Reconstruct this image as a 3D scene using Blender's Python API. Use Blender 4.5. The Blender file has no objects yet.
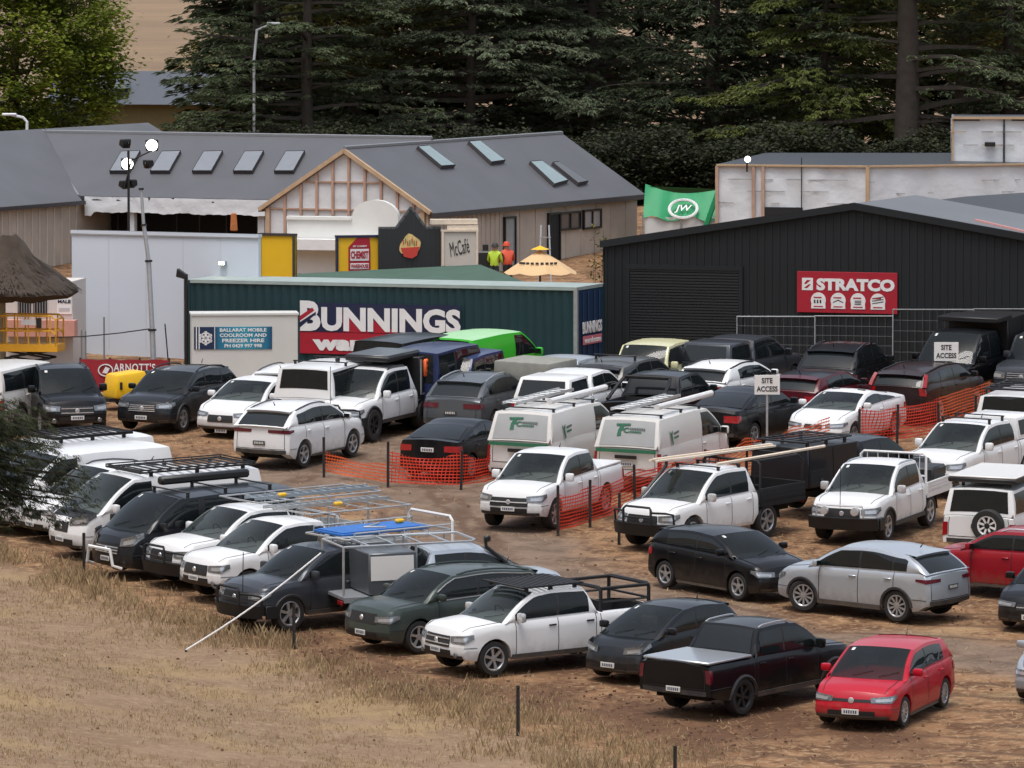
import bpy, bmesh, math, random
from mathutils import Vector, Matrix, noise
R = math.radians
rnd = random.Random(11)
scene = bpy.context.scene
COL = scene.collection

# ------------------------------------------------------------------ camera and site
F, CAMZ = 6800.0, 16.9                       # focal length in picture pixels, eye height (m)
PITCH = math.atan(476 / F)
FWD = Vector((0, math.cos(PITCH), -math.sin(PITCH)))
UPV = Vector((0, math.sin(PITCH), math.cos(PITCH)))
EYE = Vector((0, 0, CAMZ))
SLOPE = 0.0453                               # the yard climbs gently away from the hillside
TILT = math.atan(SLOPE)

def at(px, py, D):
    return EYE + D * (FWD + Vector(((px - 512) / F, 0, 0)) + UPV * ((384 - py) / F))
def pix(p):
    v = p - EYE; d = v.dot(FWD)
    return (512 + F * v.x / d, 384 - F * v.dot(UPV) / d, d)
def smooth(a, b, v):
    t = min(1, max(0, (v - a) / (b - a))); return t * t * (3 - 2 * t)
def bank_edge(x):                            # y of the toe of the grassy bank, by x
    return 165 - (x + 11.9) * 2.0
def gz(x, y):
    z = SLOPE * (min(y, 262) - 142)
    if y > 352: z += 0.13 * (y - 352)
    e = (bank_edge(x) - 4.0 - y) * 0.42      # metres inside the bank, square to its toe
    if e > 0: z += 0.10 * e * smooth(0, 6, e) + 0.0018 * e * e
    return z
def gp(px, py, lift=0.0):
    lo, hi = 40.0, 900.0
    for _ in range(400):
        d0 = lo; lo += 1.5
        p = at(px, py, lo)
        if p.z <= gz(p.x, p.y) + lift: break
    a, b = d0, lo
    for _ in range(30):
        m = (a + b) / 2; p = at(px, py, m)
        if p.z <= gz(p.x, p.y) + lift: b = m
        else: a = m
    return at(px, py, b)

# ------------------------------------------------------------------ materials
MATS = {}
def nmat(name):
    m = bpy.data.materials.new(name); m.use_nodes = True
    nt = m.node_tree; b = nt.nodes['Principled BSDF']
    return m, nt, b
def mat(name, col, rough=0.5, metal=0.0, spec=0.5, coat=0.0, var=0.10, scale=3.0, bump=0.0, emit=None, dirt=0.0):
    if name in MATS: return MATS[name]
    m, nt, b = nmat(name)
    N = nt.nodes.new; L = nt.links.new
    b.inputs['Roughness'].default_value = rough
    b.inputs['Metallic'].default_value = metal
    b.inputs['Specular IOR Level'].default_value = spec
    if coat:
        b.inputs['Coat Weight'].default_value = coat; b.inputs['Coat Roughness'].default_value = 0.06
    tc = N('ShaderNodeTexCoord')
    ns = N('ShaderNodeTexNoise'); ns.inputs['Scale'].default_value = scale; ns.inputs['Detail'].default_value = 5
    L(tc.outputs['Object'], ns.inputs['Vector'])
    mx = N('ShaderNodeMix'); mx.data_type = 'RGBA'
    mx.inputs['A'].default_value = tuple(max(0, c * (1 - var)) for c in col) + (1,)
    mx.inputs['B'].default_value = tuple(min(1, c * (1 + var)) for c in col) + (1,)
    L(ns.outputs['Fac'], mx.inputs['Factor'])
    out = mx.outputs['Result']
    if dirt:                                  # road dust clinging to the sills and wheel arches
        sx = N('ShaderNodeSeparateXYZ'); L(tc.outputs['Object'], sx.inputs[0])
        n2 = N('ShaderNodeTexNoise'); n2.inputs['Scale'].default_value = 6; n2.inputs['Detail'].default_value = 6
        L(tc.outputs['Object'], n2.inputs['Vector'])
        ad = N('ShaderNodeMath'); ad.operation = 'MULTIPLY_ADD'; ad.inputs[1].default_value = 0.7
        L(n2.outputs['Fac'], ad.inputs[0]); L(sx.outputs['Z'], ad.inputs[2])
        mr = N('ShaderNodeMapRange'); mr.inputs[1].default_value = 0.98; mr.inputs[2].default_value = 0.45
        mr.inputs[3].default_value = 0; mr.inputs[4].default_value = dirt
        L(ad.outputs[0], mr.inputs[0])
        m2 = N('ShaderNodeMix'); m2.data_type = 'RGBA'; m2.inputs['B'].default_value = (0.17, 0.12, 0.08, 1)
        L(mr.outputs[0], m2.inputs['Factor']); L(out, m2.inputs['A']); out = m2.outputs['Result']
        rr = N('ShaderNodeMapRange'); rr.inputs[3].default_value = rough; rr.inputs[4].default_value = min(1, rough + 0.45)
        L(mr.outputs[0], rr.inputs[0]); L(rr.outputs[0], b.inputs['Roughness'])
    L(out, b.inputs['Base Color'])
    if bump:
        bp = N('ShaderNodeBump'); bp.inputs['Strength'].default_value = bump; bp.inputs['Distance'].default_value = 0.05
        L(ns.outputs['Fac'], bp.inputs['Height']); L(bp.outputs['Normal'], b.inputs['Normal'])
    if emit:
        b.inputs['Emission Color'].default_value = tuple(emit[:3]) + (1,); b.inputs['Emission Strength'].default_value = emit[3]
    MATS[name] = m
    return m
def paint(name, col, metal=0.0, rough=0.28):
    return mat('paint_' + name, col, rough, metal, 0.22 if max(col) < .2 else .34, 0.25, var=0.04, scale=1.5, dirt=0.22 if max(col) < .2 else .42)
WHITE = paint('white', (0.72, 0.73, 0.73)); WHITE2 = paint('warm_white', (0.66, 0.65, 0.62))
BLACK = paint('black', (0.005, 0.0055, 0.007)); BLACK2 = paint('charcoal', (0.012, 0.014, 0.017))
GREY = paint('grey', (0.10, 0.11, 0.12), 0.3); DGREY = paint('dark_grey', (0.05, 0.055, 0.065), 0.3)
SILVER = paint('silver', (0.50, 0.54, 0.58), 0.55, 0.3); LSILVER = paint('light_silver', (0.42, 0.45, 0.48), 0.5, 0.3)
RED = paint('red', (0.42, 0.003, 0.018)); DRED = paint('deep_red', (0.27, 0.008, 0.016)); MAROON = paint('maroon', (0.075, 0.008, 0.013))
GREEN = paint('lime_green', (0.05, 0.50, 0.035)); NAVY = paint('navy', (0.022, 0.035, 0.11)); NAVY2 = paint('deep_navy', (0.018, 0.028, 0.085))
SAGE = paint('sage_green', (0.050, 0.066, 0.060), 0.2); CREAM = paint('cream', (0.62, 0.60, 0.36)); TAUPE = paint('taupe', (0.085, 0.083, 0.078), 0.3)
GLASS = mat('tinted_glass', (0.010, 0.013, 0.014), 0.03, spec=0.42, var=0.2)
def screenmat():
    m, nt, b = nmat('windscreen_glass'); b.inputs['Base Color'].default_value = (.010, .014, .014, 1); b.inputs['Roughness'].default_value = .04; b.inputs['Specular IOR Level'].default_value = .55
    tr = nt.nodes.new('ShaderNodeBsdfTransparent'); tr.inputs[0].default_value = (.74, .80, .78, 1); ms = nt.nodes.new('ShaderNodeMixShader'); ms.inputs[0].default_value = .58
    nt.links.new(tr.outputs[0], ms.inputs[1]); nt.links.new(b.outputs[0], ms.inputs[2]); nt.links.new(ms.outputs[0], nt.nodes['Material Output'].inputs[0]); return m
SCREEN = screenmat(); SEAT = mat('seat_cloth', (0.10, 0.10, 0.102), .85, var=.2); DASH = mat('dashboard', (0.022, 0.022, 0.024), .7)
TRIM = mat('black_trim', (0.014, 0.014, 0.015), 0.45, var=0.2)
PLASTIC = mat('black_plastic', (0.022, 0.022, 0.023), 0.6, var=0.25, dirt=0.5)
UNDER = mat('underbody', (0.008, 0.008, 0.008), 0.9)
RUBBER = mat('rubber', (0.018, 0.017, 0.017), 0.8, var=0.3, scale=9, dirt=0.0)
ALLOY = mat('alloy', (0.48, 0.49, 0.50), 0.32, 0.7, var=0.1)
DALLOY = mat('dark_alloy', (0.04, 0.04, 0.042), 0.35, 0.5)
CHROME = mat('chrome', (0.60, 0.61, 0.62), 0.2, 0.45)
LAMP = mat('headlamp', (0.20, 0.21, 0.22), 0.08, 0.5, var=0.7, scale=16); LENS = mat('lamp_lens', (0.42, 0.44, 0.46), 0.08, 0.5, var=0.3, scale=20)
TAIL = mat('tail_lamp', (0.30, 0.008, 0.012), 0.15, coat=0.5, var=0.3, scale=12)
DTAIL = mat('dark_tail_lamp', (0.10, 0.006, 0.016), 0.15, coat=0.5, var=0.3, scale=12)
PLATE = mat('number_plate', (0.62, 0.62, 0.58), 0.5); DPLATE = mat('black_number_plate', (0.05, 0.05, 0.055), 0.5)
INK = mat('plate_ink', (0.04, 0.05, 0.12), 0.6)
GALV = mat('galvanised', (0.42, 0.44, 0.46), 0.42, 0.6, var=0.2, scale=8)
ALUM = mat('aluminium', (0.55, 0.57, 0.58), 0.35, 0.75, var=0.15, scale=6)
BSTEEL = mat('black_steel', (0.014, 0.014, 0.015), 0.5, 0.2)
WSTEEL = mat('white_steel', (0.70, 0.70, 0.69), 0.4)
def alt(c, k): return tuple(min(1, x * k) for x in c)

# ------------------------------------------------------------------ mesh builder
class MB:
    def __init__(s): s.v = []; s.f = []; s.m = []
    def add(s, vs, fs, m=None, M=None):
        o = len(s.v)
        s.v += [tuple(M @ Vector(p)) if M else tuple(p) for p in vs]
        s.f += [tuple(i + o for i in f) for f in fs]; s.m += [m] * len(fs)
        return s
    def quad(s, a, b, c, d, m=None): return s.add([a, b, c, d], [(0, 1, 2, 3)], m)
    def box(s, c, size, m=None, M=None, bev=0.0, taper=None, seg=1):
        x, y, z = (k / 2 for k in size); tx, ty = taper or (1, 1)
        vs = [(-x, -y, -z), (x, -y, -z), (x, y, -z), (-x, y, -z), (-x * tx, -y * ty, z), (x * tx, -y * ty, z), (x * tx, y * ty, z), (-x * tx, y * ty, z)]
        fs = [(3, 2, 1, 0), (4, 5, 6, 7), (0, 1, 5, 4), (1, 2, 6, 5), (2, 3, 7, 6), (3, 0, 4, 7)]
        T = Matrix.Translation(c); T = M @ T if M else T
        if not bev: return s.add(vs, fs, m, T)
        return s.hull8(vs, bev, m, T, seg)
    def hull8(s, vs, bev, m=None, M=None, seg=1):
        fs = [(3, 2, 1, 0), (4, 5, 6, 7), (0, 1, 5, 4), (1, 2, 6, 5), (2, 3, 7, 6), (3, 0, 4, 7)]
        bm = bmesh.new(); q = [bm.verts.new(p) for p in vs]
        for f in fs: bm.faces.new([q[i] for i in f])
        bmesh.ops.bevel(bm, geom=bm.edges[:], offset=bev, segments=seg, affect='EDGES', profile=0.5)
        bm.verts.index_update()
        s.add([p.co.copy() for p in bm.verts], [[p.index for p in f.verts] for f in bm.faces], m, M); bm.free(); return s
    def tube(s, pts, r, m=None, n=6, r2=None, closed=False, M=None):
        pts = [Vector(p) for p in pts]; rings = []; vs = []; fs = []
        k = len(pts); up = None
        for i, p in enumerate(pts):
            if closed: d = pts[(i + 1) % k] - pts[i - 1]
            else: d = (pts[min(i + 1, k - 1)] - pts[max(i - 1, 0)])
            d = d.normalized() if d.length > 1e-9 else Vector((0, 0, 1))
            a = Vector((0, 0, 1)) if abs(d.z) < 0.9 else Vector((1, 0, 0))
            if up is not None: a = up
            x = d.cross(a)
            if x.length < 1e-4: x = d.cross(Vector((0.3, 1, 0.2)))
            x.normalize(); y = x.cross(d).normalized(); up = y
            rr = r if r2 is None else r + (r2 - r) * i / max(1, k - 1)
            for j in range(n):
                t = 2 * math.pi * (j + 0.5) / n
                vs.append(p + x * (rr * math.cos(t)) + y * (rr * math.sin(t)))
        for i in range(k if closed else k - 1):
            for j in range(n):
                a, b = i * n, ((i + 1) % k) * n
                fs.append((a + j, a + (j + 1) % n, b + (j + 1) % n, b + j))
        if not closed: fs += [tuple(range(n))[::-1], tuple(range((k - 1) * n, k * n))]
        return s.add(vs, fs, m, M)
    def lathe(s, prof, m=None, n=16, M=None, a0=0, a1=360, cap=False):   # prof: (radius, z) about +Z
        vs = []; fs = []; full = a1 - a0 >= 360; k = len(prof); st = n if full else n + 1
        for j in range(st):
            t = R(a0 + (a1 - a0) * j / n)
            vs += [(r * math.cos(t), r * math.sin(t), z) for r, z in prof]
        for j in range(n):
            a, b = j * k, ((j + 1) % st) * k
            fs += [(a + i, b + i, b + i + 1, a + i + 1) for i in range(k - 1)]
        return s.add(vs, fs, m, M)
    def poly(s, pts, depth, m=None, M=None):  # outline in XZ extruded along +Y (local)
        n = len(pts); vs = [(x, 0, z) for x, z in pts] + [(x, depth, z) for x, z in pts]
        fs = [tuple(range(n)), tuple(range(2 * n - 1, n - 1, -1))] + [(i, i + n, (i + 1) % n + n, (i + 1) % n) for i in range(n)]
        return s.add(vs, fs, m, M)
    def grid(s, P, m=None, M=None):
        r, c = len(P), len(P[0]); vs = [p for row in P for p in row]
        return s.add(vs, [(i * c + j, i * c + j + 1, (i + 1) * c + j + 1, (i + 1) * c + j) for i in range(r - 1) for j in range(c - 1)], m, M)
    def build(s, name, m, parent=None, M=None, ang=35, flat=False, weld=False):
        if weld:
            key = {}; mp = []; nv = []
            for p in s.v:
                q = (round(p[0] * 4000), round(p[1] * 4000), round(p[2] * 4000))
                if q not in key: key[q] = len(nv); nv.append(p)
                mp.append(key[q])
            fs = []; ms = []
            for f, m_ in zip(s.f, s.m):
                g = [mp[i] for i in f]; g = [a for i, a in enumerate(g) if a != g[i - 1]]
                if len(set(g)) > 2: fs.append(tuple(g)); ms.append(m_)
            s.v, s.f, s.m = nv, fs, ms
        me = bpy.data.meshes.new(name); me.from_pydata(s.v, [], s.f)
        slots = [m]
        idx = []
        for k in s.m:
            k = k or m
            if k not in slots: slots.append(k)
            idx.append(slots.index(k))
        for k in slots: me.materials.append(k)
        me.polygons.foreach_set('material_index', idx)
        if not flat:
            me.polygons.foreach_set('use_smooth', [True] * len(s.f))
            me.set_sharp_from_angle(angle=R(ang))
        me.validate(); me.update()
        o = bpy.data.objects.new(name, me); COL.objects.link(o)
        if parent: o.parent = parent
        if M is not None: o.matrix_local = M
        return o

def tag(o, label=None, cat=None, group=None, kind=None):
    if label: o['label'] = label
    if cat: o['category'] = cat
    if group: o['group'] = group
    if kind: o['kind'] = kind
    return o
def thing(name, label, cat, M=None, group=None):
    o = bpy.data.objects.new(name, None); COL.objects.link(o); o.empty_display_size = 0.3
    if M is not None: o.matrix_world = M
    return tag(o, label, cat, group)
def copy_tree(o, parent=None):
    c = o.copy(); COL.objects.link(c)
    if parent: c.parent = parent; c.matrix_parent_inverse = o.matrix_parent_inverse.copy()
    for ch in list(o.children): copy_tree(ch, c)
    return c
def text_mesh(txt, size, bold=0.0, shear=0.0, depth=0.004, space=1.0, align='CENTER'):
    cu = bpy.data.curves.new('lettering', 'FONT'); cu.body = txt; cu.size = size; cu.offset = bold; cu.shear = shear
    cu.extrude = depth; cu.align_x = align; cu.align_y = 'CENTER'; cu.space_character = space; cu.resolution_u = 3
    o = bpy.data.objects.new('lettering', cu); COL.objects.link(o)
    dg = bpy.context.evaluated_depsgraph_get()
    me = bpy.data.meshes.new_from_object(o.evaluated_get(dg)); bpy.data.objects.remove(o); bpy.data.curves.remove(cu)
    return me
def text_fit(txt, w, h, **k):                 # a lettering mesh stretched to width w and height h, lying in XZ, facing -Y
    me = text_mesh(txt, 1.0, **k)
    xs = [v.co.x for v in me.vertices]; ys = [v.co.y for v in me.vertices]
    sx = w / (max(xs) - min(xs)); sy = h / (max(ys) - min(ys)); cx = (max(xs) + min(xs)) / 2; cy = (max(ys) + min(ys)) / 2
    for v in me.vertices: v.co = Vector(((v.co.x - cx) * sx, -v.co.z, (v.co.y - cy) * sy))
    return me
def put_text(name, txt, w, h, m, parent, M, **k):
    me = text_fit(txt, w, h, **k); me.name = name; me.materials.clear(); me.materials.append(m)
    o = bpy.data.objects.new(name, me); COL.objects.link(o); o.parent = parent; o.matrix_local = M
    return o
# ------------------------------------------------------------------ vehicles
def tab(t, v):
    if v <= t[0][0]: return t[0][1]
    for (a, x), (b, y) in zip(t, t[1:]):
        if v <= b:
            k = (v - a) / (b - a) if b > a else 0
            return x + (y - x) * k
    return t[-1][1]
clamp = lambda v, a=0.0, b=1.0: max(a, min(b, v))
# all lengths in metres; d = distance behind the front bumper
KINDS = dict(
 hatch=dict(L=4.27, W=1.80, H=1.47, ax=(0.87, 3.50), Rw=0.325, clr=0.19, deck=[(0, .66), (.08, .74), (.35, .84), (.9, .93), (1.25, .97), (3.3, 1.02), (3.9, 1.04), (4.15, 1.00), (4.27, .94)],
   w=(1.02, 1.92), r=(3.74, 4.17), roof=.77, doors=[1.32, 2.40, 3.35], win=[(1.3, 2.38), (2.44, 3.46)], rg=(.10, .92), bump=.46, crown=.07),
 sedan=dict(L=4.70, W=1.82, H=1.46, ax=(0.90, 3.66), Rw=0.33, clr=0.18, deck=[(0, .64), (.08, .73), (.4, .84), (1.0, .93), (1.35, .96), (3.5, 1.02), (4.1, 1.05), (4.6, 1.05), (4.70, .96)],
   w=(1.18, 2.10), r=(3.20, 4.12), roof=.73, doors=[1.45, 2.52, 3.45], win=[(1.45, 2.50), (2.56, 3.40), (3.44, 3.75)], rg=(.08, .95), bump=.46, crown=.06),
 suv=dict(L=4.60, W=1.86, H=1.66, ax=(0.92, 3.60), Rw=0.365, clr=0.27, deck=[(0, .78), (.08, .88), (.4, .99), (1.0, 1.06), (1.35, 1.08), (3.6, 1.14), (4.2, 1.16), (4.45, 1.13), (4.60, 1.04)],
   w=(1.08, 1.96), r=(3.78, 4.40), roof=.77, doors=[1.40, 2.50, 3.52], win=[(1.4, 2.48), (2.54, 3.44), (3.49, 3.86)], rg=(.10, .95), bump=.56, crown=.07),
 box=dict(L=4.85, W=1.88, H=1.86, ax=(0.88, 3.72), Rw=0.40, clr=0.34, deck=[(0, .96), (.06, 1.04), (.4, 1.10), (1.2, 1.15), (1.5, 1.16), (4.6, 1.18), (4.78, 1.17), (4.85, 1.12)],
   w=(1.40, 1.86), r=(4.66, 4.80), roof=.84, doors=[1.60, 2.62, 3.52], win=[(1.55, 2.60), (2.66, 3.48), (3.58, 4.60)], rg=(.08, .9), bump=.66, crown=.05),
 ute=dict(L=5.33, W=1.88, H=1.79, ax=(0.93, 4.13), Rw=0.385, clr=0.36, deck=[(0, .88), (.08, .97), (.4, 1.06), (1.0, 1.11), (1.4, 1.13), (3.6, 1.17), (3.75, 1.15), (5.2, 1.16), (5.33, 1.12)],
   w=(1.22, 2.10), r=(3.38, 3.68), roof=.77, doors=[1.50, 2.62, 3.62], win=[(1.5, 2.60), (2.67, 3.46)], rg=(.12, .92), bump=.66, crown=.08, tub=(3.78, 5.24)),
 single=dict(L=3.45, W=1.88, H=1.78, ax=(0.93, 4.10), Rw=0.385, clr=0.36, deck=[(0, .88), (.08, .97), (.4, 1.06), (1.0, 1.11), (1.4, 1.13), (3.3, 1.16), (3.45, 1.15)],
   w=(1.22, 2.10), r=(3.16, 3.40), roof=.77, doors=[1.50, 2.75], win=[(1.5, 2.72), (2.78, 3.16)], rg=(.12, .92), bump=.66, crown=.08),
 double=dict(L=3.64, W=1.88, H=1.79, ax=(0.93, 4.06), Rw=0.40, clr=0.38, deck=[(0, .90), (.08, .99), (.4, 1.07), (1.0, 1.12), (1.4, 1.14), (3.5, 1.18), (3.64, 1.17)],
   w=(1.22, 2.10), r=(3.36, 3.60), roof=.77, doors=[1.50, 2.56, 3.44], win=[(1.5, 2.54), (2.61, 3.32)], rg=(.12, .92), bump=.68, crown=.08),
 van=dict(L=5.10, W=1.94, H=1.96, ax=(0.98, 4.05), Rw=0.345, clr=0.24, deck=[(0, .86), (.08, .96), (.35, 1.06), (.75, 1.13), (1.1, 1.16), (4.9, 1.16), (5.03, 1.15), (5.10, 1.10)],
   w=(.62, 1.62), r=(4.92, 5.05), roof=.84, doors=[1.05, 2.15], win=[(.95, 2.10)], rg=(.10, .9), bump=.60, crown=.06),
)
FACE = dict(                                  # how the nose and tail look: (from, to) in share of the half width / heights in m
 hatch=dict(grille=(.50, .585, .68), low=(.62, .28, .42), head=(.52, .56, .70, .38), tail=(.58, .74, .92, .30), rplate=.72),
 sedan=dict(grille=(.42, .50, .64), low=(.66, .24, .38), head=(.46, .54, .67, .45), tail=(.52, .70, .88, .35), rplate=.62),
 suv=dict(grille=(.52, .62, .82), low=(.62, .32, .48), head=(.54, .68, .84, .40), tail=(.56, .84, 1.00, .38), rplate=.80),
 box=dict(grille=(.55, .70, .94), low=(.6, .40, .56), head=(.60, .70, .92, .12), tail=(.86, .66, 1.00, .10), rplate=.90),
 ute=dict(grille=(.56, .66, .90), low=(.60, .42, .60), head=(.58, .72, .90, .38), tail=(.88, .78, 1.08, .10), rplate=.62),
 van=dict(grille=(.55, .60, .80), low=(.60, .32, .50), head=(.56, .70, .92, .42), tail=(.90, .62, 1.12, .08), rplate=.62),
)
FACE['single'] = FACE['double'] = FACE['ute']
WHEELS = {}
def wheel_meshes(Rw, tw, style):
    key = (round(Rw, 3), round(tw, 3), style)
    if key in WHEELS: return WHEELS[key]
    T = Matrix.Rotation(R(-90), 4, 'X')       # lathe axis +Z -> +Y (outer face)
    b = MB(); h = tw / 2; ri = Rw * (0.60 if style in ('steel', 'mud') else 0.68)
    b.lathe([(ri, -h * .8), (ri + .02, -h), (Rw * .93, -h), (Rw * .985, -h * .75), (Rw, -h * .3), (Rw, h * .3), (Rw * .985, h * .75), (Rw * .93, h), (ri + .02, h), (ri, h * .85)], RUBBER, 26, T)
    c = MB(); am = DALLOY if style in ('dark', 'mud') else (WSTEEL if style == 'steel' else ALLOY)
    c.lathe([(ri + .004, h * .9), (ri - .012, h * .93), (ri - .03, h * .8), (ri - .035, h * .2)], am, 26, T)
    c.lathe([(ri - .03, h * .22), (.05, h * .30), (.001, h * .30)], TRIM, 20, T)
    n = {'five': 5, 'six': 6, 'ten': 10, 'dark': 6, 'mud': 6, 'steel': 8}[style]
    for i in range(n):
        t = 2 * math.pi * i / n + .3
        w0, w1 = (.050, .062) if n <= 6 else (.035, .045)
        w0 *= Rw / .36; w1 *= Rw / .36
        for q in (t,):
            ca, sa = math.cos(q), math.sin(q); px, pz = -sa, ca
            def P(r, w, y): return (r * ca + px * w / 2, y, r * sa + pz * w / 2)
            c.add([P(.04, w0, h * .72), P(.04, -w0, h * .72), P(ri - .02, -w1, h * .90), P(ri - .02, w1, h * .90), P(.04, w0, h * .4), P(.04, -w0, h * .4), P(ri - .02, -w1, h * .5), P(ri - .02, w1, h * .5)],
                  [(0, 1, 2, 3), (0, 4, 5, 1), (1, 5, 6, 2), (2, 6, 7, 3), (3, 7, 4, 0)], am)
    c.lathe([(.075, h * .6), (.07, h * .80), (.03, h * .84), (.001, h * .84)], am if style != 'steel' else TRIM, 10, T)
    a = b.build('wheel', RUBBER); r = c.build('rim', am)
    out = (a.data, r.data); bpy.data.objects.remove(a); bpy.data.objects.remove(r)
    WHEELS[key] = out
    return out

class Car:
    def __init__(s, kind, **k):
        p = dict(KINDS[kind]); p.update({a: b for a, b in k.items() if a in p or a == 'tub'}); s.kind = kind; s.__dict__.update(p)
        s.tub = p.get('tub'); s.k = k; s.fit = []
        s.hf = s.L / 2 if kind not in ('single', 'double') else 5.3 / 2
        s.x0 = s.hf - s.L; s.x1 = s.hf
        s.X = lambda d: s.hf - d
        s.flare = .025; s.Ra = s.Rw + .055
        s.axx = [s.X(d) for d in s.ax]
        flat = kind in ('van', 'box')
        s.prof = [(0, .94), (.10, .975), (.36, 1.0), (.62, .985), (.70, .992), (.90, .972), (1, .93 if not flat else .955)]
        s.swF = {'box': .10, 'van': .26}.get(kind, .24); s.swR = {'box': .03, 'van': .05, 'ute': .05, 'single': 0, 'double': 0}.get(kind, .16)
        s.nose = [(0, -.10), (.18, -.01), (.45, 0), (.62, -.02), (1, -.10)]
        s.tail = {'sedan': [(0, -.09), (.2, 0), (.5, 0), (1, -.06)]}.get(kind, [(0, -.10), (.2, 0), (.5, 0), (1, -.05)])
        if kind in ('van', 'box', 'ute', 'single', 'double'): s.tail = [(0, -.04), (.2, 0), (1, -.01)]
    def zs(s, x): return tab(s.deck, s.hf - x)
    def hw(s, x):
        tF = clamp((x - (s.x1 - .9)) / .9); tR = clamp(((s.x0 + .7) - x) / .7)
        v = (s.W / 2 - s.flare) * (1 - .075 * tF * tF - .035 * tR * tR * (s.swR > .1))
        for a in s.axx: v += s.flare * math.exp(-((x - a) / (s.Ra + .10)) ** 4)
        return v
    def sy(s, x, z):
        q = clamp((z - s.clr) / (s.zs(x) - s.clr)); return s.hw(x) * tab(s.prof, q)
    def df(s, x, y, z):
        tF = clamp((x - (s.x1 - .6)) / .6); tR = clamp(((s.x0 + .45) - x) / .45)
        e = min(1, abs(y) / (s.W / 2)); q = clamp((z - s.clr) / (s.zs(clamp(x, s.x0 + .1, s.x1 - .1)) - s.clr))
        x2 = x + tF * tF * (-s.swF * e ** 3 + tab(s.nose, q)) - tR * tR * (-s.swR * e ** 3 + tab(s.tail, q))
        return Vector((x2, y, z))
    def zb(s, x):
        z = s.clr
        if x > s.axx[0] + s.Ra: z += .05 * smooth(s.axx[0] + s.Ra, s.x1, x)
        elif x < s.axx[1] - s.Ra: z += (.16 if s.kind != 'van' else .08) * smooth(s.axx[1] - s.Ra, s.x0 - .05, x) if s.axx[1] - s.Ra > s.x0 else 0
        for a in s.axx:
            if abs(x - a) <= s.Ra + 1e-6: z = max(z, s.Rw + math.sqrt(max(0, s.Ra ** 2 - (x - a) ** 2)))
        return min(z, s.zs(x) - .06)
    # greenhouse
    def rail(s, x):
        w0, w1, r1, r0 = s.X(s.w[0]), s.X(s.w[1]), s.X(s.r[0]), s.X(s.r[1])
        top = s.H - .045
        if x >= w1: t = clamp((w0 - x) / (w0 - w1)); base = s.zs(w0); return base + (top - .035 - base) * (t + .10 * math.sin(math.pi * t))
        if x <= r1: t = clamp((x - r0) / (r1 - r0)); base = s.zs(r0); dr = top - (.055 if s.kind == 'hatch' else .085) if s.kind not in ('van', 'box', 'single', 'double', 'ute') else top - .02; return base + (dr - base) * (t + .08 * math.sin(math.pi * t))
        t = (w1 - x) / (w1 - r1); e0 = .035; e1 = top - s.rail(r1) if False else ((.055 if s.kind == 'hatch' else .085) if s.kind not in ('van', 'box', 'single', 'double', 'ute') else .02)
        return top - e0 * (1 - smooth(0, .35, t)) - e1 * smooth(.45, 1, t)
    def yb(s, x): return s.hw(x) * s.prof[-1][1]
    def yr(s, x):
        top = s.H - .045; b = s.zs(x); return s.yb(x) + (s.W / 2 * s.roof - s.yb(x)) * clamp((s.rail(x) - b) / (top - b))
    def gs(s, x, t, off=0, side=1):           # a point of the cabin side
        y = s.yb(x) + (s.yr(x) - s.yb(x)) * t + .03 * math.sin(math.pi * t) + off
        return Vector((x, side * y, s.zs(x) + (s.rail(x) - s.zs(x)) * t))
    def gt(s, x, fr, off=0):                  # a point of screen / roof / backlight
        w0, w1, r1, r0 = s.X(s.w[0]), s.X(s.w[1]), s.X(s.r[0]), s.X(s.r[1])
        bf = .20 * clamp((x - w1) / (w0 - w1)) + .05 * clamp((x - (w1 - .8)) / .8)
        br = (.10 if s.swR > .1 else .04) * clamp((r1 - x) / (r1 - r0))
        k = 1 - fr * fr
        sl = 1 if x > w1 - .01 else (-1 if x < r1 + .01 else 0)
        return Vector((x + k * (bf - br) + sl * off * .7, fr * s.yr(x), s.rail(x) + .045 * (1 - abs(fr) ** 2.5) * (1 if sl == 0 else .8) + off * .7))

    def make(s, name, label, cat, P, group=None):
        k = s.k; paintc = P
        root = thing(name, label, cat, None, group); s.root = root
        lower = k.get('lower', P)
        reg = {}
        def rg(n): return reg.setdefault(n, MB())
        ds = set([s.x0, s.x1])
        for a in s.axx:
            if s.x0 < a < s.x1:
                for i in range(11): ds.add(a + s.Ra * math.cos(math.pi * i / 10))
                ds.add(a + s.Ra + .012); ds.add(a - s.Ra - .012)
        for d in s.doors: ds.add(s.X(d))
        for d, _ in s.deck: ds.add(s.X(d))
        for d in (.2, .6, s.L - .2, s.L - .5): ds.add(s.X(d))
        if s.tub: ds.add(s.X(s.tub[0])); ds.add(s.X(s.tub[1]))
        xs = []
        for x in sorted(ds):
            if s.x0 - 1e-6 <= x <= s.x1 + 1e-6 and (not xs or x - xs[-1] > .010): xs.append(x)
        fr = [.85, .6, .3, 0, -.3, -.6, -.85]
        qf = [0, .10, .34, .58, .74, .90, 1.0]
        def section(x, flatend=0):
            zb, zs = s.zb(x), s.zs(x); L_ = []
            for q in qf:
                z = zb + (zs - zb) * q; L_.append((s.sy(x, z), z))
            lip = (L_[0][0] - .22, zb)
            top = [(f * L_[-1][0], zs + s.crown * (1 - f * f)) for f in fr]
            rows = [lip] + L_ + top + [(-y, z) for y, z in reversed(L_)] + [(-lip[0], zb)]
            return [s.df(x, y, z) for y, z in rows]
        S = [section(x) for x in xs]; n = len(S[0])
        cowl = s.X(s.w[0]) - .02
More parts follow.
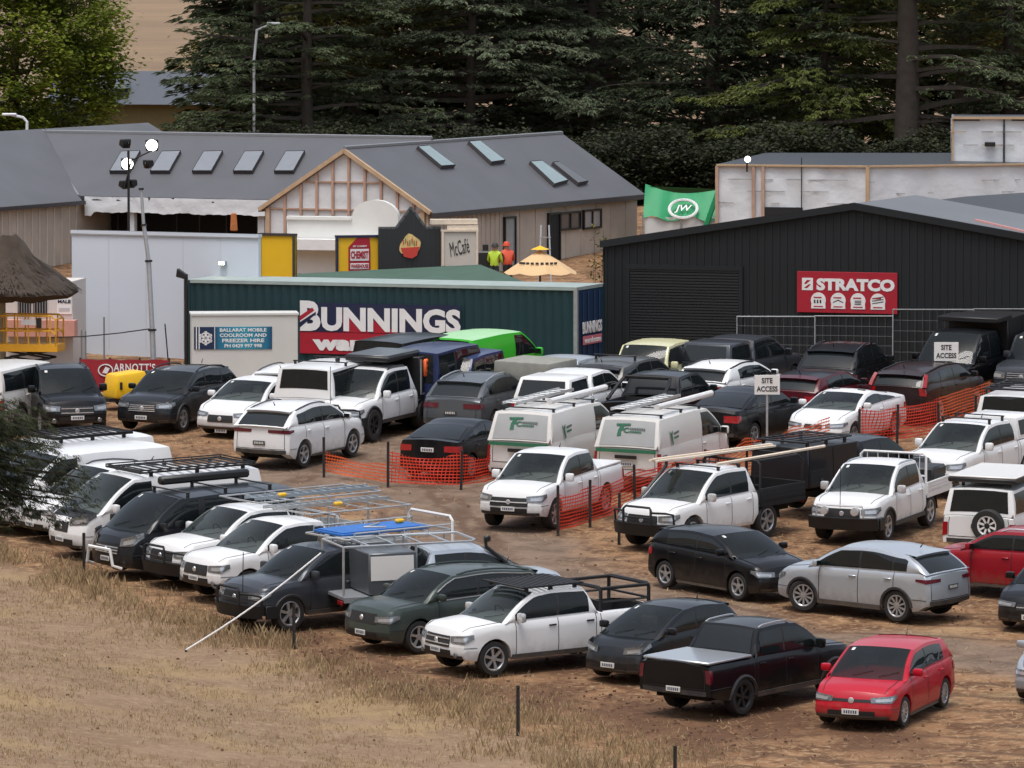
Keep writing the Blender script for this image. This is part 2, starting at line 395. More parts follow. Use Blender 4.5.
        for i in range(len(xs) - 1):
            xm = (xs[i] + xs[i + 1]) / 2
            for j in range(n - 1):
                deckj = 8 <= j <= 13
                if s.tub and deckj and s.X(s.tub[1]) - .001 <= xm <= s.X(s.tub[0]) + .001: continue
                side = (2 <= j <= 6) or (n - 8 <= j <= n - 4)
                zm = (S[i][j].z + S[i][j + 1].z) / 2
                r = 'body'
                if deckj and xm > cowl and xm < s.x1 - .10: r = 'bonnet'
                elif side and len(s.doors) > 1 and s.X(s.doors[-1]) < xm < s.X(s.doors[0]) and s.zb(xm) < s.clr + .05:
                    for q in range(len(s.doors) - 1):
                        if s.X(s.doors[q + 1]) < xm < s.X(s.doors[q]): r = 'door%d%s' % (q, 'L' if j < n / 2 else 'R')
                elif xm > s.axx[0] + s.Ra and zm < s.bump: r = 'bumpF'
                elif xm < s.axx[1] - s.Ra and zm < s.bump: r = 'bumpR'
                rg(r).add([S[i][j], S[i][j + 1], S[i + 1][j + 1], S[i + 1][j]], [(0, 1, 2, 3)])
        cols = [1.0] + fr + [-1.0]
        for end, x in (('F', s.x1), ('R', s.x0)):
            zb, zs = s.zb(x), s.zs(x); G = []
            for q in qf:
                z = zb + (zs - zb) * q; y = s.sy(x, z)
                G.append([s.df(x, f * y, z + (s.crown * (1 - f * f) if q == 1 else 0)) for f in cols])
            for i in range(len(qf) - 1):
                for j in range(len(cols) - 1):
                    z = (G[i][j].z + G[i + 1][j].z) / 2
                    r = 'bump' + end if z < s.bump else ('body' if end == 'F' else ('gate' if 0 < j < len(cols) - 2 else 'body'))
                    f = [G[i][j], G[i][j + 1], G[i + 1][j + 1], G[i + 1][j]]
                    rg(r).add(f if end == 'R' else f[::-1], [(0, 1, 2, 3)])
        B = rg('body')
        # seams, sill and arch trims belong to the body shell
        for d in s.doors + ([s.tub[0] - .03] if s.tub else []):
            x = s.X(d)
            for sd in (1, -1):
                for q0, q1 in zip(qf[1:], qf[2:]):
                    zb, zs = s.zb(x), s.zs(x); pts = []
                    for q in (q0, q1):
                        z = zb + (zs - zb) * q; y = sd * (s.sy(x, z) + .003); pts += [s.df(x - .009, y, z), s.df(x + .009, y, z)]
                    B.quad(pts[0], pts[1], pts[3], pts[2], TRIM)
        sm = MB()
        for sd in (1, -1):                     # shut lines of bonnet, bumper and tailgate
            xa, xb = s.X(s.w[0]) - .02, s.x1 - .10; pts = []
            for i in range(9):
                x = xa + (xb - xa) * i / 8; y = .85 * s.yb(x); pts.append(s.df(x, sd * y, s.zs(x) + s.crown * (1 - .85 ** 2) + .004))
            sm.tube(pts, .007, TRIM, 3)
            xa = s.axx[0] + s.Ra + .02; z = s.bump; sm.tube([s.df(xa + (s.x1 - xa) * i / 5, sd * (s.sy(xa + (s.x1 - xa) * i / 5, z) + .002), z) for i in range(6)], .007, TRIM, 3)
            if s.kind not in ('single', 'double'):
                xa = s.axx[1] - s.Ra - .02; sm.tube([s.df(xa + (s.x0 - xa) * i / 5, sd * (s.sy(xa + (s.x0 - xa) * i / 5, z) + .002), z) for i in range(6)], .007, TRIM, 3)
                sm.tube([s.df(s.x0, sd * .85 * s.sy(s.x0, z + (s.zs(s.x0) - z) * i / 4), z + (s.zs(s.x0) - z) * i / 4) + Vector((-.004, 0, 0)) for i in range(5)], .008, TRIM, 3)
        sm.tube([s.df(s.x0, f * s.sy(s.x0, s.bump), s.bump) + Vector((-.004, 0, 0)) for f in (.85, .5, 0, -.5, -.85)], .008, TRIM, 3)
        B.add(sm.v, sm.f, TRIM)
        am = k.get('arch')
        for a in s.axx:
            if not (s.x0 < a < s.x1) or not am: continue
            for sd in (1, -1):
                pts = []
                for i in range(13):
                    t = math.pi * i / 12; x = a + (s.Ra + .005) * math.cos(t); z = s.Rw + (s.Ra + .005) * math.sin(t)
                    z = min(z, s.zs(x) - .05); pts.append(s.df(x, sd * (s.sy(x, z) - .01), z))
                B.tube(pts, .045, PLASTIC, 5)
        if not (am or k.get('sill')) and s.kind in ('suv', 'hatch', 'sedan'):
            for sd in (1, -1): B.box((sum(s.axx) / 2, sd * (s.W / 2 - .075), s.clr + .02), (s.axx[0] - s.axx[1] - 2 * s.Ra - .05, .06, .06), PLASTIC)
        if am or k.get('sill'):
            for sd in (1, -1): B.box((sum(s.axx) / 2, sd * (s.W / 2 - .06), s.clr + .03), (s.axx[0] - s.axx[1] - 2 * s.Ra - .05, .11, .10), PLASTIC)
        uL = [s.x0 + .30, s.x1 - .35]
        B.box(((uL[0] + uL[1]) / 2, 0, (s.clr + .62) / 2 + .02), (uL[1] - uL[0], s.W - .56, .62 - s.clr), UNDER)
        B.box(((s.axx[0] + s.axx[1]) / 2, 0, s.clr + .03), (s.axx[0] - s.axx[1] - 2 * s.Ra, s.W - .16, .03), UNDER)
        if s.tub:
            a, b = s.X(s.tub[1]), s.X(s.tub[0]); y = .84 * s.yb((a + b) / 2); zf = .72; lm = PLASTIC
            zt = s.zs((a + b) / 2) + s.crown * .25
            B.quad((a, -y, zf), (b, -y, zf), (b, y, zf), (a, y, zf), lm)
            B.quad((a, -y, zf), (a, -y, zt), (b, -y, zt), (b, -y, zf), lm); B.quad((a, y, zf), (b, y, zf), (b, y, zt), (a, y, zt), lm)
            B.quad((a, -y, zf), (a, y, zf), (a, y, zt), (a, -y, zt), lm); B.quad((b, -y, zf), (b, -y, zt), (b, y, zt), (b, y, zf), lm)
        # greenhouse shell
        w0, w1, r1, r0 = s.X(s.w[0]), s.X(s.w[1]), s.X(s.r[0]), s.X(s.r[1])
        gx = [r0 + (r1 - r0) * i / 6 for i in range(7)] + [r1 + (w1 - r1) * i / 8 for i in range(1, 9)] + [w1 + (w0 - w1) * i / 8 for i in range(1, 9)]
        ts = [0, .25, .55, .85, 1]; fc = [.9, .6, .3, 0, -.3, -.6, -.9]
        G = []
        for x in gx:
            row = [s.gs(x, t) for t in ts] + [s.gt(x, f) for f in fc] + [s.gs(x, t, 0, -1) for t in reversed(ts)]
            G.append(row)
        RF = MB()
        for i in range(len(gx) - 1):
            for j in range(len(G[0]) - 1):
                if 4 < j < len(G[0]) - 6 and (gx[i] + gx[i + 1]) / 2 > w1 + .001: continue
                top = 4 <= j <= len(G[0]) - 6 and r1 - .001 <= (gx[i] + gx[i + 1]) / 2 <= w1 + .001
                (RF if top else B).add([G[i][j], G[i][j + 1], G[i + 1][j + 1], G[i + 1][j]], [(0, 1, 2, 3)], k.get('pillar') if not top else None)
        parts = {}
        def part(n, b, m, parent=root, ang=38):
            o = b.build(n, m, parent, ang=ang, weld=True); return o
        body = part('body', B, P); s.body = body
        part('roof', RF, k.get('roofm', P))
        if 'bonnet' in reg: part('bonnet', reg['bonnet'], k.get('bonnetm', P))
        bf = part('front_bumper', reg['bumpF'], k.get('bumpm', lower)); 
        if s.kind in ('single', 'double'): reg.get('bumpR') and part('cab_floor_edge', reg['bumpR'], P)
        else: br = part('rear_bumper', reg['bumpR'], k.get('rbumpm', k.get('bumpm', lower)))
        gate = part({'sedan': 'boot_lid', 'ute': 'tailgate', 'van': 'rear_door', 'box': 'rear_door', 'single': 'cab_back', 'double': 'cab_back'}.get(s.kind, 'tailgate'), reg['gate'], P)
        door = {}
        for n_, b in reg.items():
            if n_.startswith('door'): door[n_] = part('door', b, P)
        for n_, o in door.items():
            q = int(n_[4]); sd = 1 if n_[5] == 'L' else -1; x = s.X(s.doors[q + 1]) + .16; z = s.zs(x) - .14
            h = MB(); h.box((x, sd * (s.sy(x, z) + .022), z), (.20, .03, .035), bev=.010); part('handle', h, k.get('handlem', P), o)
        # glass
        b = MB(); u0, u1 = .0, .985
        b.grid([[s.gt(w0 + (w1 - w0) * (u0 + (u1 - u0) * i / 6), f * .93, .012) for f in (1, .75, .5, .25, 0, -.25, -.5, -.75, -1)] for i in range(7)])
        ws = part('windscreen', b, SCREEN)
        q = w0 + (w1 - w0) * .86; b = MB(); hq = (w1 - w0) * .055
        b.quad(s.gt(q - hq, -.78, .018), s.gt(q - hq, -.68, .018), s.gt(q + hq, -.68, .018), s.gt(q + hq, -.78, .018)); part('sticker', b, PLATE, ws)
        # what shows through the windscreen: dashboard, steering wheel, front seats
        zs_ = s.zs(w0); yw = s.yb(w0 - .3) - .10; b = MB(); b.hull8([(w0 - .62, -yw, zs_ - .25), (w0 + .05, -yw, zs_ - .2), (w0 + .05, yw, zs_ - .2), (w0 - .62, yw, zs_ - .25), (w0 - .60, -yw, zs_ + .0), (w0 - .02, -yw, zs_ - .02), (w0 - .02, yw, zs_ - .02), (w0 - .60, yw, zs_ + .0)], .03, DASH)
        b.box((w0 - 1.9, 0, zs_ - .2), (2.4, 2 * yw, .04), DASH); b.box((w0 - 2.2, 0, zs_ + .05), (.1, 2 * yw, .5), DASH)
        b.tube([(w0 - .72 + .06 * math.sin(R(30 * q)), -.38 + .18 * math.cos(R(30 * q)), zs_ + .04 + .17 * math.sin(R(30 * q))) for q in range(12)], .016, DASH, 4, closed=True)
        for sd in (1, -1):
            b.box((w0 - 1.25, sd * .38, zs_ + .02), (.16, .46, .56), SEAT, bev=.05); b.box((w0 - 1.28, sd * .38, zs_ + .38), (.10, .26, .18), SEAT, bev=.04)
        part('cabin_interior', b, DASH)
        b = MB()
        for sd in (.38, -.30):
            b = MB(); b.tube([s.gt(w0 - .05, sd, .035), s.gt(w0 + (w1 - w0) * .12, sd + .24, .03), s.gt(w0 + (w1 - w0) * .2, sd + .5 if sd < 0 else min(.86, sd + .45), .025)], .008, TRIM, 4)
            part('wiper', b, TRIM, ws)
        if k.get('rearglass', True):
            b = MB(); g0, g1 = s.rg; y0 = .86
            b.grid([[s.gt(r1 + (r0 - r1) * (g0 + (g1 - g0) * i / 5), f * y0, .010) for f in (1, .5, 0, -.5, -1)] for i in range(6)])
            part('rear_window', b, k.get('rglassm', GLASS))
        if s.kind in ('hatch', 'suv') and k.get('spoiler', True):
            b = MB(); b.grid([[s.gt(r1 + .10, f * .9, .018), s.gt(r1 - .10, f * .9, .03) + Vector((-.10, 0, .015)), s.gt(r1 - .10, f * .9, -.01) + Vector((-.08, 0, -.02))] for f in (1, .5, 0, -.5, -1)])
            part('spoiler', b, k.get('spoilerm', P))
        for sd in (1, -1):
            for d0, d1 in k.get('win', s.win):
                cn = []
                N_ = 10
                for i in range(N_ + 1):
                    x = s.X(d0) + (s.X(d1) - s.X(d0)) * i / N_; h = s.rail(x) - s.zs(x)
                    t0, t1 = .045 / max(h, .01), 1 - .065 / max(h, .01)
                    if t1 - t0 < .12: continue
                    cn.append([s.gs(x, t0 + (t1 - t0) * j / 3, .007, sd) for j in range(4)])
                if len(cn) < 2: continue
                b = MB(); b.grid(cn); part('side_window', b, k.get('sglassm', GLASS))
            if k.get('chrome'):                # bright strip under the windows
                x0_, x1_ = s.X(s.win[-1][1]), s.X(s.win[0][0]) ; b = MB()
                b.tube([s.gs(x0_ + (x1_ - x0_) * i / 8, .03, .012, sd) for i in range(9)], .012, CHROME, 4); part('window_trim', b, CHROME)
                b2 = MB(); pts = []
                for i in range(12):
                    x = x0_ + (x1_ - x0_) * i / 11; h = s.rail(x) - s.zs(x); pts.append(s.gs(x, 1 - .05 / max(.06, h), .012, sd))
                b2.tube(pts, .012, CHROME, 4); part('window_trim', b2, CHROME)
        if len(s.win) > 1:                     # dark pillars between the windows
            for sd in (1, -1):
                for (a0, a1), (b0, b1) in zip(s.win, s.win[1:]):
                    b = MB()
                    xa, xb = s.X(a1), s.X(b0); h = s.rail(xa) - s.zs(xa); t0, t1 = .045 / h, 1 - .065 / h
                    b.grid([[s.gs(xa, t0 + (t1 - t0) * j / 3, .004, sd) for j in range(4)], [s.gs(xb, t0 + (t1 - t0) * j / 3, .004, sd) for j in range(4)]])
                    part('door_pillar', b, TRIM)
        # nose
        fc = dict(FACE[s.kind]); fc.update(k.get('face', {}))
        def cap(end, f0, f1, z0, z1, off, n_=8, zin=None, zout=None):
            x = s.x1 if end == 'F' else s.x0; sg = 1 if end == 'F' else -1; g = []
            for i in range(n_ + 1):
                f = f0 + (f1 - f0) * i / n_; row = []
                for j in range(4):
                    z = z0 + (z1 - z0) * j / 3; p = s.df(x, f * s.sy(x, z), z); row.append(p + Vector((sg * off, 0, 0)))
                g.append(row)
            b = MB(); b.grid(g if end == 'F' else g[::-1]); return b
        def corner(end, f0, wrap, z0, z1, sd, off=.010, rise=0.0, taper=.6):
            x = s.x1 if end == 'F' else s.x0; sg = 1 if end == 'F' else -1; g = []
            for i in range(7):
                f = f0 + (1 - f0) * i / 6; row = []; t = i / 6 * .6
                for j in range(4):
                    zz0 = z0 + rise * t + (z1 - z0) * (1 - taper) * .5 * (1 - i / 6); zz = zz0 + (z1 + rise * t - zz0) * j / 3
                    row.append(s.df(x, sd * f * s.sy(x, zz), zz) + Vector((sg * off, sd * off * f, 0)))
                g.append(row)
            for i in range(1, 6):
                xx = x - sg * wrap * i / 5; row = []; t = .6 + .4 * i / 5; e = (i / 5) * (1 - taper)
                for j in range(4):
                    a = z0 + (z1 - z0) * e; zz = a + rise * t + (z1 - a) * j / 3
                    row.append(s.df(xx, sd * (s.sy(xx, zz)), zz) + Vector((sg * off * .3, sd * off, 0)))
                g.append(row)
            b = MB(); b.grid(g); return b
        gy, g0, g1 = fc['grille']
        if k.get('nogrille') is None:
            gr = part('grille', cap('F', -gy, gy, g0, g1, .008), k.get('grillem', TRIM), bf)
            if k.get('bars'):
                b = MB()
                for i in range(k['bars']):
                    z = g0 + (g1 - g0) * (i + .5) / k['bars']; b.tube([s.df(s.x1, f * s.sy(s.x1, z), z) + Vector((.02, 0, 0)) for f in (-gy * .97, -gy * .5, 0, gy * .5, gy * .97)], .016, k.get('barm', CHROME), 4)
                part('grille_bar', b, CHROME, gr)
            if k.get('badge', True):
                z = (g0 + g1) / 2; p = s.df(s.x1, 0, z) + Vector((.022, 0, 0)); b = MB(); b.lathe([(.001, .02), (.055, .015), (.065, 0)], CHROME, 12, Matrix.Translation(p) @ Matrix.Rotation(R(90), 4, 'Y')); part('badge', b, CHROME, gr)
        ly, l0, l1 = fc['low']
        part('lower_intake', cap('F', -ly, ly, l0, l1, .006), TRIM, bf)
        pz = fc.get('fplate', l1 - .02)
        def plate(end, z, par, m_):
            x = s.df(s.x1 if end == 'F' else s.x0, 0, z).x; sg = 1 if end == 'F' else -1
            b = MB(); b.box((x + sg * .022, 0, z), (.016, .372, .115), m_, bev=.004)
            for i in range(6): b.box((x + sg * .0315, -.125 + i * .05, z), (.002, .030, .062), INK if m_ is PLATE else PLATE)
            part('number_plate', b, m_, par)
        if k.get('rearband', True): part('front_valance', cap('F', -.96, .96, s.clr + .052, s.clr + .13, .006), PLASTIC, bf)
        plate('F', pz, bf, k.get('plate', PLATE))
        h0, h1, h2, hwp = fc['head']
        for sd in (1, -1):
            part('headlight', corner('F', h0, hwp, h1, h2, sd, .012, k.get('hrise', .05), .5), k.get('headm', LAMP), body)
            hl = corner('F', h0 + .12, hwp * .25, h1 + (h2 - h1) * .30, h2 - (h2 - h1) * .22, sd, .019, k.get('hrise', .05) * .8, .7); part('lens', hl, LENS, body)
            if s.kind not in ('single', 'double'):
                t0, t1, t2, twp = fc['tail']
                part('tail_light', corner('R', t0, twp, t1, t2, sd, .012, .0, k.get('ttaper', .8)), k.get('tailm', TAIL), body)
            fz = s.clr + (s.bump - s.clr) * .45
            if k.get('fog', s.kind in ('ute', 'single', 'double')):
                b = MB(); p = s.df(s.x1, sd * .76 * s.sy(s.x1, fz), fz); b.lathe([(.001, .02), (.05, .02), (.07, 0)], LAMP, 10, Matrix.Translation(p) @ Matrix.Rotation(R(90), 4, 'Y')); part('fog_lamp', b, LAMP, bf)
        if s.kind not in ('single', 'double'):
            par = gate if fc['rplate'] > s.bump else br
            plate('R', fc['rplate'], par, k.get('rplatem', k.get('plate', PLATE)))
            if k.get('rearband', True): part('rear_valance', cap('R', -.9, .9, s.zb(s.x0) + .004, s.zb(s.x0) + .11, .008), PLASTIC, br)
        # mirrors
        for sd in (1, -1):
            x = s.X(s.w[0] + .34); z = s.zs(x) + .11; y = sd * (s.hw(x) + .10)
            b = MB(); sz = (.13, .22, .16) if s.kind not in ('ute', 'single', 'double', 'box', 'van') else (.13, .22, .21)
            b.box((x, y, z), sz, bev=.045, seg=2); b.box((x, y - sd * .14, z - .05), (.06, .14, .05), TRIM)
            b.box((x - .066, y, z), (.004, sz[1] * .78, sz[2] * .72), GLASS)
            part('mirror', b, k.get('mirm', P))
        # wheels
        st = k.get('rims', 'five'); tw = k.get('tw', .225 if s.Rw < .37 else .26); Rt = k.get('Rt', s.Rw)
        wm, rm = wheel_meshes(Rt, tw, st)
        for i, d in enumerate(s.ax):
            for sd in (1, -1):
                o = bpy.data.objects.new('wheel', wm); COL.objects.link(o); o.parent = root
                o.location = (s.X(d), sd * (s.W / 2 - .025 - tw / 2 + k.get('wout', 0)), Rt)
                rot = 0 if sd > 0 else 180
                if i == 0: rot += k.get('steer', 0)
                o.rotation_euler = (0, 0, R(rot))
                r_ = bpy.data.objects.new('rim', rm); COL.objects.link(r_); r_.parent = o
        s.part = part
        if k.get('antenna', s.kind in ('hatch', 'suv')):
            b = MB(); x = r1 + .15; b.tube([(x, 0, s.H - .02), (x - .08, 0, s.H + .09)], .018, TRIM, 4, .008); part('antenna', b, TRIM)
        return root
    # ---------------------------------------------------------------- fittings
    def rails(s, m=TRIM, h=.05):
        for sd in (1, -1):
            x0, x1 = s.X(s.r[0] - .05), s.X(s.w[1] + .15); b = MB(); pts = []
            for i in range(9):
                x = x0 + (x1 - x0) * i / 8; e = h if 0 < i < 8 else .0
                pts.append((x, sd * (s.yr(x) - .05), s.rail(x) + .01 + e))
            b.tube(pts, .022, m, 5); s.part('roof_rail', b, m)
    def bars(s, ds, m=TRIM, h=.12, over=.06):
        for d in ds:
            x = s.X(d); y = s.yr(x) + over - .06; z = s.rail(x) + h; b = MB()
            b.box((x, 0, z), (.06, 2 * y, .03), m, bev=.008)
            for sd in (1, -1): b.box((x, sd * (y - .06), z - h / 2), (.07, .05, h), m)
            s.part('roof_bar', b, m)
    def basket(s, d0, d1, m=BSTEEL, h=.10, slats=9, wall=.0, wide=0, name='roof_rack'):
        x0, x1 = s.X(d1), s.X(d0); xm = (x0 + x1) / 2; y = s.yr(clamp(xm, s.X(s.r[0]), s.X(s.w[1]))) + wide; z = s.H + h; b = MB()
        b.tube([(x0, -y, z), (x1, -y, z), (x1, y, z), (x0, y, z)], .025, m, 5, closed=True)
        if wall: b.tube([(x0, -y, z + wall), (x1, -y, z + wall), (x1, y, z + wall), (x0, y, z + wall)], .018, m, 5, closed=True)
        for i in range(slats):
            x = x0 + (x1 - x0) * (i + .5) / slats; b.box((x, 0, z), (.07, 2 * y, .025), m)
        if wall:
            for i in range(5):
                for sd in (1, -1): b.tube([(x0 + (x1 - x0) * i / 4, sd * y, z), (x0 + (x1 - x0) * i / 4, sd * y, z + wall)], .014, m, 4)
        for i in range(3):
            x = x0 + (x1 - x0) * (.1 + .4 * i)
            for sd in (1, -1): b.box((x, sd * (y - .04 - wide), z - h / 2 - .02), (.09, .05, h + .04), m)
        s.part(name, b, m)
    def bullbar(s, m=BSTEEL, hoops=True, z1=1.02, low=.34):
        b = MB(); x = s.x1
        for i in range(12):
            f0, f1 = -1 + i / 6, -1 + (i + 1) / 6
            def C(f, z, o): 
                y = f * (s.W / 2 - .02); return Vector((x - .24 * abs(f) ** 3 + o, y, z))
            a, c = (C(f0, low, .08), C(f1, low, .08)); e, g = C(f0, low + .30, .14), C(f1, low + .30, .14)
            b.quad(a, c, g, e, m); b.quad(e, g, C(f1, low + .31, -.05), C(f0, low + .31, -.05), m); b.quad(C(f0, low - .02, -.1), C(f1, low - .02, -.1), c, a, m)
        for sd in (1, -1):                     # the winged ends of the steel bumper
            b.box((x - .42, sd * (s.W / 2 - .02), low + .14), (.36, .05, .30), m, bev=.01)
        o = s.part('bull_bar', b, m)
        if hoops:
            h = MB()
            h.tube([(x + .16, -.42, low + .28), (x + .16, -.42, z1 - .06), (x + .13, -.36, z1), (x + .13, .36, z1), (x + .16, .42, z1 - .06), (x + .16, .42, low + .28)], .032, m, 6)
            for sd in (1, -1): h.tube([(x + .14, sd * .42, z1 - .12), (x + .02, sd * .78, z1 - .12), (x - .12, sd * .90, z1 - .16), (x - .16, sd * .90, low + .30)], .028, m, 6)
            h.tube([(x + .16, -.42, (z1 + low) / 2 + .1), (x + .16, .42, (z1 + low) / 2 + .1)], .022, m, 5)
            s.part('hoop', h, m, o)
        return o
    def snorkel(s, side=-1):
        b = MB(); x = s.X(s.w[0] - .25); y = side * (s.hw(x) + .01)
        xa, za = s.X(s.w[1] - .02), s.H + .02
        b.tube([(x, y, s.zs(x) - .05), (s.X(s.w[0] + .05), y * .99, s.zs(x) + .03), (xa, side * (s.yr(s.X(s.w[1])) + .05), za - .02), (xa - .02, side * (s.yr(s.X(s.w[1])) + .06), za + .12)], .045, TRIM, 6)
        b.box((xa + .02, side * (s.yr(s.X(s.w[1])) + .06), za + .17), (.16, .10, .14), TRIM, bev=.03); s.part('snorkel', b, TRIM)
    def aerial(s, y=.3, h=1.0):
        b = MB(); b.tube([(s.x1 + .10, y, .95), (s.x1 + .08, y, .95 + h)], .010, TRIM, 4); s.part('aerial', b, TRIM)
    def chassis(s, d1):
        b = MB()
        for sd in (1, -1): b.box(((s.X(3.2) + s.X(d1)) / 2, sd * .42, .60), (d1 - 3.2, .09, .14), UNDER)
        b.box((s.axx[1], 0, s.Rw), (.14, 1.4, .14), UNDER)
        b.box((s.X(3.9), .0, .55), (.8, .7, .3), UNDER)
        s.part('chassis', b, UNDER)
    def tray(s, d0, d1, m=GALV, z=.86, side=.26, w=1.86, mb=None, hoop=True, tailm=TAIL):
        x0, x1 = s.X(d1), s.X(d0); xm = (x0 + x1) / 2; ln = x1 - x0
        s.chassis(d1 - .1)
        b = MB(); b.box((xm, 0, z), (ln, w, .07), m); b.box((xm, 0, z - .08), (ln - .1, .9, .10), UNDER)
        for sd in (1, -1):
            b.box((xm, sd * (w / 2 - .005), z - .03), (ln, .03, .12), m)
        fl = s.part('tray', b, m)
        if side:
            for sd in (1, -1):
                b = MB(); b.box((xm, sd * (w / 2 - .012), z + .04 + side / 2), (ln - .02, .03, side), bev=.004)
                for i in range(3): b.box((xm, sd * (w / 2 + .006), z + .08 + side * (i + .3) / 3.2), (ln - .04, .012, .03))
                s.part('drop_side', b, m, fl)
            b = MB(); b.box((x0 + .012, 0, z + .04 + side / 2), (.03, w - .05, side), bev=.004); b.box((x0 - .008, 0, z + .04 + side * .6), (.012, w - .1, .04)); s.part('tail_board', b, m, fl)
        for sd in (1, -1):
            b = MB(); b.box((x0 - .01, sd * (w / 2 - .24), z - .11), (.03, .34, .10), tailm, bev=.008); s.part('tail_light', b, tailm, fl)
            b = MB(); pts = [(s.axx[1] + (s.Ra + .06) * math.cos(math.pi * i / 8), s.Rw + (s.Ra + .04) * math.sin(math.pi * i / 8)) for i in range(9)]
            b.grid([[(px_, sd * (w / 2 - .02), pz_), (px_, sd * (w / 2 - .30), pz_)] for px_, pz_ in pts]); s.part('mudguard', b, PLASTIC)
        if hoop:
            b = MB(); hm = mb or m
            b.tube([(x1 - .04, -w / 2 + .06, z), (x1 - .04, -w / 2 + .06, s.H - .02), (x1 - .04, -w / 2 + .14, s.H + .06), (x1 - .04, w / 2 - .14, s.H + .06), (x1 - .04, w / 2 - .06, s.H - .02), (x1 - .04, w / 2 - .06, z)], .035, hm, 6)
            b.tube([(x1 - .04, -w / 2 + .06, z + .45), (x1 - .04, w / 2 - .06, z + .45)], .025, hm, 5)
            for i in range(6): b.tube([(x1 - .04, -.7 + .28 * i, z + .45), (x1 - .04, -.7 + .28 * i, s.H + .04)], .012, hm, 4)
            s.part('headboard', b, hm)
        return fl
    def ladder_rack(s, d0, d1, z, w=1.7, m=ALUM, posts=(), zb=.9, rr=.028, extra=True):
        x0, x1 = s.X(d1), s.X(d0); b = MB()
        for sd in (1, -1): b.tube([(x0, sd * w / 2, z), (x1 - .12, sd * w / 2, z), (x1, sd * (w / 2 - .12), z + .02)], rr, m, 6)
        b.tube([(x1, -w / 2 + .12, z + .02), (x1, w / 2 - .12, z + .02)], rr, m, 6); b.tube([(x0, -w / 2, z), (x0, w / 2, z)], rr, m, 6)
        if extra:
            for sd in (1, -1): b.tube([(x0, sd * w / 2, z + .14), (x1 - .3, sd * w / 2, z + .14)], rr * .8, m, 5)
            for i in range(5):
                for sd in (1, -1): b.tube([(x0 + (x1 - .3 - x0) * i / 4, sd * w / 2, z), (x0 + (x1 - .3 - x0) * i / 4, sd * w / 2, z + .14)], rr * .6, m, 4)
        for i in range(1, 5):
            x = x0 + (x1 - x0) * i / 5; b.tube([(x, -w / 2, z), (x, w / 2, z)], rr * .8, m, 5)
        for d in posts:
            for sd in (1, -1): b.tube([(s.X(d), sd * w / 2, zb), (s.X(d), sd * w / 2, z)], rr * 1.1, m, 6)
        s.part('ladder_rack', b, m)
    def box_canopy(s, d0, d1, z0, z1, w, m, doorm=None, doors=1, name='canopy', slope=.0, trimm=None, lower=None):
        x0, x1 = s.X(d1), s.X(d0); b = MB(); i = .05
        b.hull8([(x0, -w / 2, z0), (x1, -w / 2, z0), (x1, w / 2, z0), (x0, w / 2, z0), (x0 + .02, -w / 2 + i, z1), (x1 - slope, -w / 2 + i, z1), (x1 - slope, w / 2 - i, z1), (x0 + .02, w / 2 - i, z1)], .025)
        o = s.part(name, b, m)
        for sd in (1, -1):
            for q in range(doors):
                a0 = x0 + .06 + (x1 - x0 - .1 - slope) * q / doors; a1 = x0 + .02 + (x1 - x0 - .1 - slope) * (q + 1) / doors
                def yy(z): return sd * (w / 2 - i * (z - z0) / (z1 - z0) + .012)
                zl = z0 + (z1 - z0) * (.34 if lower else .06)
                b = MB(); za, zb_ = zl, z1 - .07
                b.add([(a0, yy(za), za), (a1, yy(za), za), (a1, yy(zb_), zb_), (a0, yy(zb_), zb_), (a0, yy(za) - sd * .03, za), (a1, yy(za) - sd * .03, za), (a1, yy(zb_) - sd * .03, zb_), (a0, yy(zb_) - sd * .03, zb_)],
                      [(0, 1, 2, 3), (0, 4, 5, 1), (1, 5, 6, 2), (2, 6, 7, 3), (3, 7, 4, 0)])
                dd = s.part('canopy_door', b, doorm or m, o)
                b = MB(); b.box(((a0 + a1) / 2, yy(zl) + sd * .012, zl + (-.14 if lower else .1)), (.12, .03, .09), TRIM, bev=.01); s.part('latch', b, TRIM, dd)
        return o
    def shell_canopy(s, d0, d1, m, glass=GLASS, z1=None, name='canopy'):
        x1, x0 = s.X(d0), s.X(d1); z0 = s.zs((x0 + x1) / 2) + .02; z1 = z1 or s.H - .02; yb = s.yb((x0 + x1) / 2) - .01; yt = s.W / 2 * .79
        b = MB(); vs = [(x0, -yb, z0), (x1, -yb, z0), (x1, yb, z0), (x0, yb, z0), (x0 + .28, -yt, z1), (x1, -yt, z1), (x1, yt, z1), (x0 + .28, yt, z1)]
        b.hull8(vs, .05, seg=2); o = s.part(name, b, m)
        g = MB(); V = [Vector(p) for p in vs]
        def face(a, b_, c, d, u0, u1, v0, v1, n_):
            P_ = lambda u, v: (a * (1 - u) + b_ * u) * (1 - v) + (d * (1 - u) + c * u) * v + n_
            q = MB(); q.quad(P_(u0, v0), P_(u1, v0), P_(u1, v1), P_(u0, v1)); return q
        s.part('rear_window', face(V[3], V[0], V[4], V[7], .08, .92, .14, .88, Vector((-.012, 0, .004))), glass, o)
        s.part('side_window', face(V[0], V[1], V[5], V[4], .10, .90, .2, .84, Vector((0, -.012, .004))), glass, o)
        s.part('side_window', face(V[2], V[3], V[7], V[6], .10, .90, .2, .84, Vector((0, .012, .004))), glass, o)
        return o
    def lid(s, m):
        x0, x1 = s.X(s.tub[1]), s.X(s.tub[0]); z = s.zs((x0 + x1) / 2) + .035; y = s.yb((x0 + x1) / 2) - .02
        b = MB(); b.box(((x0 + x1) / 2, 0, z + .02), (x1 - x0 + .06, 2 * y, .06), m, bev=.02); s.part('tub_cover', b, m)
        b2 = MB()
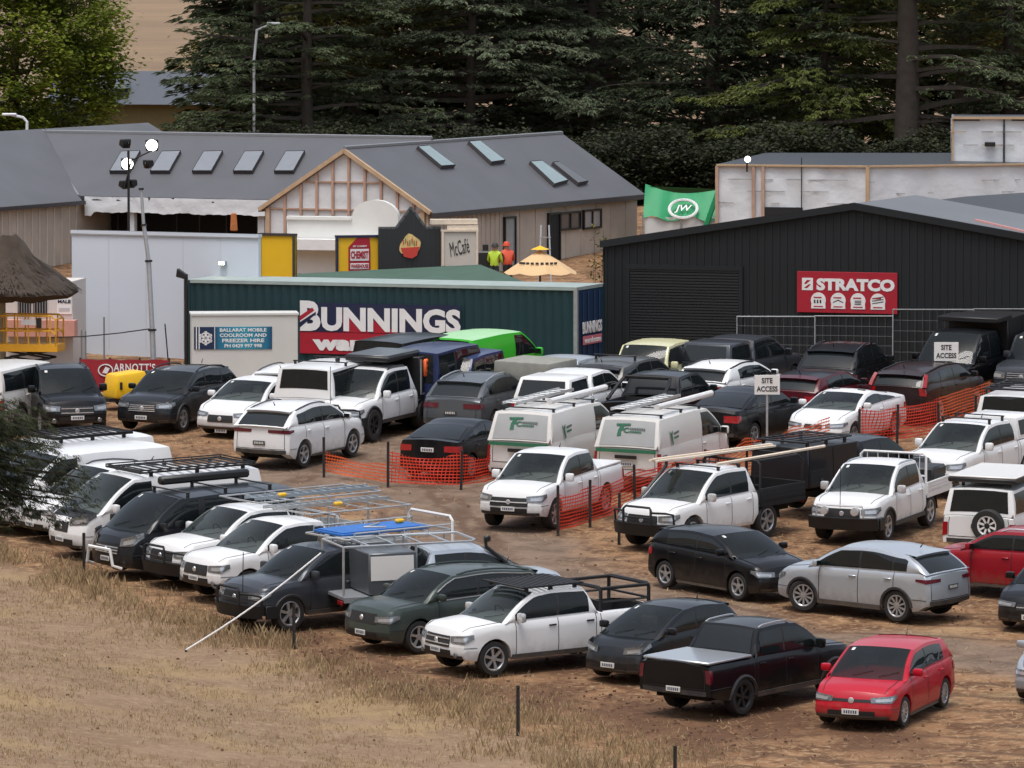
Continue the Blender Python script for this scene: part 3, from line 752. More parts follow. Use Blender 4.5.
    def sports_bar(s, m=BSTEEL):
        b = MB(); x = s.X(s.tub[0] + .05); z = s.zs(x); y = s.yb(x) - .07
        for sd in (1, -1): b.tube([(x - 1.05, sd * y, z + .05), (x - .35, sd * (y - .05), s.H - .22), (x - .08, sd * (y - .12), s.H - .04)], .05, m, 6)
        b.tube([(x - .10, -y + .12, s.H - .05), (x - .10, y - .12, s.H - .05)], .05, m, 6); s.part('sports_bar', b, m)
    def tub_rack(s, m=BSTEEL):
        x0, x1 = s.X(s.tub[1] - .12), s.X(s.tub[0] + .05); y = s.yb((x0 + x1) / 2) - .10; z0 = s.zs((x0 + x1) / 2); z = s.H - .10; b = MB()
        for x in (x0, x1):
            b.tube([(x, -y, z0), (x, -y, z - .06), (x, -y + .08, z), (x, y - .08, z), (x, y, z - .06), (x, y, z0)], .045, m, 6)
            b.tube([(x, -y, z0 + .22), (x, y, z0 + .22)], .03, m, 5)
        for sd in (1, -1):
            b.tube([(x0, sd * y, z - .02), (x1, sd * y, z - .02)], .04, m, 6); b.tube([(x0, sd * y, z0 + .22), (x1, sd * y, z0 + .22)], .025, m, 5)
        s.part('tub_rack', b, m)
    def spare(s, y=-.35, z=1.0, style='steel'):
        wm, rm = wheel_meshes(s.Rw, .25, style); o = bpy.data.objects.new('spare_wheel', wm); COL.objects.link(o); o.parent = s.root
        o.location = (s.x0 - .16, y, z); o.rotation_euler = (0, 0, R(90)); r_ = bpy.data.objects.new('rim', rm); COL.objects.link(r_); r_.parent = o
        b = MB(); b.box((s.x0 - .03, y, z), (.1, .3, .3), TRIM); s.part('spare_wheel_carrier', b, TRIM)
    # ---------------------------------------------------------------- standing it in the yard
    def pts(s):
        out = []
        for o in s.root.children:
            if o.type == 'MESH' and o.name.split('.')[0] in ('body', 'roof', 'wheel', 'front_bumper', 'rear_bumper', 'bonnet'):
                M = Matrix.LocRotScale(o.location, o.rotation_euler, None)
                vs = o.data.vertices; out += [M @ vs[i].co for i in range(0, len(vs), 1 if len(vs) < 900 else 2)]
        return out
    def M(s, x, y, h, dz=0.0, pitch=0.0):
        return Matrix.Translation((x, y, gz(x, y) + dz)) @ Matrix.Rotation(TILT, 4, 'X') @ Matrix.Rotation(R(90 - h), 4, 'Z')
    def place(s, x, y, h, dz=0.0):
        s.root.matrix_world = s.MW = s.M(x, y, h, dz)
    def solve(s, h, xa, ya):
        """find where in the yard a vehicle of this size stands, from one side and one top/bottom edge in the photograph"""
        P = s.pts(); g = gp(xa[1], 480); x, y = g.x, {'ymax': gp(xa[1], ya[1]).y, 'ymin': gp(xa[1], ya[1] + 66).y}[ya[0]]
        for _ in range(14):
            Mx = s.M(x, y, h); q = [pix(Mx @ p) for p in P]
            vx = {'xmin': min(a[0] for a in q), 'xmax': max(a[0] for a in q)}[xa[0]]
            vy = {'ymin': min(a[1] for a in q), 'ymax': max(a[1] for a in q)}[ya[0]]
            sc = F / (Vector((x, y, 0)) - EYE).length
            x += (xa[1] - vx) / sc; y -= (ya[1] - vy) / (sc * .16) * .7
        return x, y, (min(a[0] for a in q), max(a[0] for a in q), min(a[1] for a in q), max(a[1] for a in q))
# ------------------------------------------------------------------ the vehicles of the yard
POSE = {'redhatch': (7.82, 141.96), 'blackute': (5.06, 143.63), 'blackhatch2': (3.28, 147.63), 'whiterack': (0.56, 148.81), 'sagesuv': (-1.45, 151.94), 'service': (-1.39, 154.95), 'bluerack': (-4.20, 155.30), 'whitelr': (-5.31, 159.68), 'whitebb': (-6.23, 162.01), 'bvan': (-7.69, 163.58), 'wvan': (-8.80, 166.93), 'wsuv': (-10.17, 169.59), 'wvan2': (-11.08, 171.36), 'wvan3': (-11.62, 173.56), 'blackhatch': (5.15, 159.91), 'silversuv': (8.33, 156.46), 'redsuv': (11.98, 159.35), 'blacksedan2': (12.64, 155.43), 'silverhatch': (12.08, 145.11), 'hilux': (4.80, 168.64), 'canopyute': (8.81, 175.23), 'whitetray': (9.19, 170.16), 'patrol': (12.22, 166.60), 'colorado': (0.98, 172.55), 'workvan': (1.25, 181.36), 'workvan2': (4.06, 180.00), 'blacksedan': (-1.32, 182.01), 'sportage': (-5.75, 184.39), 'bmw': (9.33, 189.05), 'whiteute29': (12.13, 178.81), 'whitewagon28': (14.28, 185.80), 'navara': (-3.92, 190.49), 'i30': (-7.23, 191.16), 'outback': (-9.47, 192.44), 'blackute1': (-12.76, 191.72), 'whitewagon1': (-14.06, 192.20), 'whitewagon5': (-5.97, 193.18), 'troopy': (-4.92, 191.04), 'blackbox': (-2.75, 198.02), 'greenvan': (-0.81, 199.29), 'blueute': (-1.73, 193.39), 'bluebox': (-1.93, 193.67), 'tiguan': (-0.85, 191.15), 'canvasute': (1.61, 194.01), 'whitecanopy': (1.83, 190.69), 'blacktub': (4.28, 190.06), 'taupe': (3.30, 194.07), 'cream': (3.89, 196.94), 'greycanopy': (6.74, 199.43), 'whitesuv20': (6.34, 195.08), 'blackwagon': (6.59, 188.99), 'maroon': (8.80, 193.52), 'blacksuv': (9.77, 198.16), 'volvo': (11.94, 194.35), 'tipper': (13.25, 199.19), 'edgewagon': (15.72, 199.27)}   # where each vehicle stands: metres across, metres away
CARS = {}
GRP = {'ute': 'utes parked in the dirt yard', 'car': 'cars parked in the dirt yard', 'van': 'vans parked in the dirt yard', 'four wheel drive': 'four wheel drives parked in the dirt yard'}
def V(key, kind, P, name, label, cat, h, xa, ya, fit=None, **k):
    c = Car(kind, **k); c.make(name, label, cat, P, GRP[cat])
    if key in POSE: x, y = POSE[key]
    else:
        x, y, bb = c.solve(h, xa, ya); print('POSE', key, '(%.2f, %.2f)' % (x, y), 'bbox %d %d %d %d' % bb)
    if fit: fit(c)
    c.place(x, y, h); CARS[key] = c
    return c
NAMES_UTE, CARN, VANN, SUVN = 'parked_ute', 'parked_car', 'parked_van', 'parked_wagon'
def tall_lights(c):
    for sd in (1, -1):
        b = MB(); r0, r1 = c.X(c.r[1]), c.X(c.r[0]); b.tube([c.gs(r0 + (r1 - r0) * u, .97, .01, sd) + Vector((-.02, 0, 0)) for u in (.02, .3, .6, .85)], .065, TAIL, 6); c.part('tall_tail_light', b, TAIL)
# --- nearest row, along the toe of the grassy bank
V('redhatch', 'hatch', RED, CARN, 'bright red hatchback with silver wheels standing alone nearest the dry grass', 'car', 202, ('xmin', 815), ('ymax', 727), None, rims='ten', face=dict(grille=(.52, .60, .66)), L=4.36, H=1.54, W=1.86)
V('blackute', 'ute', BLACK, NAMES_UTE, 'black dual cab ute seen from behind with silver tub cover and sports bar', 'ute', 39, ('xmin', 640), ('ymax', 715),
  lambda c: (c.lid(LSILVER), c.rails(ALUM, .04)), rims='dark', Rt=.40, arch=True, rplatem=PLATE, W=1.92, tailm=DTAIL)
V('blackhatch2', 'hatch', BLACK2, CARN, 'small black rounded hatchback squeezed between the white ute and the black ute', 'car', 219, ('xmin', 585.5), ('ymin', 598.5), None, L=3.84, W=1.68, H=1.53, ax=(.75, 3.2), w=(.72, 1.85), r=(3.30, 3.78), doors=[1.1, 2.15, 3.0], win=[(1.0, 2.12), (2.18, 2.95), (3.0, 3.4)], nogrille=1,
  deck=[(0, .62), (.08, .72), (.35, .84), (.7, .93), (1.0, .98), (3.0, 1.04), (3.55, 1.06), (3.75, 1.02), (3.84, .95)], face=dict(head=(.50, .60, .78, .50)), hrise=.12)
V('whiterack', 'ute', WHITE, NAMES_UTE, 'white dual cab ute with black roof basket and black rack over its tub', 'ute', 236, ('xmin', 421.5), ('ymax', 676),
  lambda c: (c.basket(1.75, 3.35, h=.06, slats=12, wide=.04), c.tub_rack()), rims='six', bars=2, handlem=TRIM, mirm=CHROME, sill=True, L=5.35)
V('sagesuv', 'suv', SAGE, SUVN, 'sage green seven seat wagon with chrome window line beside the white ute', 'car', 233, ('xmin', 344.5), ('ymax', 653), lambda c: c.rails(SAGE, .03), L=4.80, W=1.90, H=1.70, ax=(.95, 3.77), w=(1.15, 2.0), r=(4.2, 4.66), doors=[1.5, 2.62, 3.65], win=[(1.5, 2.60), (2.66, 3.60), (3.66, 4.4)],
  deck=[(0, .86), (.08, .95), (.4, 1.03), (1.0, 1.08), (1.35, 1.10), (3.8, 1.15), (4.4, 1.17), (4.65, 1.14), (4.80, 1.04)], chrome=True, face=dict(grille=(.60, .68, .90)), sill=True)
def f_service(c):
    c.tray(3.72, 5.55, GALV, .80, 0, 1.84, hoop=False); c.box_canopy(3.78, 4.95, .86, 1.80, 1.80, GREY, WHITE2, 1, 'service_box', lower=True); c.snorkel()
    c.ladder_rack(2.3, 5.5, 1.96, 1.5, ALUM, posts=(3.76, 5.5), extra=False, zb=.86)
V('service', 'double', SILVER, NAMES_UTE, 'silver ute with a grey service box seen side on behind the sage green wagon', 'ute', 70, ('xmax', 566), ('ymin', 541), f_service, H=1.82)
def f_blue(c):
    c.bullbar(); c.aerial(.5, .9); c.tray(2.95, 5.2, GALV, .86, .22, 1.84); c.ladder_rack(2.5, 5.6, 1.93, 1.6, ALUM, posts=(3.0, 5.35)); b = MB(); x_ = c.X(5.55); b.tube([(x_, -.85, .9), (x_, -.85, 2.15), (x_, -.75, 2.25), (x_, .75, 2.25), (x_, .85, 2.15), (x_, .85, .9)], .035, WSTEEL, 6); c.part('rear_hoop', b, WSTEEL)
V('bluerack', 'single', DGREY, NAMES_UTE, 'dark grey ute with black bull bar carrying blue boards on its ladder rack', 'ute', 233, ('xmin', 219), ('ymin', 540.5), f_blue, rims='six', arch=True, Rt=.41, tw=.28)
def f_white_lr(c):
    c.tray(3.5, 5.6, ALUM, .86, .24, 1.84); c.ladder_rack(2.7, 5.7, 1.92, 1.6, ALUM, posts=(3.6, 5.6), extra=False, rr=.022)
V('whitelr', 'single', WHITE, NAMES_UTE, 'white cab ute with dark oval grille and long ladder rack, beside the dark grey ute', 'ute', 233, ('xmin', 180), ('ymin', 515), f_white_lr, L=3.45, rims='six', fog=True)
def f_white_bb(c):
    c.bullbar(); c.tray(3.5, 5.6, ALUM, .86, .24, 1.84); c.ladder_rack(2.2, 5.9, 1.92, 1.6, ALUM, posts=(3.6, 5.5), extra=False, rr=.022)
V('whitebb', 'single', WHITE, NAMES_UTE, 'white ute with black bull bar and silver ladder rack beside the black van', 'ute', 233, ('xmin', 146), ('ymin', 502), f_white_bb, arch=True)
def f_bvan(c):
    c.bars((1.9, 3.0, 4.3), TRIM, .12, .02)
    b = MB(); b.box((c.X(3.4), -c.yr(0) + .02, c.H + .16), (2.6, .24, .20), TRIM, bev=.05); c.part('awning', b, TRIM)
    b = MB(); b.tube([(c.x1 - .05, -.62, .28), (c.x1 + .16, -.55, .36), (c.x1 + .17, -.45, .74), (c.x1 + .17, .45, .74), (c.x1 + .16, .55, .36), (c.x1 - .05, .62, .28)], .04, WSTEEL, 6); c.part('nudge_bar', b, CHROME)
V('bvan', 'van', BLACK2, VANN, 'black van with roof bars and rolled awning between white van and white ute', 'van', 233, ('xmin', 92), ('ymin', 481), f_bvan, bars=3, win=[(.95, 2.10), (2.3, 3.3), (3.4, 4.7)], head=None, rims='six', H=1.93, face=dict(head=(.58, .74, .98, .5)), hrise=.16)
def f_wvan(c):
    c.basket(1.8, 5.1, BSTEEL, .07, 12, .06, .0)
    put_text('bonnet_lettering', 'S', .24, .26, WSTEEL, c.root, Matrix.Translation((c.X(.42), 0, 1.19)) @ Matrix.Rotation(R(-90), 4, 'Z') @ Matrix.Rotation(R(-68), 4, 'X'), bold=.03)
V('wvan', 'van', WHITE, VANN, 'white van with black bonnet lettered S and a long black roof rack', 'van', 236, ('xmin', 48.8), ('ymin', 462), f_wvan, bonnetm=TRIM, L=5.4, ax=(1.0, 4.4), r=(5.2, 5.34), H=1.97, W=1.95, deck=[(0, .86), (.08, .96), (.35, 1.06), (.75, 1.13), (1.1, 1.16), (5.2, 1.16), (5.33, 1.15), (5.40, 1.10)], face=dict(grille=(.36, .66, .90), head=(.40, .78, 1.0, .50)), hrise=.18)
V('wsuv', 'suv', WHITE, SUVN, 'white wagon with curved roof rails half hidden by the conifer branches', 'car', 233, ('xmin', 18), ('ymin', 461), lambda c: c.rails(DGREY, .05), H=1.78, L=4.5)
V('wvan2', 'van', WHITE, VANN, 'plain white van of which only the long bright roof shows', 'van', 233, ('xmax', 177), ('ymin', 440.5), None)
def f_wvan3(c): c.basket(1.9, 4.3, BSTEEL, .07, 10, .04, .0)
V('wvan3', 'van', WHITE, VANN, 'white van with short black roof rack farthest along the fence row', 'van', 233, ('xmax', 160), ('ymin', 430), f_wvan3)
# --- second row, in the open lane
V('blackhatch', 'hatch', BLACK, CARN, 'black hatchback with five spoke wheels nose to nose with the silver wagon', 'car', 141, ('xmin', 648), ('ymax', 600), None, rims='five', face=dict(grille=(.52, .58, .66)))
V('silversuv', 'suv', SILVER, SUVN, 'silver wagon with black wheel arch trims turning in the lane', 'car', 309, ('xmin', 778), ('ymax', 622), None, arch=True, rims='ten', tailm=DTAIL, steer=14, Rt=.375, rplatem=DPLATE, plate=PLATE, L=4.55, face=dict(tail=(.50, .94, 1.04, .42), rplate=.82), ttaper=.5)
V('redsuv', 'suv', DRED, SUVN, 'red wagon with bright silver roof rails behind the silver wagon', 'car', 306, ('xmin', 928), ('ymin', 525), lambda c: c.rails(ALUM, .05), arch=False, rims='five', L=4.45, H=1.62)
V('blacksedan2', 'sedan', BLACK, CARN, 'black sedan with star emblem nosing past the red wagon at the yard edge', 'car', 203, ('xmin', 998), ('ymax', 630), None, rims='ten', plate=PLATE, bars=1)
V('silverhatch', 'hatch', LSILVER, CARN, 'light silver hatchback of which only the nose shows beyond the red hatchback', 'car', 199, ('xmin', 1015), ('ymax', 702), None)
def f_hilux(c):
    c.bullbar(z1=1.12, low=.40); c.snorkel(side=-1); c.bars((2.35, 3.2), BSTEEL, .10, .02); c.tray(3.74, 5.65, BSTEEL, .86, .34, 1.86, BSTEEL)
    b = MB(); x0 = c.X(5.6)
    for y in (-.86, .86): b.tube([(x0, y, .9), (x0, y, 1.82), (x0 + .1, y * .9, 1.92), (x0 + 1.9, y * .9, 1.92)], .03, BSTEEL, 6)
    b.tube([(x0 + .1, -.78, 1.92), (x0 + .1, .78, 1.92)], .03, BSTEEL, 6); c.part('rear_hoop', b, BSTEEL)
V('hilux', 'double', WHITE, NAMES_UTE, 'white dual cab ute with black steel tray carrying pale timber lengths on racks', 'ute', 218, ('xmin', 618), ('ymin', 463), f_hilux, Rt=.42, Rw=.42, H=1.86, rims='six', mirm=CHROME, tw=.28, plate=DPLATE)
def f_canopy(c):
    c.chassis(5.6); c.box_canopy(3.72, 5.9, .82, 1.84, 1.86, BLACK2, BLACK2, 2); c.basket(3.8, 5.85, BSTEEL, .14, 7, .0, .02, 'canopy_rack')
V('canopyute', 'double', BLACK2, NAMES_UTE, 'charcoal ute with a tall black canopy and rack behind the timber carrying ute', 'ute', 38, ('xmax', 934), ('ymin', 433), f_canopy, H=1.83)
def f_whitetray(c):
    c.bullbar(hoops=False, low=.38); c.aerial(.0, 1.0); c.tray(3.74, 5.6, WSTEEL, .86, .26, 1.86, WSTEEL); c.rails(ALUM, .02)
    b = MB(); b.tube([(c.x1 + .12, -.62, .72), (c.x1 + .14, -.6, 1.0), (c.x1 + .14, .6, 1.0), (c.x1 + .12, .62, .72)], .024, CHROME, 6)
    for y in (-.40, .40): b.lathe([(.001, .10), (.10, .09), (.11, .02), (.05, -.02)], CHROME, 12, Matrix.Translation((c.x1 + .10, y, .86)) @ Matrix.Rotation(R(90), 4, 'Y'))
    c.part('driving_lamps', b, CHROME)
    b = MB(); b.box((c.X(5.2), 0, 1.18), (1.0, 1.5, .45), TRIM, bev=.06); c.part('toolbox', b, TRIM)
V('whitetray', 'double', WHITE, NAMES_UTE, 'white dual cab ute with round chrome driving lamps and a white tray', 'ute', 203, ('xmin', 812), ('ymin', 457), f_whitetray, H=1.82, arch=True, mirm=CHROME)
def f_patrol(c):
    c.spare(-.30, .98); b = MB(); b.box((c.X(3.3), 0, c.H + .16), (2.6, 1.75, .12), TRIM, bev=.03); b.box((c.X(3.3), 0, c.H + .24), (2.55, 1.7, .05), WHITE2, bev=.02)
    for d in (2.4, 4.2):
        for y in (-.6, .6): b.box((c.X(d), y, c.H + .04), (.08, .06, .14), TRIM)
    c.part('roof_tent', b, TRIM)
V('patrol', 'box', WHITE, 'parked_four_wheel_drive', 'boxy white four wheel drive with spare wheel on its back and folded roof tent', 'four wheel drive', 22, ('xmin', 942.5), ('ymin', 475), f_patrol, arch=True, rims='steel', rplatem=DPLATE, face=dict(rplate=.92), H=1.85)
# --- third row
V('colorado', 'ute', WHITE, NAMES_UTE, 'plain white dual cab ute with white tub cover beside the orange barrier mesh', 'ute', 204, ('xmin', 480), ('ymax', 529), lambda c: c.lid(WHITE), bars=1, barm=WHITE, face=dict(grille=(.62, .64, .86)), fog=False, rims='six', antenna=True, mirm=WHITE)
def f_vanroof(c): c.bars((1.9, 3.1, 4.4), BSTEEL, .10, .02)
def van_signs(c, root):
    # green band and silver screen across the back, sign writing on back and sides
    x = c.x0 - .045
    b = MB(); b.box((x - .012, 0, 1.09), (.02, 1.72, .09), BAND); o = c.part('green_band', b, BAND)
    b = MB(); p0 = c.gt(c.X(c.r[1]), 0, 0); r1_, r0_ = c.X(c.r[0]), c.X(c.r[1]); b.grid([[c.gt(r1_ + (r0_ - r1_) * (.12 + .84 * i / 5), f_ * .88, .014) for f_ in (1, .5, 0, -.5, -1)] for i in range(6)]); s_ = c.part('rear_screen', b, SCREENS)
    b = MB(); b.box((x - .02, .0, .93), (.03, .62, .09), TRIM); c.part('handle_bar', b, TRIM)
    mp = c.gt(r1_ + (r0_ - r1_) * .5, 0, .03); T = Matrix.Translation(mp) @ Matrix.Rotation(R(-90), 4, 'Z') @ Matrix.Rotation(-math.atan2(r1_ - r0_, c.rail(r1_) - c.rail(r0_)), 4, 'X') @ Matrix.Scale(.84, 4)
    g = MB(); g.poly([(-.42, .18), (.06, .20), (.06, .14), (-.16, .12), (-.16, -.02), (-.24, -.04), (-.22, -.20), (-.36, -.22), (-.34, -.02), (-.28, .11), (-.42, .12)], .004); o = g.build('emblem', SIGNGREEN, s_); o.matrix_local = T
    put_text('lettering', 'C', .20, .17, SIGNGREEN, s_, T @ Matrix.Translation((-.06, 0, -.02)), bold=.03)
    g = MB()
    for i in range(9): g.box((.08 + i * .058, 0, .03), (.042, .006, .07), INKG)
    for i in range(7): g.box((.08 + i * .058, 0, -.07), (.042, .006, .06), SIGNGREEN)
    o = g.build('lettering', INKG, s_); o.matrix_local = T
    for sd in (-1, 1):
        T = Matrix.Translation((c.X(4.0), sd * (c.gs(c.X(4.0), .33).y + .028), 1.42)) @ Matrix.Rotation(R(0 if sd < 0 else 180), 4, 'Z') @ Matrix.Rotation(R(-9), 4, 'X')
        g = MB(); g.poly([(-.30, .16), (-.22, .08), (-.08, .16), (-.14, .02), (-.12, -.2), (-.20, -.22), (-.22, -.02)], .004, SIGNGREEN)
        for i in range(7): g.box((-.02 + i * .05, 0, .06 + .005 * i), (.036, .006, .06), INKG)
        for i in range(6): g.box((-.02 + i * .05, 0, -.05 + .004 * i), (.036, .006, .05), SIGNGREEN)
        o = g.build('sign_writing', INKG, root); o.matrix_local = T
BAND = mat('green_band', (0.03, 0.16, 0.085), .5); SCREENS = mat('silver_screen', (0.33, 0.34, 0.34), .35); SIGNGREEN = mat('sign_green', (0.02, 0.13, 0.07), .5); INKG = mat('sign_grey', (0.10, 0.13, 0.12), .5)
def f_workvan(c): f_vanroof(c); van_signs(c, c.root)
wv = V('workvan', 'van', WHITE2, 'work_van', 'sign written white van with silver back, green band and ladder, beside the black sedan', 'van', 25, ('xmin', 487.5), ('ymin', 399), f_workvan, rearglass=False, L=5.0, face=dict(tail=(.92, .50, 1.04, .10), rplate=.74), rplatem=PLATE, tailm=TAIL, r=(4.72, 5.0))
o = copy_tree(wv.root); o['label'] = 'sign written white van whose cab stands nearest the site access post'
c2 = Car('van', **wv.k); c2.root = o; c2.body = wv.body
x, y = POSE['workvan2']
c2.place(x, y, 25); CARS['workvan2'] = c2
V('blacksedan', 'sedan', BLACK, CARN, 'black sedan behind the sagging orange mesh with white number plate', 'car', 24, ('xmin', 400), ('ymin', 417), None, H=1.47, L=4.6, rims='ten', face=dict(tail=(.56, .78, .95, .36), rplate=.84), rearband=False)
V('sportage', 'suv', WHITE, SUVN, 'white wagon with dark red light strip across its tailgate', 'car', 28, ('xmin', 233.5), ('ymax', 467.5), lambda c: c.rails(DGREY, .03), L=4.48, arch=False, rims='five', tailm=DTAIL, rplatem=DPLATE, face=dict(tail=(.30, .98, 1.08, .34), rplate=.72), bumpm=WHITE, ttaper=.6)
V('bmw', 'sedan', WHITE, CARN, 'white coupe with twin black oval grilles half wrapped by orange mesh', 'car', 207, ('xmin', 788), ('ymin', 388), None, L=4.64, H=1.39, roofm=WHITE, win=[(1.5, 2.75), (2.82, 3.80)], doors=[1.45, 2.9], face=dict(grille=(.34, .54, .66), low=(.8, .24, .36)), rims='five')
def f_ute29(c): c.bars((2.3, 3.1), BSTEEL, .14, .06); c.shell_canopy(3.74, 5.3, WHITE)
V('whiteute29', 'ute', WHITE, NAMES_UTE, 'white ute with two black roof bars parked behind the boxy four wheel drive', 'ute', 209, ('xmin', 902), ('ymin', 417), f_ute29, antenna=True)
V('whitewagon28', 'box', WHITE, 'parked_four_wheel_drive', 'white wagon with wide dark rear window and black roof bars by the orange mesh', 'four wheel drive', 22, ('xmin', 974), ('ymin', 385), lambda c: c.basket(1.9, 4.5, BSTEEL, .12, 6), rg=(.05, .8))
# --- fourth row, along the container and the shed
def f_navara(c):
    c.bullbar(z1=1.08, low=.42); c.snorkel(side=-1); c.aerial(.1, 1.2); c.tray(3.74, 5.55, BSTEEL, .92, 0, 1.9, BSTEEL, False)
    o = c.box_canopy(3.80, 5.5, .98, 2.06, 1.9, BSTEEL, BSTEEL, 1); c.rails(TRIM, .05)
    b = MB(); b.box((c.X(3.3), 0, c.H + .22), (2.0, 1.4, .16), TRIM, bev=.04); b.box((c.X(3.3), 0, c.H + .31), (1.9, 1.3, .04), GREY, bev=.015); c.part('roof_tent', b, TRIM)
    b = MB(); b.box((c.X(4.5), .97, 1.74), (1.1, .10, .50), HIVIS, bev=.04)
    for i in range(3): b.box((c.X(4.5), 1.025, 1.60 + .14 * i), (1.0, .01, .03), TRIM)
    c.part('orange_recovery_boards', b, HIVIS)
    b = MB(); b.box((c.X(3.80), .955, 1.5), (.05, .03, 1.0), ALUM); b.box((c.X(4.65), .955, 1.02), (1.7, .03, .05), ALUM); c.part('canopy_edge', b, ALUM)
CANVAS = mat('grey_canvas', (0.24, 0.24, 0.21), .9, var=.25, scale=5); HIVIS = mat('orange_plastic', (0.85, 0.14, 0.03), .5)
V('navara', 'double', WHITE, NAMES_UTE, 'lifted white ute with roof tent, black canopy and orange boards', 'ute', 206, ('xmin', 305), ('ymin', 363.5), f_navara, Rt=.45, Rw=.45, clr=.46, H=1.90, tw=.30, rims='mud', arch=True, wout=.05, hoops=1, ax=(.93, 4.08))
V('i30', 'hatch', WHITE, CARN, 'white hatchback with black six sided grille between the dark wagon and white wagon', 'car', 206, ('xmin', 197), ('ymin', 375.5), None, face=dict(grille=(.50, .44, .64), low=(.1, .2, .22)), rims='ten')
V('outback', 'suv', BLACK2, SUVN, 'black wagon with bright slatted grille and roof rails facing out from the white wall', 'car', 203, ('xmin', 117.5), ('ymax', 431.5), lambda c: c.rails(TRIM, .06), L=4.80, W=1.84, H=1.62, bars=4, arch=True, w=(1.15, 2.05), r=(4.1, 4.66), deck=[(0, .74), (.08, .84), (.4, .95), (1.0, 1.02), (1.35, 1.04), (3.8, 1.08), (4.4, 1.10), (4.65, 1.07), (4.80, .98)], win=[(1.4, 2.48), (2.54, 3.50), (3.56, 4.35)])
V('blackute1', 'ute', BLACK, NAMES_UTE, 'black dual cab ute with chrome grille bar behind the conifer branches', 'ute', 166, ('xmax', 107), ('ymin', 362.5), lambda c: c.rails(TRIM, .04), bars=2)
V('whitewagon1', 'box', WHITE2, 'parked_four_wheel_drive', 'white wagon hidden behind the black ute with only roof and windows showing', 'four wheel drive', 25, ('xmax', 82), ('ymin', 359), None)
V('whitewagon5', 'suv', WHITE, SUVN, 'white wagon behind the white hatchback with only dark back window showing', 'car', 25, ('xmin', 240), ('ymin', 363), lambda c: c.rails(DGREY, .04), rg=(.05, .9))
def f_troopy(c):
    c.bars((2.2, 3.6), BSTEEL, .10, .1)
V('troopy', 'box', WHITE, 'parked_four_wheel_drive', 'boxy white four wheel drive with black rack behind the lifted white ute', 'four wheel drive', 22, ('xmin', 273), ('ymin', 358), f_troopy, H=2.02, rg=(.06, .75))
V('blackbox', 'box', BLACK, 'parked_four_wheel_drive', 'black boxy wagon in front of the big lettered container', 'four wheel drive', 30, ('xmin', 348), ('ymin', 332), None, H=2.0, L=4.9)
V('greenvan', 'van', GREEN, VANN, 'lime green van with paler roof standing against the green container', 'van', 29, ('xmax', 546), ('ymin', 328.5), None, L=4.75, ax=(.9, 3.8), r=(4.55, 4.70), deck=[(0, .86), (.08, .96), (.35, 1.06), (.75, 1.13), (1.1, 1.16), (4.55, 1.16), (4.68, 1.15), (4.75, 1.10)], H=1.95, roofm=mat('paint_pale_green', (.35, .62, .33), .35))
V('blueute', 'box', NAVY, 'parked_four_wheel_drive', 'navy four wheel drive facing the lane between green van and grey wagon', 'four wheel drive', 201, ('xmin', 396), ('ymin', 347.5), None, H=1.9, L=4.4, ax=(.85, 3.4), r=(4.2, 4.34), win=[(1.55, 2.60), (2.66, 3.48), (3.58, 4.15)])
V('bluebox', 'box', NAVY2, 'parked_four_wheel_drive', 'deep navy boxy wagon close behind the navy four wheel drive', 'four wheel drive', 24, ('xmax', 505), ('ymin', 341.5), None, H=2.2)
V('tiguan', 'suv', GREY, SUVN, 'grey wagon with dark back window and black number plate behind the black sedan', 'car', 22, ('xmin', 423), ('ymin', 371), lambda c: c.rails(ALUM, .04), L=4.65, tailm=DTAIL, rplatem=DPLATE, face=dict(tail=(.44, .86, 1.0, .34), rplate=.74))
def f_canvas(c):
    b = MB(); x0, x1 = c.X(5.36), c.X(3.72)
    b.hull8([(x0, -.92, 1.12), (x1, -.92, 1.12), (x1, .92, 1.12), (x0, .92, 1.12), (x0, -.90, 1.86), (x1, -.90, 1.86), (x1, .90, 1.86), (x0, .90, 1.86)], .05, seg=2); c.part('canvas_canopy', b, CANVAS)
V('canvasute', 'ute', LSILVER, NAMES_UTE, 'silver ute with square grey canvas canopy behind the white canopied ute', 'ute', 30, ('xmin', 495), ('ymin', 354), f_canvas, H=1.8)
V('whitecanopy', 'ute', WHITE, NAMES_UTE, 'white ute with matching white canopy behind the sign written vans', 'ute', 23, ('xmin', 511), ('ymin', 367.5), lambda c: c.shell_canopy(3.72, 5.3, WHITE), antenna=False)
V('blacktub', 'ute', BLACK, NAMES_UTE, 'black ute with sports bar beyond the white conduit on the van', 'ute', 24, ('xmin', 598), ('ymin', 370), lambda c: c.sports_bar(BSTEEL), rgl=1)
V('taupe', 'suv', TAUPE, SUVN, 'brown grey wagon with black roof bar and rear spoiler before the cream four wheel drive', 'car', 26, ('xmin', 565), ('ymin', 355), lambda c: c.bars((3.2,), TRIM, .14, .0), L=4.8, W=1.9, H=1.78, r=(4.25, 4.62), win=[(1.4, 2.48), (2.54, 3.46), (3.52, 4.3)], deck=KINDS['box']['deck'], spoilerm=TRIM)
V('cream', 'box', CREAM, 'parked_four_wheel_drive', 'cream boxy four wheel drive parked by the shed roller door', 'four wheel drive', 201, ('xmin', 600), ('ymin', 338), None, H=1.82, mirm=CREAM, L=3.75, W=1.70, ax=(.75, 2.95), r=(3.58, 3.70), doors=[1.55, 2.65], win=[(1.55, 2.6), (2.72, 3.5)], deck=[(0, .92), (.06, 1.0), (.4, 1.06), (1.2, 1.11), (1.5, 1.12), (3.5, 1.14), (3.7, 1.13), (3.75, 1.1)])
def f_can19(c): c.shell_canopy(3.70, 5.3, DGREY)
V('greycanopy', 'ute', DGREY, NAMES_UTE, 'dark grey ute with matching canopy before the shed roller door', 'ute', 27, ('xmin', 675), ('ymin', 334), f_can19)
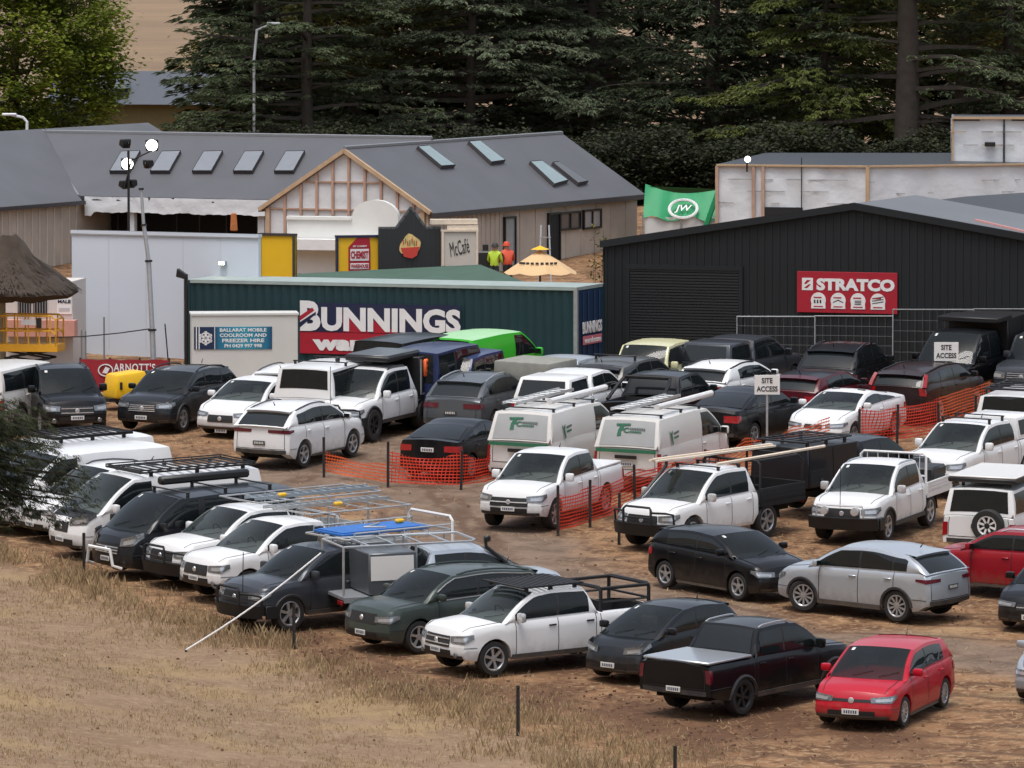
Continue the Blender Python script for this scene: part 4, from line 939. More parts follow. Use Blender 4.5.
V('whitesuv20', 'suv', WHITE, SUVN, 'small white wagon between the black ute and the dark grey canopied ute', 'car', 30, ('xmin', 673), ('ymin', 359), lambda c: c.rails(TRIM, .02), L=4.2, ax=(.9, 3.4), r=(3.6, 4.05), H=1.58, win=[(1.35, 2.35), (2.41, 3.25)], doors=[1.35, 2.38, 3.3], deck=[(0, .78), (.08, .88), (.4, .99), (1.0, 1.06), (1.35, 1.08), (3.4, 1.12), (3.9, 1.13), (4.05, 1.10), (4.20, 1.02)])
V('blackwagon', 'sedan', BLACK, CARN, 'black sedan with red tail light behind the site access post', 'car', 30, ('xmax', 811), ('ymax', 446), None, L=4.75, H=1.5, face=dict(tail=(.55, .72, .92, .3)))
V('maroon', 'hatch', MAROON, CARN, 'maroon hatchback with black roof between the black sedan and black wagon', 'car', 27, ('xmin', 763), ('ymin', 368.5), None, L=4.4, roofm=BLACK)
V('blacksuv', 'suv', BLACK, SUVN, 'black wagon with pale chrome tailgate strip before the wire fence', 'car', 20, ('xmin', 794), ('ymin', 341), lambda c: c.rails(DGREY, .03), L=4.75, H=1.74, W=1.92)
V('volvo', 'suv', paint('brown_black', (.022, .010, .010)), SUVN, 'dark brown wagon with tall upright red tail lights behind the orange mesh', 'car', 27, ('xmin', 869), ('ymin', 361), lambda c: (c.rails(TRIM, .02), tall_lights(c)), L=4.7, H=1.58, r=(4.25, 4.56), face=dict(tail=(.80, .84, 1.06, .10)), win=[(1.4, 2.48), (2.54, 3.46), (3.52, 4.4)])
def f_tipper(c):
    c.chassis(5.5); c.bullbar(hoops=False, low=.46)
    c.box_canopy(3.74, 5.8, 1.02, 2.25, 2.0, BSTEEL, BSTEEL, 2, 'tipper_body'); b = MB(); b.box((c.X(3.5), 0, 2.24), (1.2, 1.9, .16), BSTEEL, bev=.03); c.part('tipper_hood', b, BSTEEL)
V('tipper', 'double', BLACK, NAMES_UTE, 'lifted black truck like ute with tall black body before the wire fence', 'ute', 206, ('xmin', 903), ('ymin', 327), f_tipper, Rw=.46, clr=.50, H=2.0, grillem=WHITE, W=1.95)
V('edgewagon', 'box', DGREY, 'parked_four_wheel_drive', 'dark four wheel drive with bright barred grille at the end of the fence', 'four wheel drive', 203, ('xmin', 994), ('ymin', 325), None, bars=4, H=1.9)
# --- things carried on roofs and racks (each lies on its vehicle but is a thing of its own)
def on(c, M): return c.MW @ M
def ladder(c, M, ln, w, m, label, rungs=10):
    b = MB()
    for sd in (1, -1): b.box((0, sd * w / 2, 0), (ln, .035, .075), m)
    for i in range(rungs): b.tube([(-ln / 2 + ln * (i + .5) / rungs, -w / 2, 0), (-ln / 2 + ln * (i + .5) / rungs, w / 2, 0)], .018, m, 5)
    o = b.build('ladder', m); o.matrix_world = on(c, M); tag(o, label, 'ladder', 'ladders carried on vehicle racks'); return o
T_ = Matrix.Translation
c = CARS['workvan']
ladder(c, T_((c.X(2.9), .42, c.H + .17)), 3.6, .42, ALUM, 'aluminium ladder tied on the van beside the black sedan')
def conduit(c, label, y=-.55, ln=3.6):
    b = MB(); b.tube([(-ln / 2, 0, 0), (ln / 2, 0, 0)], .085, WSTEEL, 10); b.tube([(ln / 2, 0, 0), (ln / 2 + .05, 0, 0)], .092, TRIM, 10); o = b.build('conduit', WSTEEL); o.matrix_world = on(c, T_((c.X(2.5), y, c.H + .22))); tag(o, label, 'pipe', 'pipes carried on van roofs')
conduit(c, 'white storage pipe on the roof of the van beside the black sedan')
c = CARS['workvan2']
ladder(c, T_((c.X(2.9), .38, c.H + .17)), 3.6, .42, ALUM, 'aluminium ladder on the van nearest the site access post')
conduit(c, 'white storage pipe on the roof of the van nearest the site access post')
TIMBER = mat('pale_timber', (0.70, 0.60, 0.48), .7, var=.15, scale=6)
c = CARS['hilux']
b = MB()
for i in range(3): b.box((0, i * .10, (i % 2) * .04), (5.0, .09, .045), TIMBER)
o = b.build('timber_bundle', TIMBER); o.matrix_world = on(c, T_((c.X(3.75), -.66, c.H + .16)) @ Matrix.Rotation(R(-1.2), 4, 'Y')); tag(o, 'pale timber boards lying along the racks of the black trayed ute', 'timber')
b = MB(); b.tube([(-2.3, 0, 0), (2.3, 0, 0)], .04, TIMBER, 6); o = b.build('timber_pole', TIMBER); o.matrix_world = on(c, T_((c.X(4.6), .62, c.H + .12))); tag(o, 'single pale pole on the near rack of the black trayed ute', 'pole')
BLUE = mat('blue_board', (0.02, 0.13, 0.42), .55, var=.35, scale=5)
c = CARS['bluerack']
b = MB(); b.box((0, 0, 0), (2.5, 1.15, .06), BLUE, bev=.01); b.box((.1, .0, .04), (2.2, 1.0, .03), BLUE)
b.tube([(-.4, -.3, .07), (.3, .1, .07), (-.1, .4, .07)], .03, GALV, 5)
o = b.build('blue_board_stack', BLUE); o.matrix_world = on(c, T_((c.X(3.95), -.10, 1.99))); tag(o, 'bright blue boards strapped flat on a ladder rack', 'boards')
YEL = mat('yellow_plastic', (0.72, 0.42, 0.02), .5)
b = MB(); b.box((0, 0, 0), (.22, .14, .09), YEL, bev=.03); o = b.build('yellow_strap', YEL); o.matrix_world = on(c, T_((c.X(4.8), -.2, 2.10))); tag(o, 'yellow strap bundle on the blue boards', 'strap', 'yellow strap bundles on the ladder racks')
for key, d, y, lab in (('whitelr', 4.0, .2, 'yellow strap bundle on the rack of the oval grilled white ute'), ('whitebb', 3.2, .5, 'yellow strap bundle on the rack beside the black van')):
    c = CARS[key]; q = o.copy(); COL.objects.link(q); q.matrix_world = on(c, T_((c.X(d), y, 2.02))); q['label'] = lab
GLADDER = mat('ladder_blue_grey', (0.34, 0.39, 0.43), .4, .4)
c = CARS['whitelr']; ladder(c, T_((c.X(4.1), -.40, 1.98)), 3.4, .40, ALUM, 'long ladder lying on the rack of the oval grilled white ute', 14)
c = CARS['whitebb']; ladder(c, T_((c.X(4.2), .30, 1.98)), 3.6, .42, GLADDER, 'blue grey ladder on the rack of the white ute beside the black van', 14)
# ------------------------------------------------------------------ ground
def seg_d(px, py, pts):
    best = 1e9
    for (ax, ay), (bx, by) in zip(pts, pts[1:]):
        dx, dy = bx - ax, by - ay; t = clamp(((px - ax) * dx + (py - ay) * dy) / (dx * dx + dy * dy))
        best = min(best, math.hypot(px - ax - t * dx, py - ay - t * dy))
    return best
LANE = [(g.x, g.y) for g in (gp(1060, 660), gp(930, 648), gp(760, 640), gp(640, 603), gp(520, 572), gp(470, 520), gp(380, 440), gp(300, 480))]
def axis(lo, hi, fa, fb, fine):
    a = []; v = lo
    while v < hi: a.append(v); v += fine if fa <= v < fb else max(fine, min(20, .12 * min(abs(v - fa), abs(v - fb)) + fine))
    a.append(hi); return a
gx_ = axis(-260, 260, -22, 22, .45); gy_ = axis(-260, 900, 122, 215, .45)
def rough_z(x, y):
    n = noise.noise((x * .9, y * .9, 3)) * .03 + noise.noise((x * 3.1, y * 3.1, 7)) * .02
    return gz(x, y) - .035 + n * .8 if 120 < y < 260 else gz(x, y) - .03
gm = MB(); rows = [[(x, y, rough_z(x, y)) for x in gx_] for y in gy_]; gm.grid(rows)
m, nt, bs = nmat('soil_and_straw'); N = nt.nodes.new; L = nt.links.new
tc = N('ShaderNodeTexCoord')
def noi(sc, det=6, rough=.6, vec=None, dist=0):
    n = N('ShaderNodeTexNoise'); n.inputs['Scale'].default_value = sc; n.inputs['Detail'].default_value = det; n.inputs['Roughness'].default_value = rough; n.inputs['Distortion'].default_value = dist
    L(vec or tc.outputs['Object'], n.inputs['Vector']); return n.outputs['Fac']
def ramp(f, a, b):
    r = N('ShaderNodeMapRange'); r.inputs[1].default_value = a; r.inputs[2].default_value = b; r.interpolation_type = 'SMOOTHSTEP'; L(f, r.inputs[0]); return r.outputs[0]
def mixc(f, a, b):
    x = N('ShaderNodeMix'); x.data_type = 'RGBA'; L(f, x.inputs['Factor'])
    for k, v in (('A', a), ('B', b)):
        if isinstance(v, tuple): x.inputs[k].default_value = v + (1,)
        else: L(v, x.inputs[k])
    return x.outputs['Result']
def mul(a, b):
    x = N('ShaderNodeMath'); x.operation = 'MULTIPLY'; L(a, x.inputs[0])
    if isinstance(b, float): x.inputs[1].default_value = b
    else: L(b, x.inputs[1])
    return x.outputs[0]
def attr(n):
    a = N('ShaderNodeAttribute'); a.attribute_name = n; return a.outputs['Fac']
big, mid, fine, grit = noi(.22, 4), noi(.9, 6, .65, dist=.6), noi(5.5, 6, .7), noi(22, 3, .7)
dirt = mixc(ramp(mid, .40, .62), (.110, .052, .025), (.275, .150, .075))
dirt = mixc(ramp(fine, .48, .66), dirt, (.37, .25, .14))
dirt = mixc(mul(ramp(big, .55, .68), .55), dirt, (.36, .255, .14))
lane = mixc(ramp(mid, .32, .68), (.135, .096, .070), (.215, .16, .12))
c1 = mixc(mul(attr('lane'), .85), dirt, lane)
def tr_(o, w):
    x = N('ShaderNodeMath'); x.operation = 'PINGPONG'; x.inputs[1].default_value = w; L(o, x.inputs[0]); return x.outputs[0]
wob = N('ShaderNodeMath'); wob.operation = 'MULTIPLY_ADD'; L(noi(.5, 3), wob.inputs[0]); wob.inputs[1].default_value = 1.2; L(attr('lanedist'), wob.inputs[2])
trk = ramp(tr_(wob.outputs[0], .85), .62, .80)
c1 = mixc(mul(mul(trk, ramp(big, .38, .55)), .75), c1, (.105, .060, .036))
bank = mixc(ramp(mid, .30, .70), (.200, .128, .077), (.275, .186, .115))
bank = mixc(ramp(fine, .50, .70), bank, (.335, .25, .155))
bank = mixc(mul(ramp(big, .50, .66), .7), bank, (.315, .22, .105))
c2 = mixc(attr('bank'), c1, bank)
c2 = mixc(mul(attr('churn'), ramp(fine, .30, .5)), c2, (.105, .052, .028))
mpg = N('ShaderNodeMapping'); mpg.inputs['Scale'].default_value = (.15, 1, 1); L(tc.outputs['Object'], mpg.inputs[0])
hill = mixc(ramp(noi(.16, 6, .65, mpg.outputs[0]), .35, .65), (.27, .19, .118), (.20, .14, .092))
c3 = mixc(attr('hill'), c2, hill)
c4 = mixc(mul(ramp(grit, .52, .75), .35), c3, (.06, .042, .03))
L(c4, bs.inputs['Base Color']); bs.inputs['Roughness'].default_value = .92; bs.inputs['Specular IOR Level'].default_value = .25
bp = N('ShaderNodeBump'); bp.inputs['Strength'].default_value = .55; bp.inputs['Distance'].default_value = .06
sm = N('ShaderNodeMath'); sm.operation = 'ADD'; L(fine, sm.inputs[0]); L(mul(grit, .5), sm.inputs[1]); L(sm.outputs[0], bp.inputs['Height']); L(bp.outputs['Normal'], bs.inputs['Normal'])
go = gm.build('ground', m, ang=180); tag(go, kind='structure')
CHURN = [(gp(*q).x, gp(*q).y, r) for q, r in (((240, 628), 1.1), ((330, 655), .9), ((370, 672), 1.0), ((410, 690), .9), ((460, 690), 1.0), ((540, 700), 1.2), ((640, 715), 1.3), ((560, 660), 1.2), ((300, 640), .8), ((700, 735), 1.2), ((760, 720), 1.4), ((880, 735), 1.2))]
me = go.data
for nm, fn in (('lanedist', lambda x, y: seg_d(x, y, LANE) if 120 < y < 215 and abs(x) < 30 else 9.0), ('lane', lambda x, y: 1 - smooth(1.2, 2.9, seg_d(x, y, LANE) + noise.noise((x * .5, y * .5, 1)) * .9) if 120 < y < 215 and abs(x) < 30 else 0),
               ('bank', lambda x, y: smooth(-.6, 1.6, (bank_edge(x) - y) * .447 + noise.noise((x * .6, y * .6, 5)) * .9)),
               ('churn', lambda x, y: max([1 - smooth(r * .3, r * 1.3, math.hypot(x - a, (y - b) * .45) + noise.noise((x * 1.6, y * 1.6, 2)) * .5) for a, b, r in CHURN]) if 125 < y < 170 and abs(x) < 20 else 0),
               ('hill', lambda x, y: smooth(335, 360, y))):
    a = me.attributes.new(nm, 'FLOAT', 'POINT'); a.data.foreach_set('value', [float(fn(v.co.x, v.co.y)) for v in me.vertices])
# straw litter and dry grass: masses nobody could count
def grassmat(name, a, b):
    m, nt, bs = nmat(name); g = nt.nodes.new('ShaderNodeNewGeometry'); mx = nt.nodes.new('ShaderNodeMix'); mx.data_type = 'RGBA'
    mx.inputs['A'].default_value = a + (1,); mx.inputs['B'].default_value = b + (1,); nt.links.new(g.outputs['Random Per Island'], mx.inputs['Factor']); nt.links.new(mx.outputs['Result'], bs.inputs['Base Color'])
    bs.inputs['Roughness'].default_value = .85; bs.inputs['Specular IOR Level'].default_value = .2; return m
gr = random.Random(5); b = MB(); lit = MB()
def blade(b, x, y, h, w):
    z = rough_z(x, y); t = gr.uniform(0, 6.28); lx, ly = gr.uniform(-.5, .5) * h, gr.uniform(-.5, .5) * h; dx, dy = math.cos(t) * w, math.sin(t) * w
    b.add([(x - dx, y - dy, z - .02), (x + dx, y + dy, z - .02), (x + dx * .6 + lx * .4, y + dy * .6 + ly * .4, z + h * .6), (x + lx, y + ly, z + h)], [(0, 1, 2), (0, 2, 3)])
n = 0
while n < 80000:
    x = gr.uniform(-19, 13); y = gr.uniform(124, 176)
    e = (bank_edge(x) - y) * .447
    dens = noise.noise((x * .55, y * .35, 9)) * .5 + .5
    if x > -1: p = smooth(1.2, 4.0, e + 4.6) * .9
    else: p = math.exp(-((e - .3) / 1.1) ** 2) + .85 * (e > 0) * smooth(.18, .5, dens) + .5 * smooth(8, 16, e) * smooth(.4, .6, dens)
    if gr.random() > p * smooth(.22, .55, dens): continue
    tall = math.exp(-((e - .2) / 1.3) ** 2) if x < -1 else .8 * smooth(-3.5, 0, e)
    for _ in range(5): blade(b, x + gr.uniform(-.12, .12), y + gr.uniform(-.2, .2), gr.uniform(.035, .085) + gr.uniform(.12, .42) * tall * dens, .006 + .005 * tall)
    n += 5
o = b.build('dry_grass', grassmat('dry_grass', (.20, .138, .075), (.46, .34, .19)), flat=True); tag(o, kind='stuff')
for _ in range(70000):
    x = gr.uniform(-19, 20); y = gr.uniform(126, 205)
    if noise.noise((x * .7, y * .7, 4)) + gr.uniform(-.5, .5) < -.02: continue
    z = rough_z(x, y) + .012; t = gr.uniform(0, 3.14); l = gr.uniform(.02, .10); w = gr.uniform(.004, .011); dx, dy = math.cos(t), math.sin(t); q = gr.uniform(-.02, .05)
    lit.quad((x - dx * l - dy * w, y - dy * l + dx * w, z), (x - dx * l + dy * w, y - dy * l - dx * w, z), (x + dx * l + dy * w, y + dy * l - dx * w, z + .01 + q), (x + dx * l - dy * w, y + dy * l + dx * w, z + .01 + q))
o = lit.build('straw_litter', grassmat('straw_litter', (.08, .045, .024), (.38, .26, .14)), flat=True); tag(o, kind='stuff')
cl = MB(); 
for _ in range(1700):
    a, b_, r = gr.choice(CHURN) if gr.random() < .5 else (gr.uniform(-16, 18), gr.uniform(130, 200), 3.0)
    x, y = a + gr.gauss(0, r * .6), b_ + gr.gauss(0, r * 1.2); s_ = gr.uniform(.015, .055); z = rough_z(x, y)
    cl.box((x, y, z + s_ * .25), (s_ * gr.uniform(1, 2), s_ * gr.uniform(.8, 1.6), s_), None, None, 0, (.6, .6))
o = cl.build('clods', grassmat('clods', (.06, .032, .022), (.16, .095, .058)), flat=True); tag(o, kind='stuff')

# ------------------------------------------------------------------ fences and posts in the yard
POSTM = mat('dark_post', (.025, .022, .02), .8)
def post(px, py, h, label, group, r=.03, m_=POSTM, tilt=0, cat='post'):
    g = gp(px, py); b = MB(); z = gz(g.x, g.y)
    for t in (0, 120, 240): b.box((0, .018, h / 2), (.008, .045, h), m_, Matrix.Rotation(R(t), 4, 'Z'))
    b.box((0, 0, h - .02), (r * 1.6, r * 1.6, .05), m_)
    o = b.build('steel_picket', m_); o.location = (g.x, g.y, gz(g.x, g.y) - .08); o.rotation_euler = (0, R(tilt), 0)
    tag(o, label, cat, group); return o
for (px, py, h, lab) in ((84, 571, 1.0, 'thin dark picket in the long dry grass below the white van'), (294, 648, 1.05, 'dark picket standing before the dark grey ute wheel'), (518, 734, 1.08, 'dark picket alone in the grass below the white racked ute'), (675, 782, .8, 'dark picket whose tip shows below the black ute')):
    post(px, py, h, lab, 'dark pickets along the dry grass')
def meshmat(name, col):
    m, nt, bs = nmat(name); N = nt.nodes.new; L = nt.links.new; uv = N('ShaderNodeUVMap'); sx = N('ShaderNodeSeparateXYZ'); L(uv.outputs[0], sx.inputs[0])
    def cut(o, per, fill):
        f = N('ShaderNodeMath'); f.operation = 'MULTIPLY'; L(o, f.inputs[0]); f.inputs[1].default_value = 1 / per; g = N('ShaderNodeMath'); g.operation = 'FRACT'; L(f.outputs[0], g.inputs[0])
        h = N('ShaderNodeMath'); h.operation = 'LESS_THAN'; L(g.outputs[0], h.inputs[0]); h.inputs[1].default_value = fill; return h.outputs[0]
    mx = N('ShaderNodeMath'); mx.operation = 'MAXIMUM'; L(cut(sx.outputs[0], .10, .22), mx.inputs[0]); L(cut(sx.outputs[1], .085, .36), mx.inputs[1])
    tr = N('ShaderNodeBsdfTransparent'); ms = N('ShaderNodeMixShader'); L(mx.outputs[0], ms.inputs[0]); L(tr.outputs[0], ms.inputs[1]); L(bs.outputs[0], ms.inputs[2])
    bs.inputs['Base Color'].default_value = col + (1,); bs.inputs['Roughness'].default_value = .5
    tl = N('ShaderNodeBsdfTranslucent'); tl.inputs[0].default_value = col + (1,); m2 = N('ShaderNodeMixShader'); m2.inputs[0].default_value = .3; L(bs.outputs[0], m2.inputs[1]); L(tl.outputs[0], m2.inputs[2]); L(m2.outputs[0], ms.inputs[2])
    L(ms.outputs[0], nt.nodes['Material Output'].inputs[0]); return m
MESH_R = meshmat('red_barrier_mesh', (.75, .055, .025)); MESH_O = meshmat('orange_barrier_mesh', (.80, .13, .035))
def barrier(pts, label, m_, h=1.0, sag=.2, grp='orange barrier mesh runs', seed=1):
    W = [gp(*p) for p in pts]; b = MB(); P = []; acc = 0; U = []
    rr = random.Random(seed)
    for i in range(len(W) - 1):
        a, c = W[i], W[i + 1]; n = 14; ln = (c - a).length; sg = sag * rr.uniform(.5, 1.3); lean = rr.uniform(-.12, .12)
        for k in range(n + (i == len(W) - 2)):
            t = k / n; p = a.lerp(c, t); s_ = sg * math.sin(math.pi * t); zz = gz(p.x, p.y); col = []; ucol = []
            for j in range(7):
                v = j / 6; hh = .06 + (h - s_ - .06) * v; off = lean * math.sin(math.pi * t) * v + .05 * math.sin(9 * t + 5 * v + seed) * math.sin(math.pi * t)
                col.append((p.x + off, p.y - abs(off) * 1.5 - .12 * math.sin(math.pi * t) * (1 - v), zz + hh)); ucol.append((acc + ln * t, hh * (1 + .25 * s_)))
            P.append(col); U.append(ucol)
        acc += ln
    b.grid(P); o = b.build('barrier_mesh', m_, ang=180); me = o.data; uvl = me.uv_layers.new(name='UVMap'); flat = [q for c in U for q in c]
    for lp in me.loops: uvl.data[lp.index].uv = flat[lp.vertex_index]
    tag(o, label, 'barrier mesh', grp)
barrier([(324, 474), (388, 485)], 'orange barrier mesh sagging across the gap beside the white wagon wheel', MESH_O, .62, .10, seed=2)
barrier([(388, 485), (461, 488), (500, 481)], 'red orange barrier mesh drooping across the back of the black sedan', MESH_R, .95, .30, seed=3)
barrier([(558, 533), (590, 525), (635, 507), (668, 497)], 'red barrier mesh along the door side of the plain white ute', MESH_R, 1.02, .22, seed=4)
barrier([(668, 497), (705, 487), (745, 474), (792, 462), (830, 452)], 'orange barrier mesh behind the timber carrying ute', MESH_O, 1.0, .18, seed=5)
barrier([(859, 445), (897, 442), (939, 435)], 'red barrier mesh veiling the side of the white coupe', MESH_R, 1.05, .12, seed=6)
barrier([(939, 435), (966, 426), (990, 418)], 'bright orange barrier mesh before the charcoal wagon', MESH_O, 1.1, .10, seed=7)
for i, (px, py, h, lab) in enumerate(((324, 476, 1.12, 'picket holding mesh beside the white wagon'), (388, 486, 1.25, 'picket at the middle of the sagging mesh with a pale cap'), (461, 489, 1.1, 'picket behind the black sedan rear light'), (558, 534, 1.3, 'picket by the front wheel of the plain white ute'), (590, 526, 1.25, 'picket by the door of the plain white ute'),
    (619, 544, 1.35, 'red capped picket before the timber carrying ute'), (635, 508, 1.2, 'picket behind the tub of the plain white ute'), (705, 488, 1.1, 'picket beside the sign written van door'), (859, 446, 1.1, 'picket at the white coupe front door'), (897, 443, 1.15, 'picket at the white coupe rear wheel'), (939, 436, 1.0, 'picket where the red and orange meshes meet'), (976, 428, 1.0, 'picket beside the white wagon with roof bars'))):
    post(px, py, h, lab, 'pickets holding the barrier mesh', tilt=rnd.uniform(-2, 2))
# white rope from the ground to the blue boards
a = gp(186, 650); e = at(321, 553, 152.6); b = MB(); b.tube([a + (e - a) * (i / 8) - Vector((0, 0, .10 * math.sin(math.pi * i / 8))) for i in range(9)], .020, WSTEEL, 6); b.tube([a, a - Vector((0, 0, .1))], .03, BSTEEL, 5)
tag(b.build('guy_rope', WSTEEL), 'long white rope pegged in bare soil and stretched to a ladder rack', 'rope')
# site access signs
SIGNW = mat('sign_white', (.72, .72, .70), .5); BLK = mat('sign_black', (.015, .015, .016), .6); TREATED = mat('post_timber', (.36, .33, .24), .8)
def site_sign(px, py, hc, label, pm):
    g = gp(px, py); t = thing('site_sign', label, 'sign', Matrix.Translation((g.x, g.y, gz(g.x, g.y))), 'site access signs')
    b = MB(); b.box((0, .03, hc / 2 - .05), (.06, .04, hc + .5), pm); b.build('post', pm, t)
    b = MB(); b.box((0, 0, hc), (.70, .012, .54), SIGNW, bev=.004); o = b.build('board', SIGNW, t)
    put_text('lettering', 'SITE', .30, .15, BLK, o, T_((0, -.010, hc + .12)), bold=.025); put_text('lettering', 'ACCESS', .58, .15, BLK, o, T_((0, -.010, hc - .11)), bold=.025)
site_sign(767, 447, 1.72, 'white site access board on grey post beside the black sedan tail light', GALV)
site_sign(946, 416, 1.85, 'white site access board on timber post before the black tipper ute', TREATED)
# ------------------------------------------------------------------ buildings
class Fr:                                     # an upright frame: X along the facade, Y back into the building, Z up
    def __init__(s, p, th): 
        s.o = Vector((p.x, p.y, 0)); t = R(th); s.u = Vector((math.cos(t), -math.sin(t), 0)); s.v = Vector((math.sin(t), math.cos(t), 0)); s.g = gz(p.x, p.y)
        s.M = Matrix.Translation((s.o.x, s.o.y, 0)) @ Matrix.Rotation(-t, 4, 'Z')
    def P(s, a, b, z): return s.o + s.u * a + s.v * b + Vector((0, 0, z))
    def on(s, px, py, y=0.0, n=None):         # where the sight line of a pixel meets the facade plane (or a plane with normal n through local point)
        d = at(px, py, 100) - EYE; n0 = s.v if n is None else n[0]; q = s.P(0, y, 0) if n is None else n[1]
        t = (q - EYE).dot(n0) / d.dot(n0); w = EYE + d * t; r = w - s.o; return Vector((r.dot(s.u), r.dot(s.v), w.z))
def ribbed(name, col, rough=.5, per=.2, axis='X', depth=.02, metal=0., var=.12, var_scale=1.2, line=.85):
    m = mat(name, col, rough, metal, var=var, scale=var_scale); nt = m.node_tree; N = nt.nodes.new; L = nt.links.new; bs = nt.nodes['Principled BSDF']
    tc = N('ShaderNodeTexCoord'); wv = N('ShaderNodeTexWave'); wv.bands_direction = axis; wv.inputs['Scale'].default_value = .314 / per; wv.wave_profile = 'SIN'; L(tc.outputs['Object'], wv.inputs[0])
    bp = N('ShaderNodeBump'); bp.inputs['Distance'].default_value = depth; L(wv.outputs[1], bp.inputs['Height']); L(bp.outputs[0], bs.inputs['Normal']); return m
ROOF = mat('grey_steel_roof', (.092, .094, .102), .45, var=.20, scale=.6)
FASCIA = mat('dark_fascia', (.045, .040, .042), .5)
BOARD = mat('weathered_board', (.47, .41, .345), .8, var=.28, scale=1.1)
STUDP = mat('pink_timber_frame', (.44, .29, .22), .8, var=.25, scale=4); STUD = mat('timber_frame', (.45, .32, .20), .8, var=.25, scale=4)
WRAP = mat('white_building_wrap', (.64, .67, .70), .42, var=.07, scale=1.6, bump=1.0)
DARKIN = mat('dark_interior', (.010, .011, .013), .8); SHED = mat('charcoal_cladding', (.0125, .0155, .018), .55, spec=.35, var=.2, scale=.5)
WHITEW = mat('white_wall_panel', (.56, .61, .68), .45, var=.05, scale=.5); GLZ = mat('skylight_glass', (.23, .30, .30), .06, spec=.7, var=.15)
SHOPY = mat('shop_yellow', (.78, .46, .012), .5, var=.08); SHOPR = mat('shop_red', (.36, .010, .026), .5, var=.1); NAVYS = mat('sign_navy', (.012, .018, .055), .45)
LET = mat('lettering_white', (.74, .74, .74), .5)
def part_(b, n, m, par, fr=None, ang=35):
    o = b.build(n, m, par, ang=ang); return o
def BT(name, label, cat, fr, z=0): return thing(name, label, cat, fr.M @ Matrix.Translation((0, 0, z)))
# --- charcoal shed with roller door
p0 = gp(603, 366); f = Fr(p0, 20); g0 = f.g
eL = f.on(603, 243).z; ap = f.on(855, 205); W2 = ap.x; H1, H2 = eL - g0, ap.z - g0; Wd = 2 * W2; dep = 6.4
t = BT('shed', 'long charcoal clad shed with roller door and red sign', 'shed', f, g0)
b = MB(); b.poly([(0, -.6), (Wd, -.6), (Wd, H1), (W2, H2), (0, H1)], .12)
x = .1
while x < Wd:
    h = H1 + (H2 - H1) * (1 - abs(x - W2) / W2); b.box((x, -.012, h / 2 - .35), (.07, .024, h + .4)); x += .24
b.box((0 + .06, dep / 2, H1 / 2 - .3), (.1, dep, H1 + .5)); b.box((Wd - .06, dep / 2, H1 / 2 - .3), (.1, dep, H1 + .5)); b.poly([(0, -.6), (Wd, -.6), (Wd, H1), (W2, H2), (0, H1)], .1, None, T_((0, dep, 0)))
wall = part_(b, 'wall', SHED, t)
b = MB()
for sg in (0, 1):
    a, c = (0, W2) if not sg else (W2, Wd); za, zc = (H1, H2) if not sg else (H2, H1)
    b.add([(a - .05 * (1 - sg), -.14, za + .05), (c + .05 * sg, -.14, zc + .05), (c + .05 * sg, dep, zc + .05), (a - .05 * (1 - sg), dep, za + .05)], [(0, 1, 2, 3)])
part_(b, 'roof', mat('light_grey_roof', (.13, .134, .14), .4, var=.15, scale=.4), t)
b = MB()
for sg in (0, 1):
    a, c = (-.06, W2) if not sg else (W2, Wd + .06); za, zc = (H1, H2) if not sg else (H2, H1)
    b.add([(a, -.15, za - .14), (c, -.15, zc - .14), (c, -.15, zc + .075), (a, -.15, za + .075), (a, -.02, za + .075), (c, -.02, zc + .075)], [(0, 1, 2, 3), (3, 2, 5, 4)])
part_(b, 'barge_board', SHED, t)
d0, d1 = f.on(630, 268), f.on(740, 271); ds_, dx1, dz = d0.x, d1.x, (d0.z + d1.z) / 2 - g0
b = MB(); b.box(((ds_ + dx1) / 2, -.035, dz / 2 - .2), (dx1 - ds_, .03, dz + .4), DARKIN)
nsl = 34
for i in range(nsl): b.box(((ds_ + dx1) / 2, -.055, dz * (i + .5) / nsl), (dx1 - ds_ - .04, .03, dz / nsl * .62))
dr = part_(b, 'roller_door', mat('roller_door_slat', (.021, .0235, .0255), .5, spec=.4), t)
b = MB()
for xx in (ds_ - .05, dx1 + .05): b.box((xx, -.05, dz / 2 - .2), (.12, .08, dz + .4))
b.box(((ds_ + dx1) / 2, -.05, dz + .06), (dx1 - ds_ + .22, .08, .14)); part_(b, 'door_frame', SHED, dr)
b = MB(); q0, q1 = f.on(899, 217, 0, (Vector((0, 0, 1)), Vector((0, 0, g0 + H1 + .75)))), 0
def roofp(px, py):                            # a point of the shed's right hand roof slope
    n = Vector((f.u.x * (H2 - H1) / W2, f.u.y * (H2 - H1) / W2, 1)).normalized(); return f.on(px, py, 0, (n, f.P(W2, 0, g0 + H2 + .07)))
a, c = roofp(975, 220), roofp(1030, 233); b.tube([(a.x, a.y, a.z - g0), (c.x, c.y, c.z - g0)], .05, mat('faded_red_flashing', (.62, .30, .28), .6), 4); part_(b, 'roof_flashing', MATS['faded_red_flashing'], t)
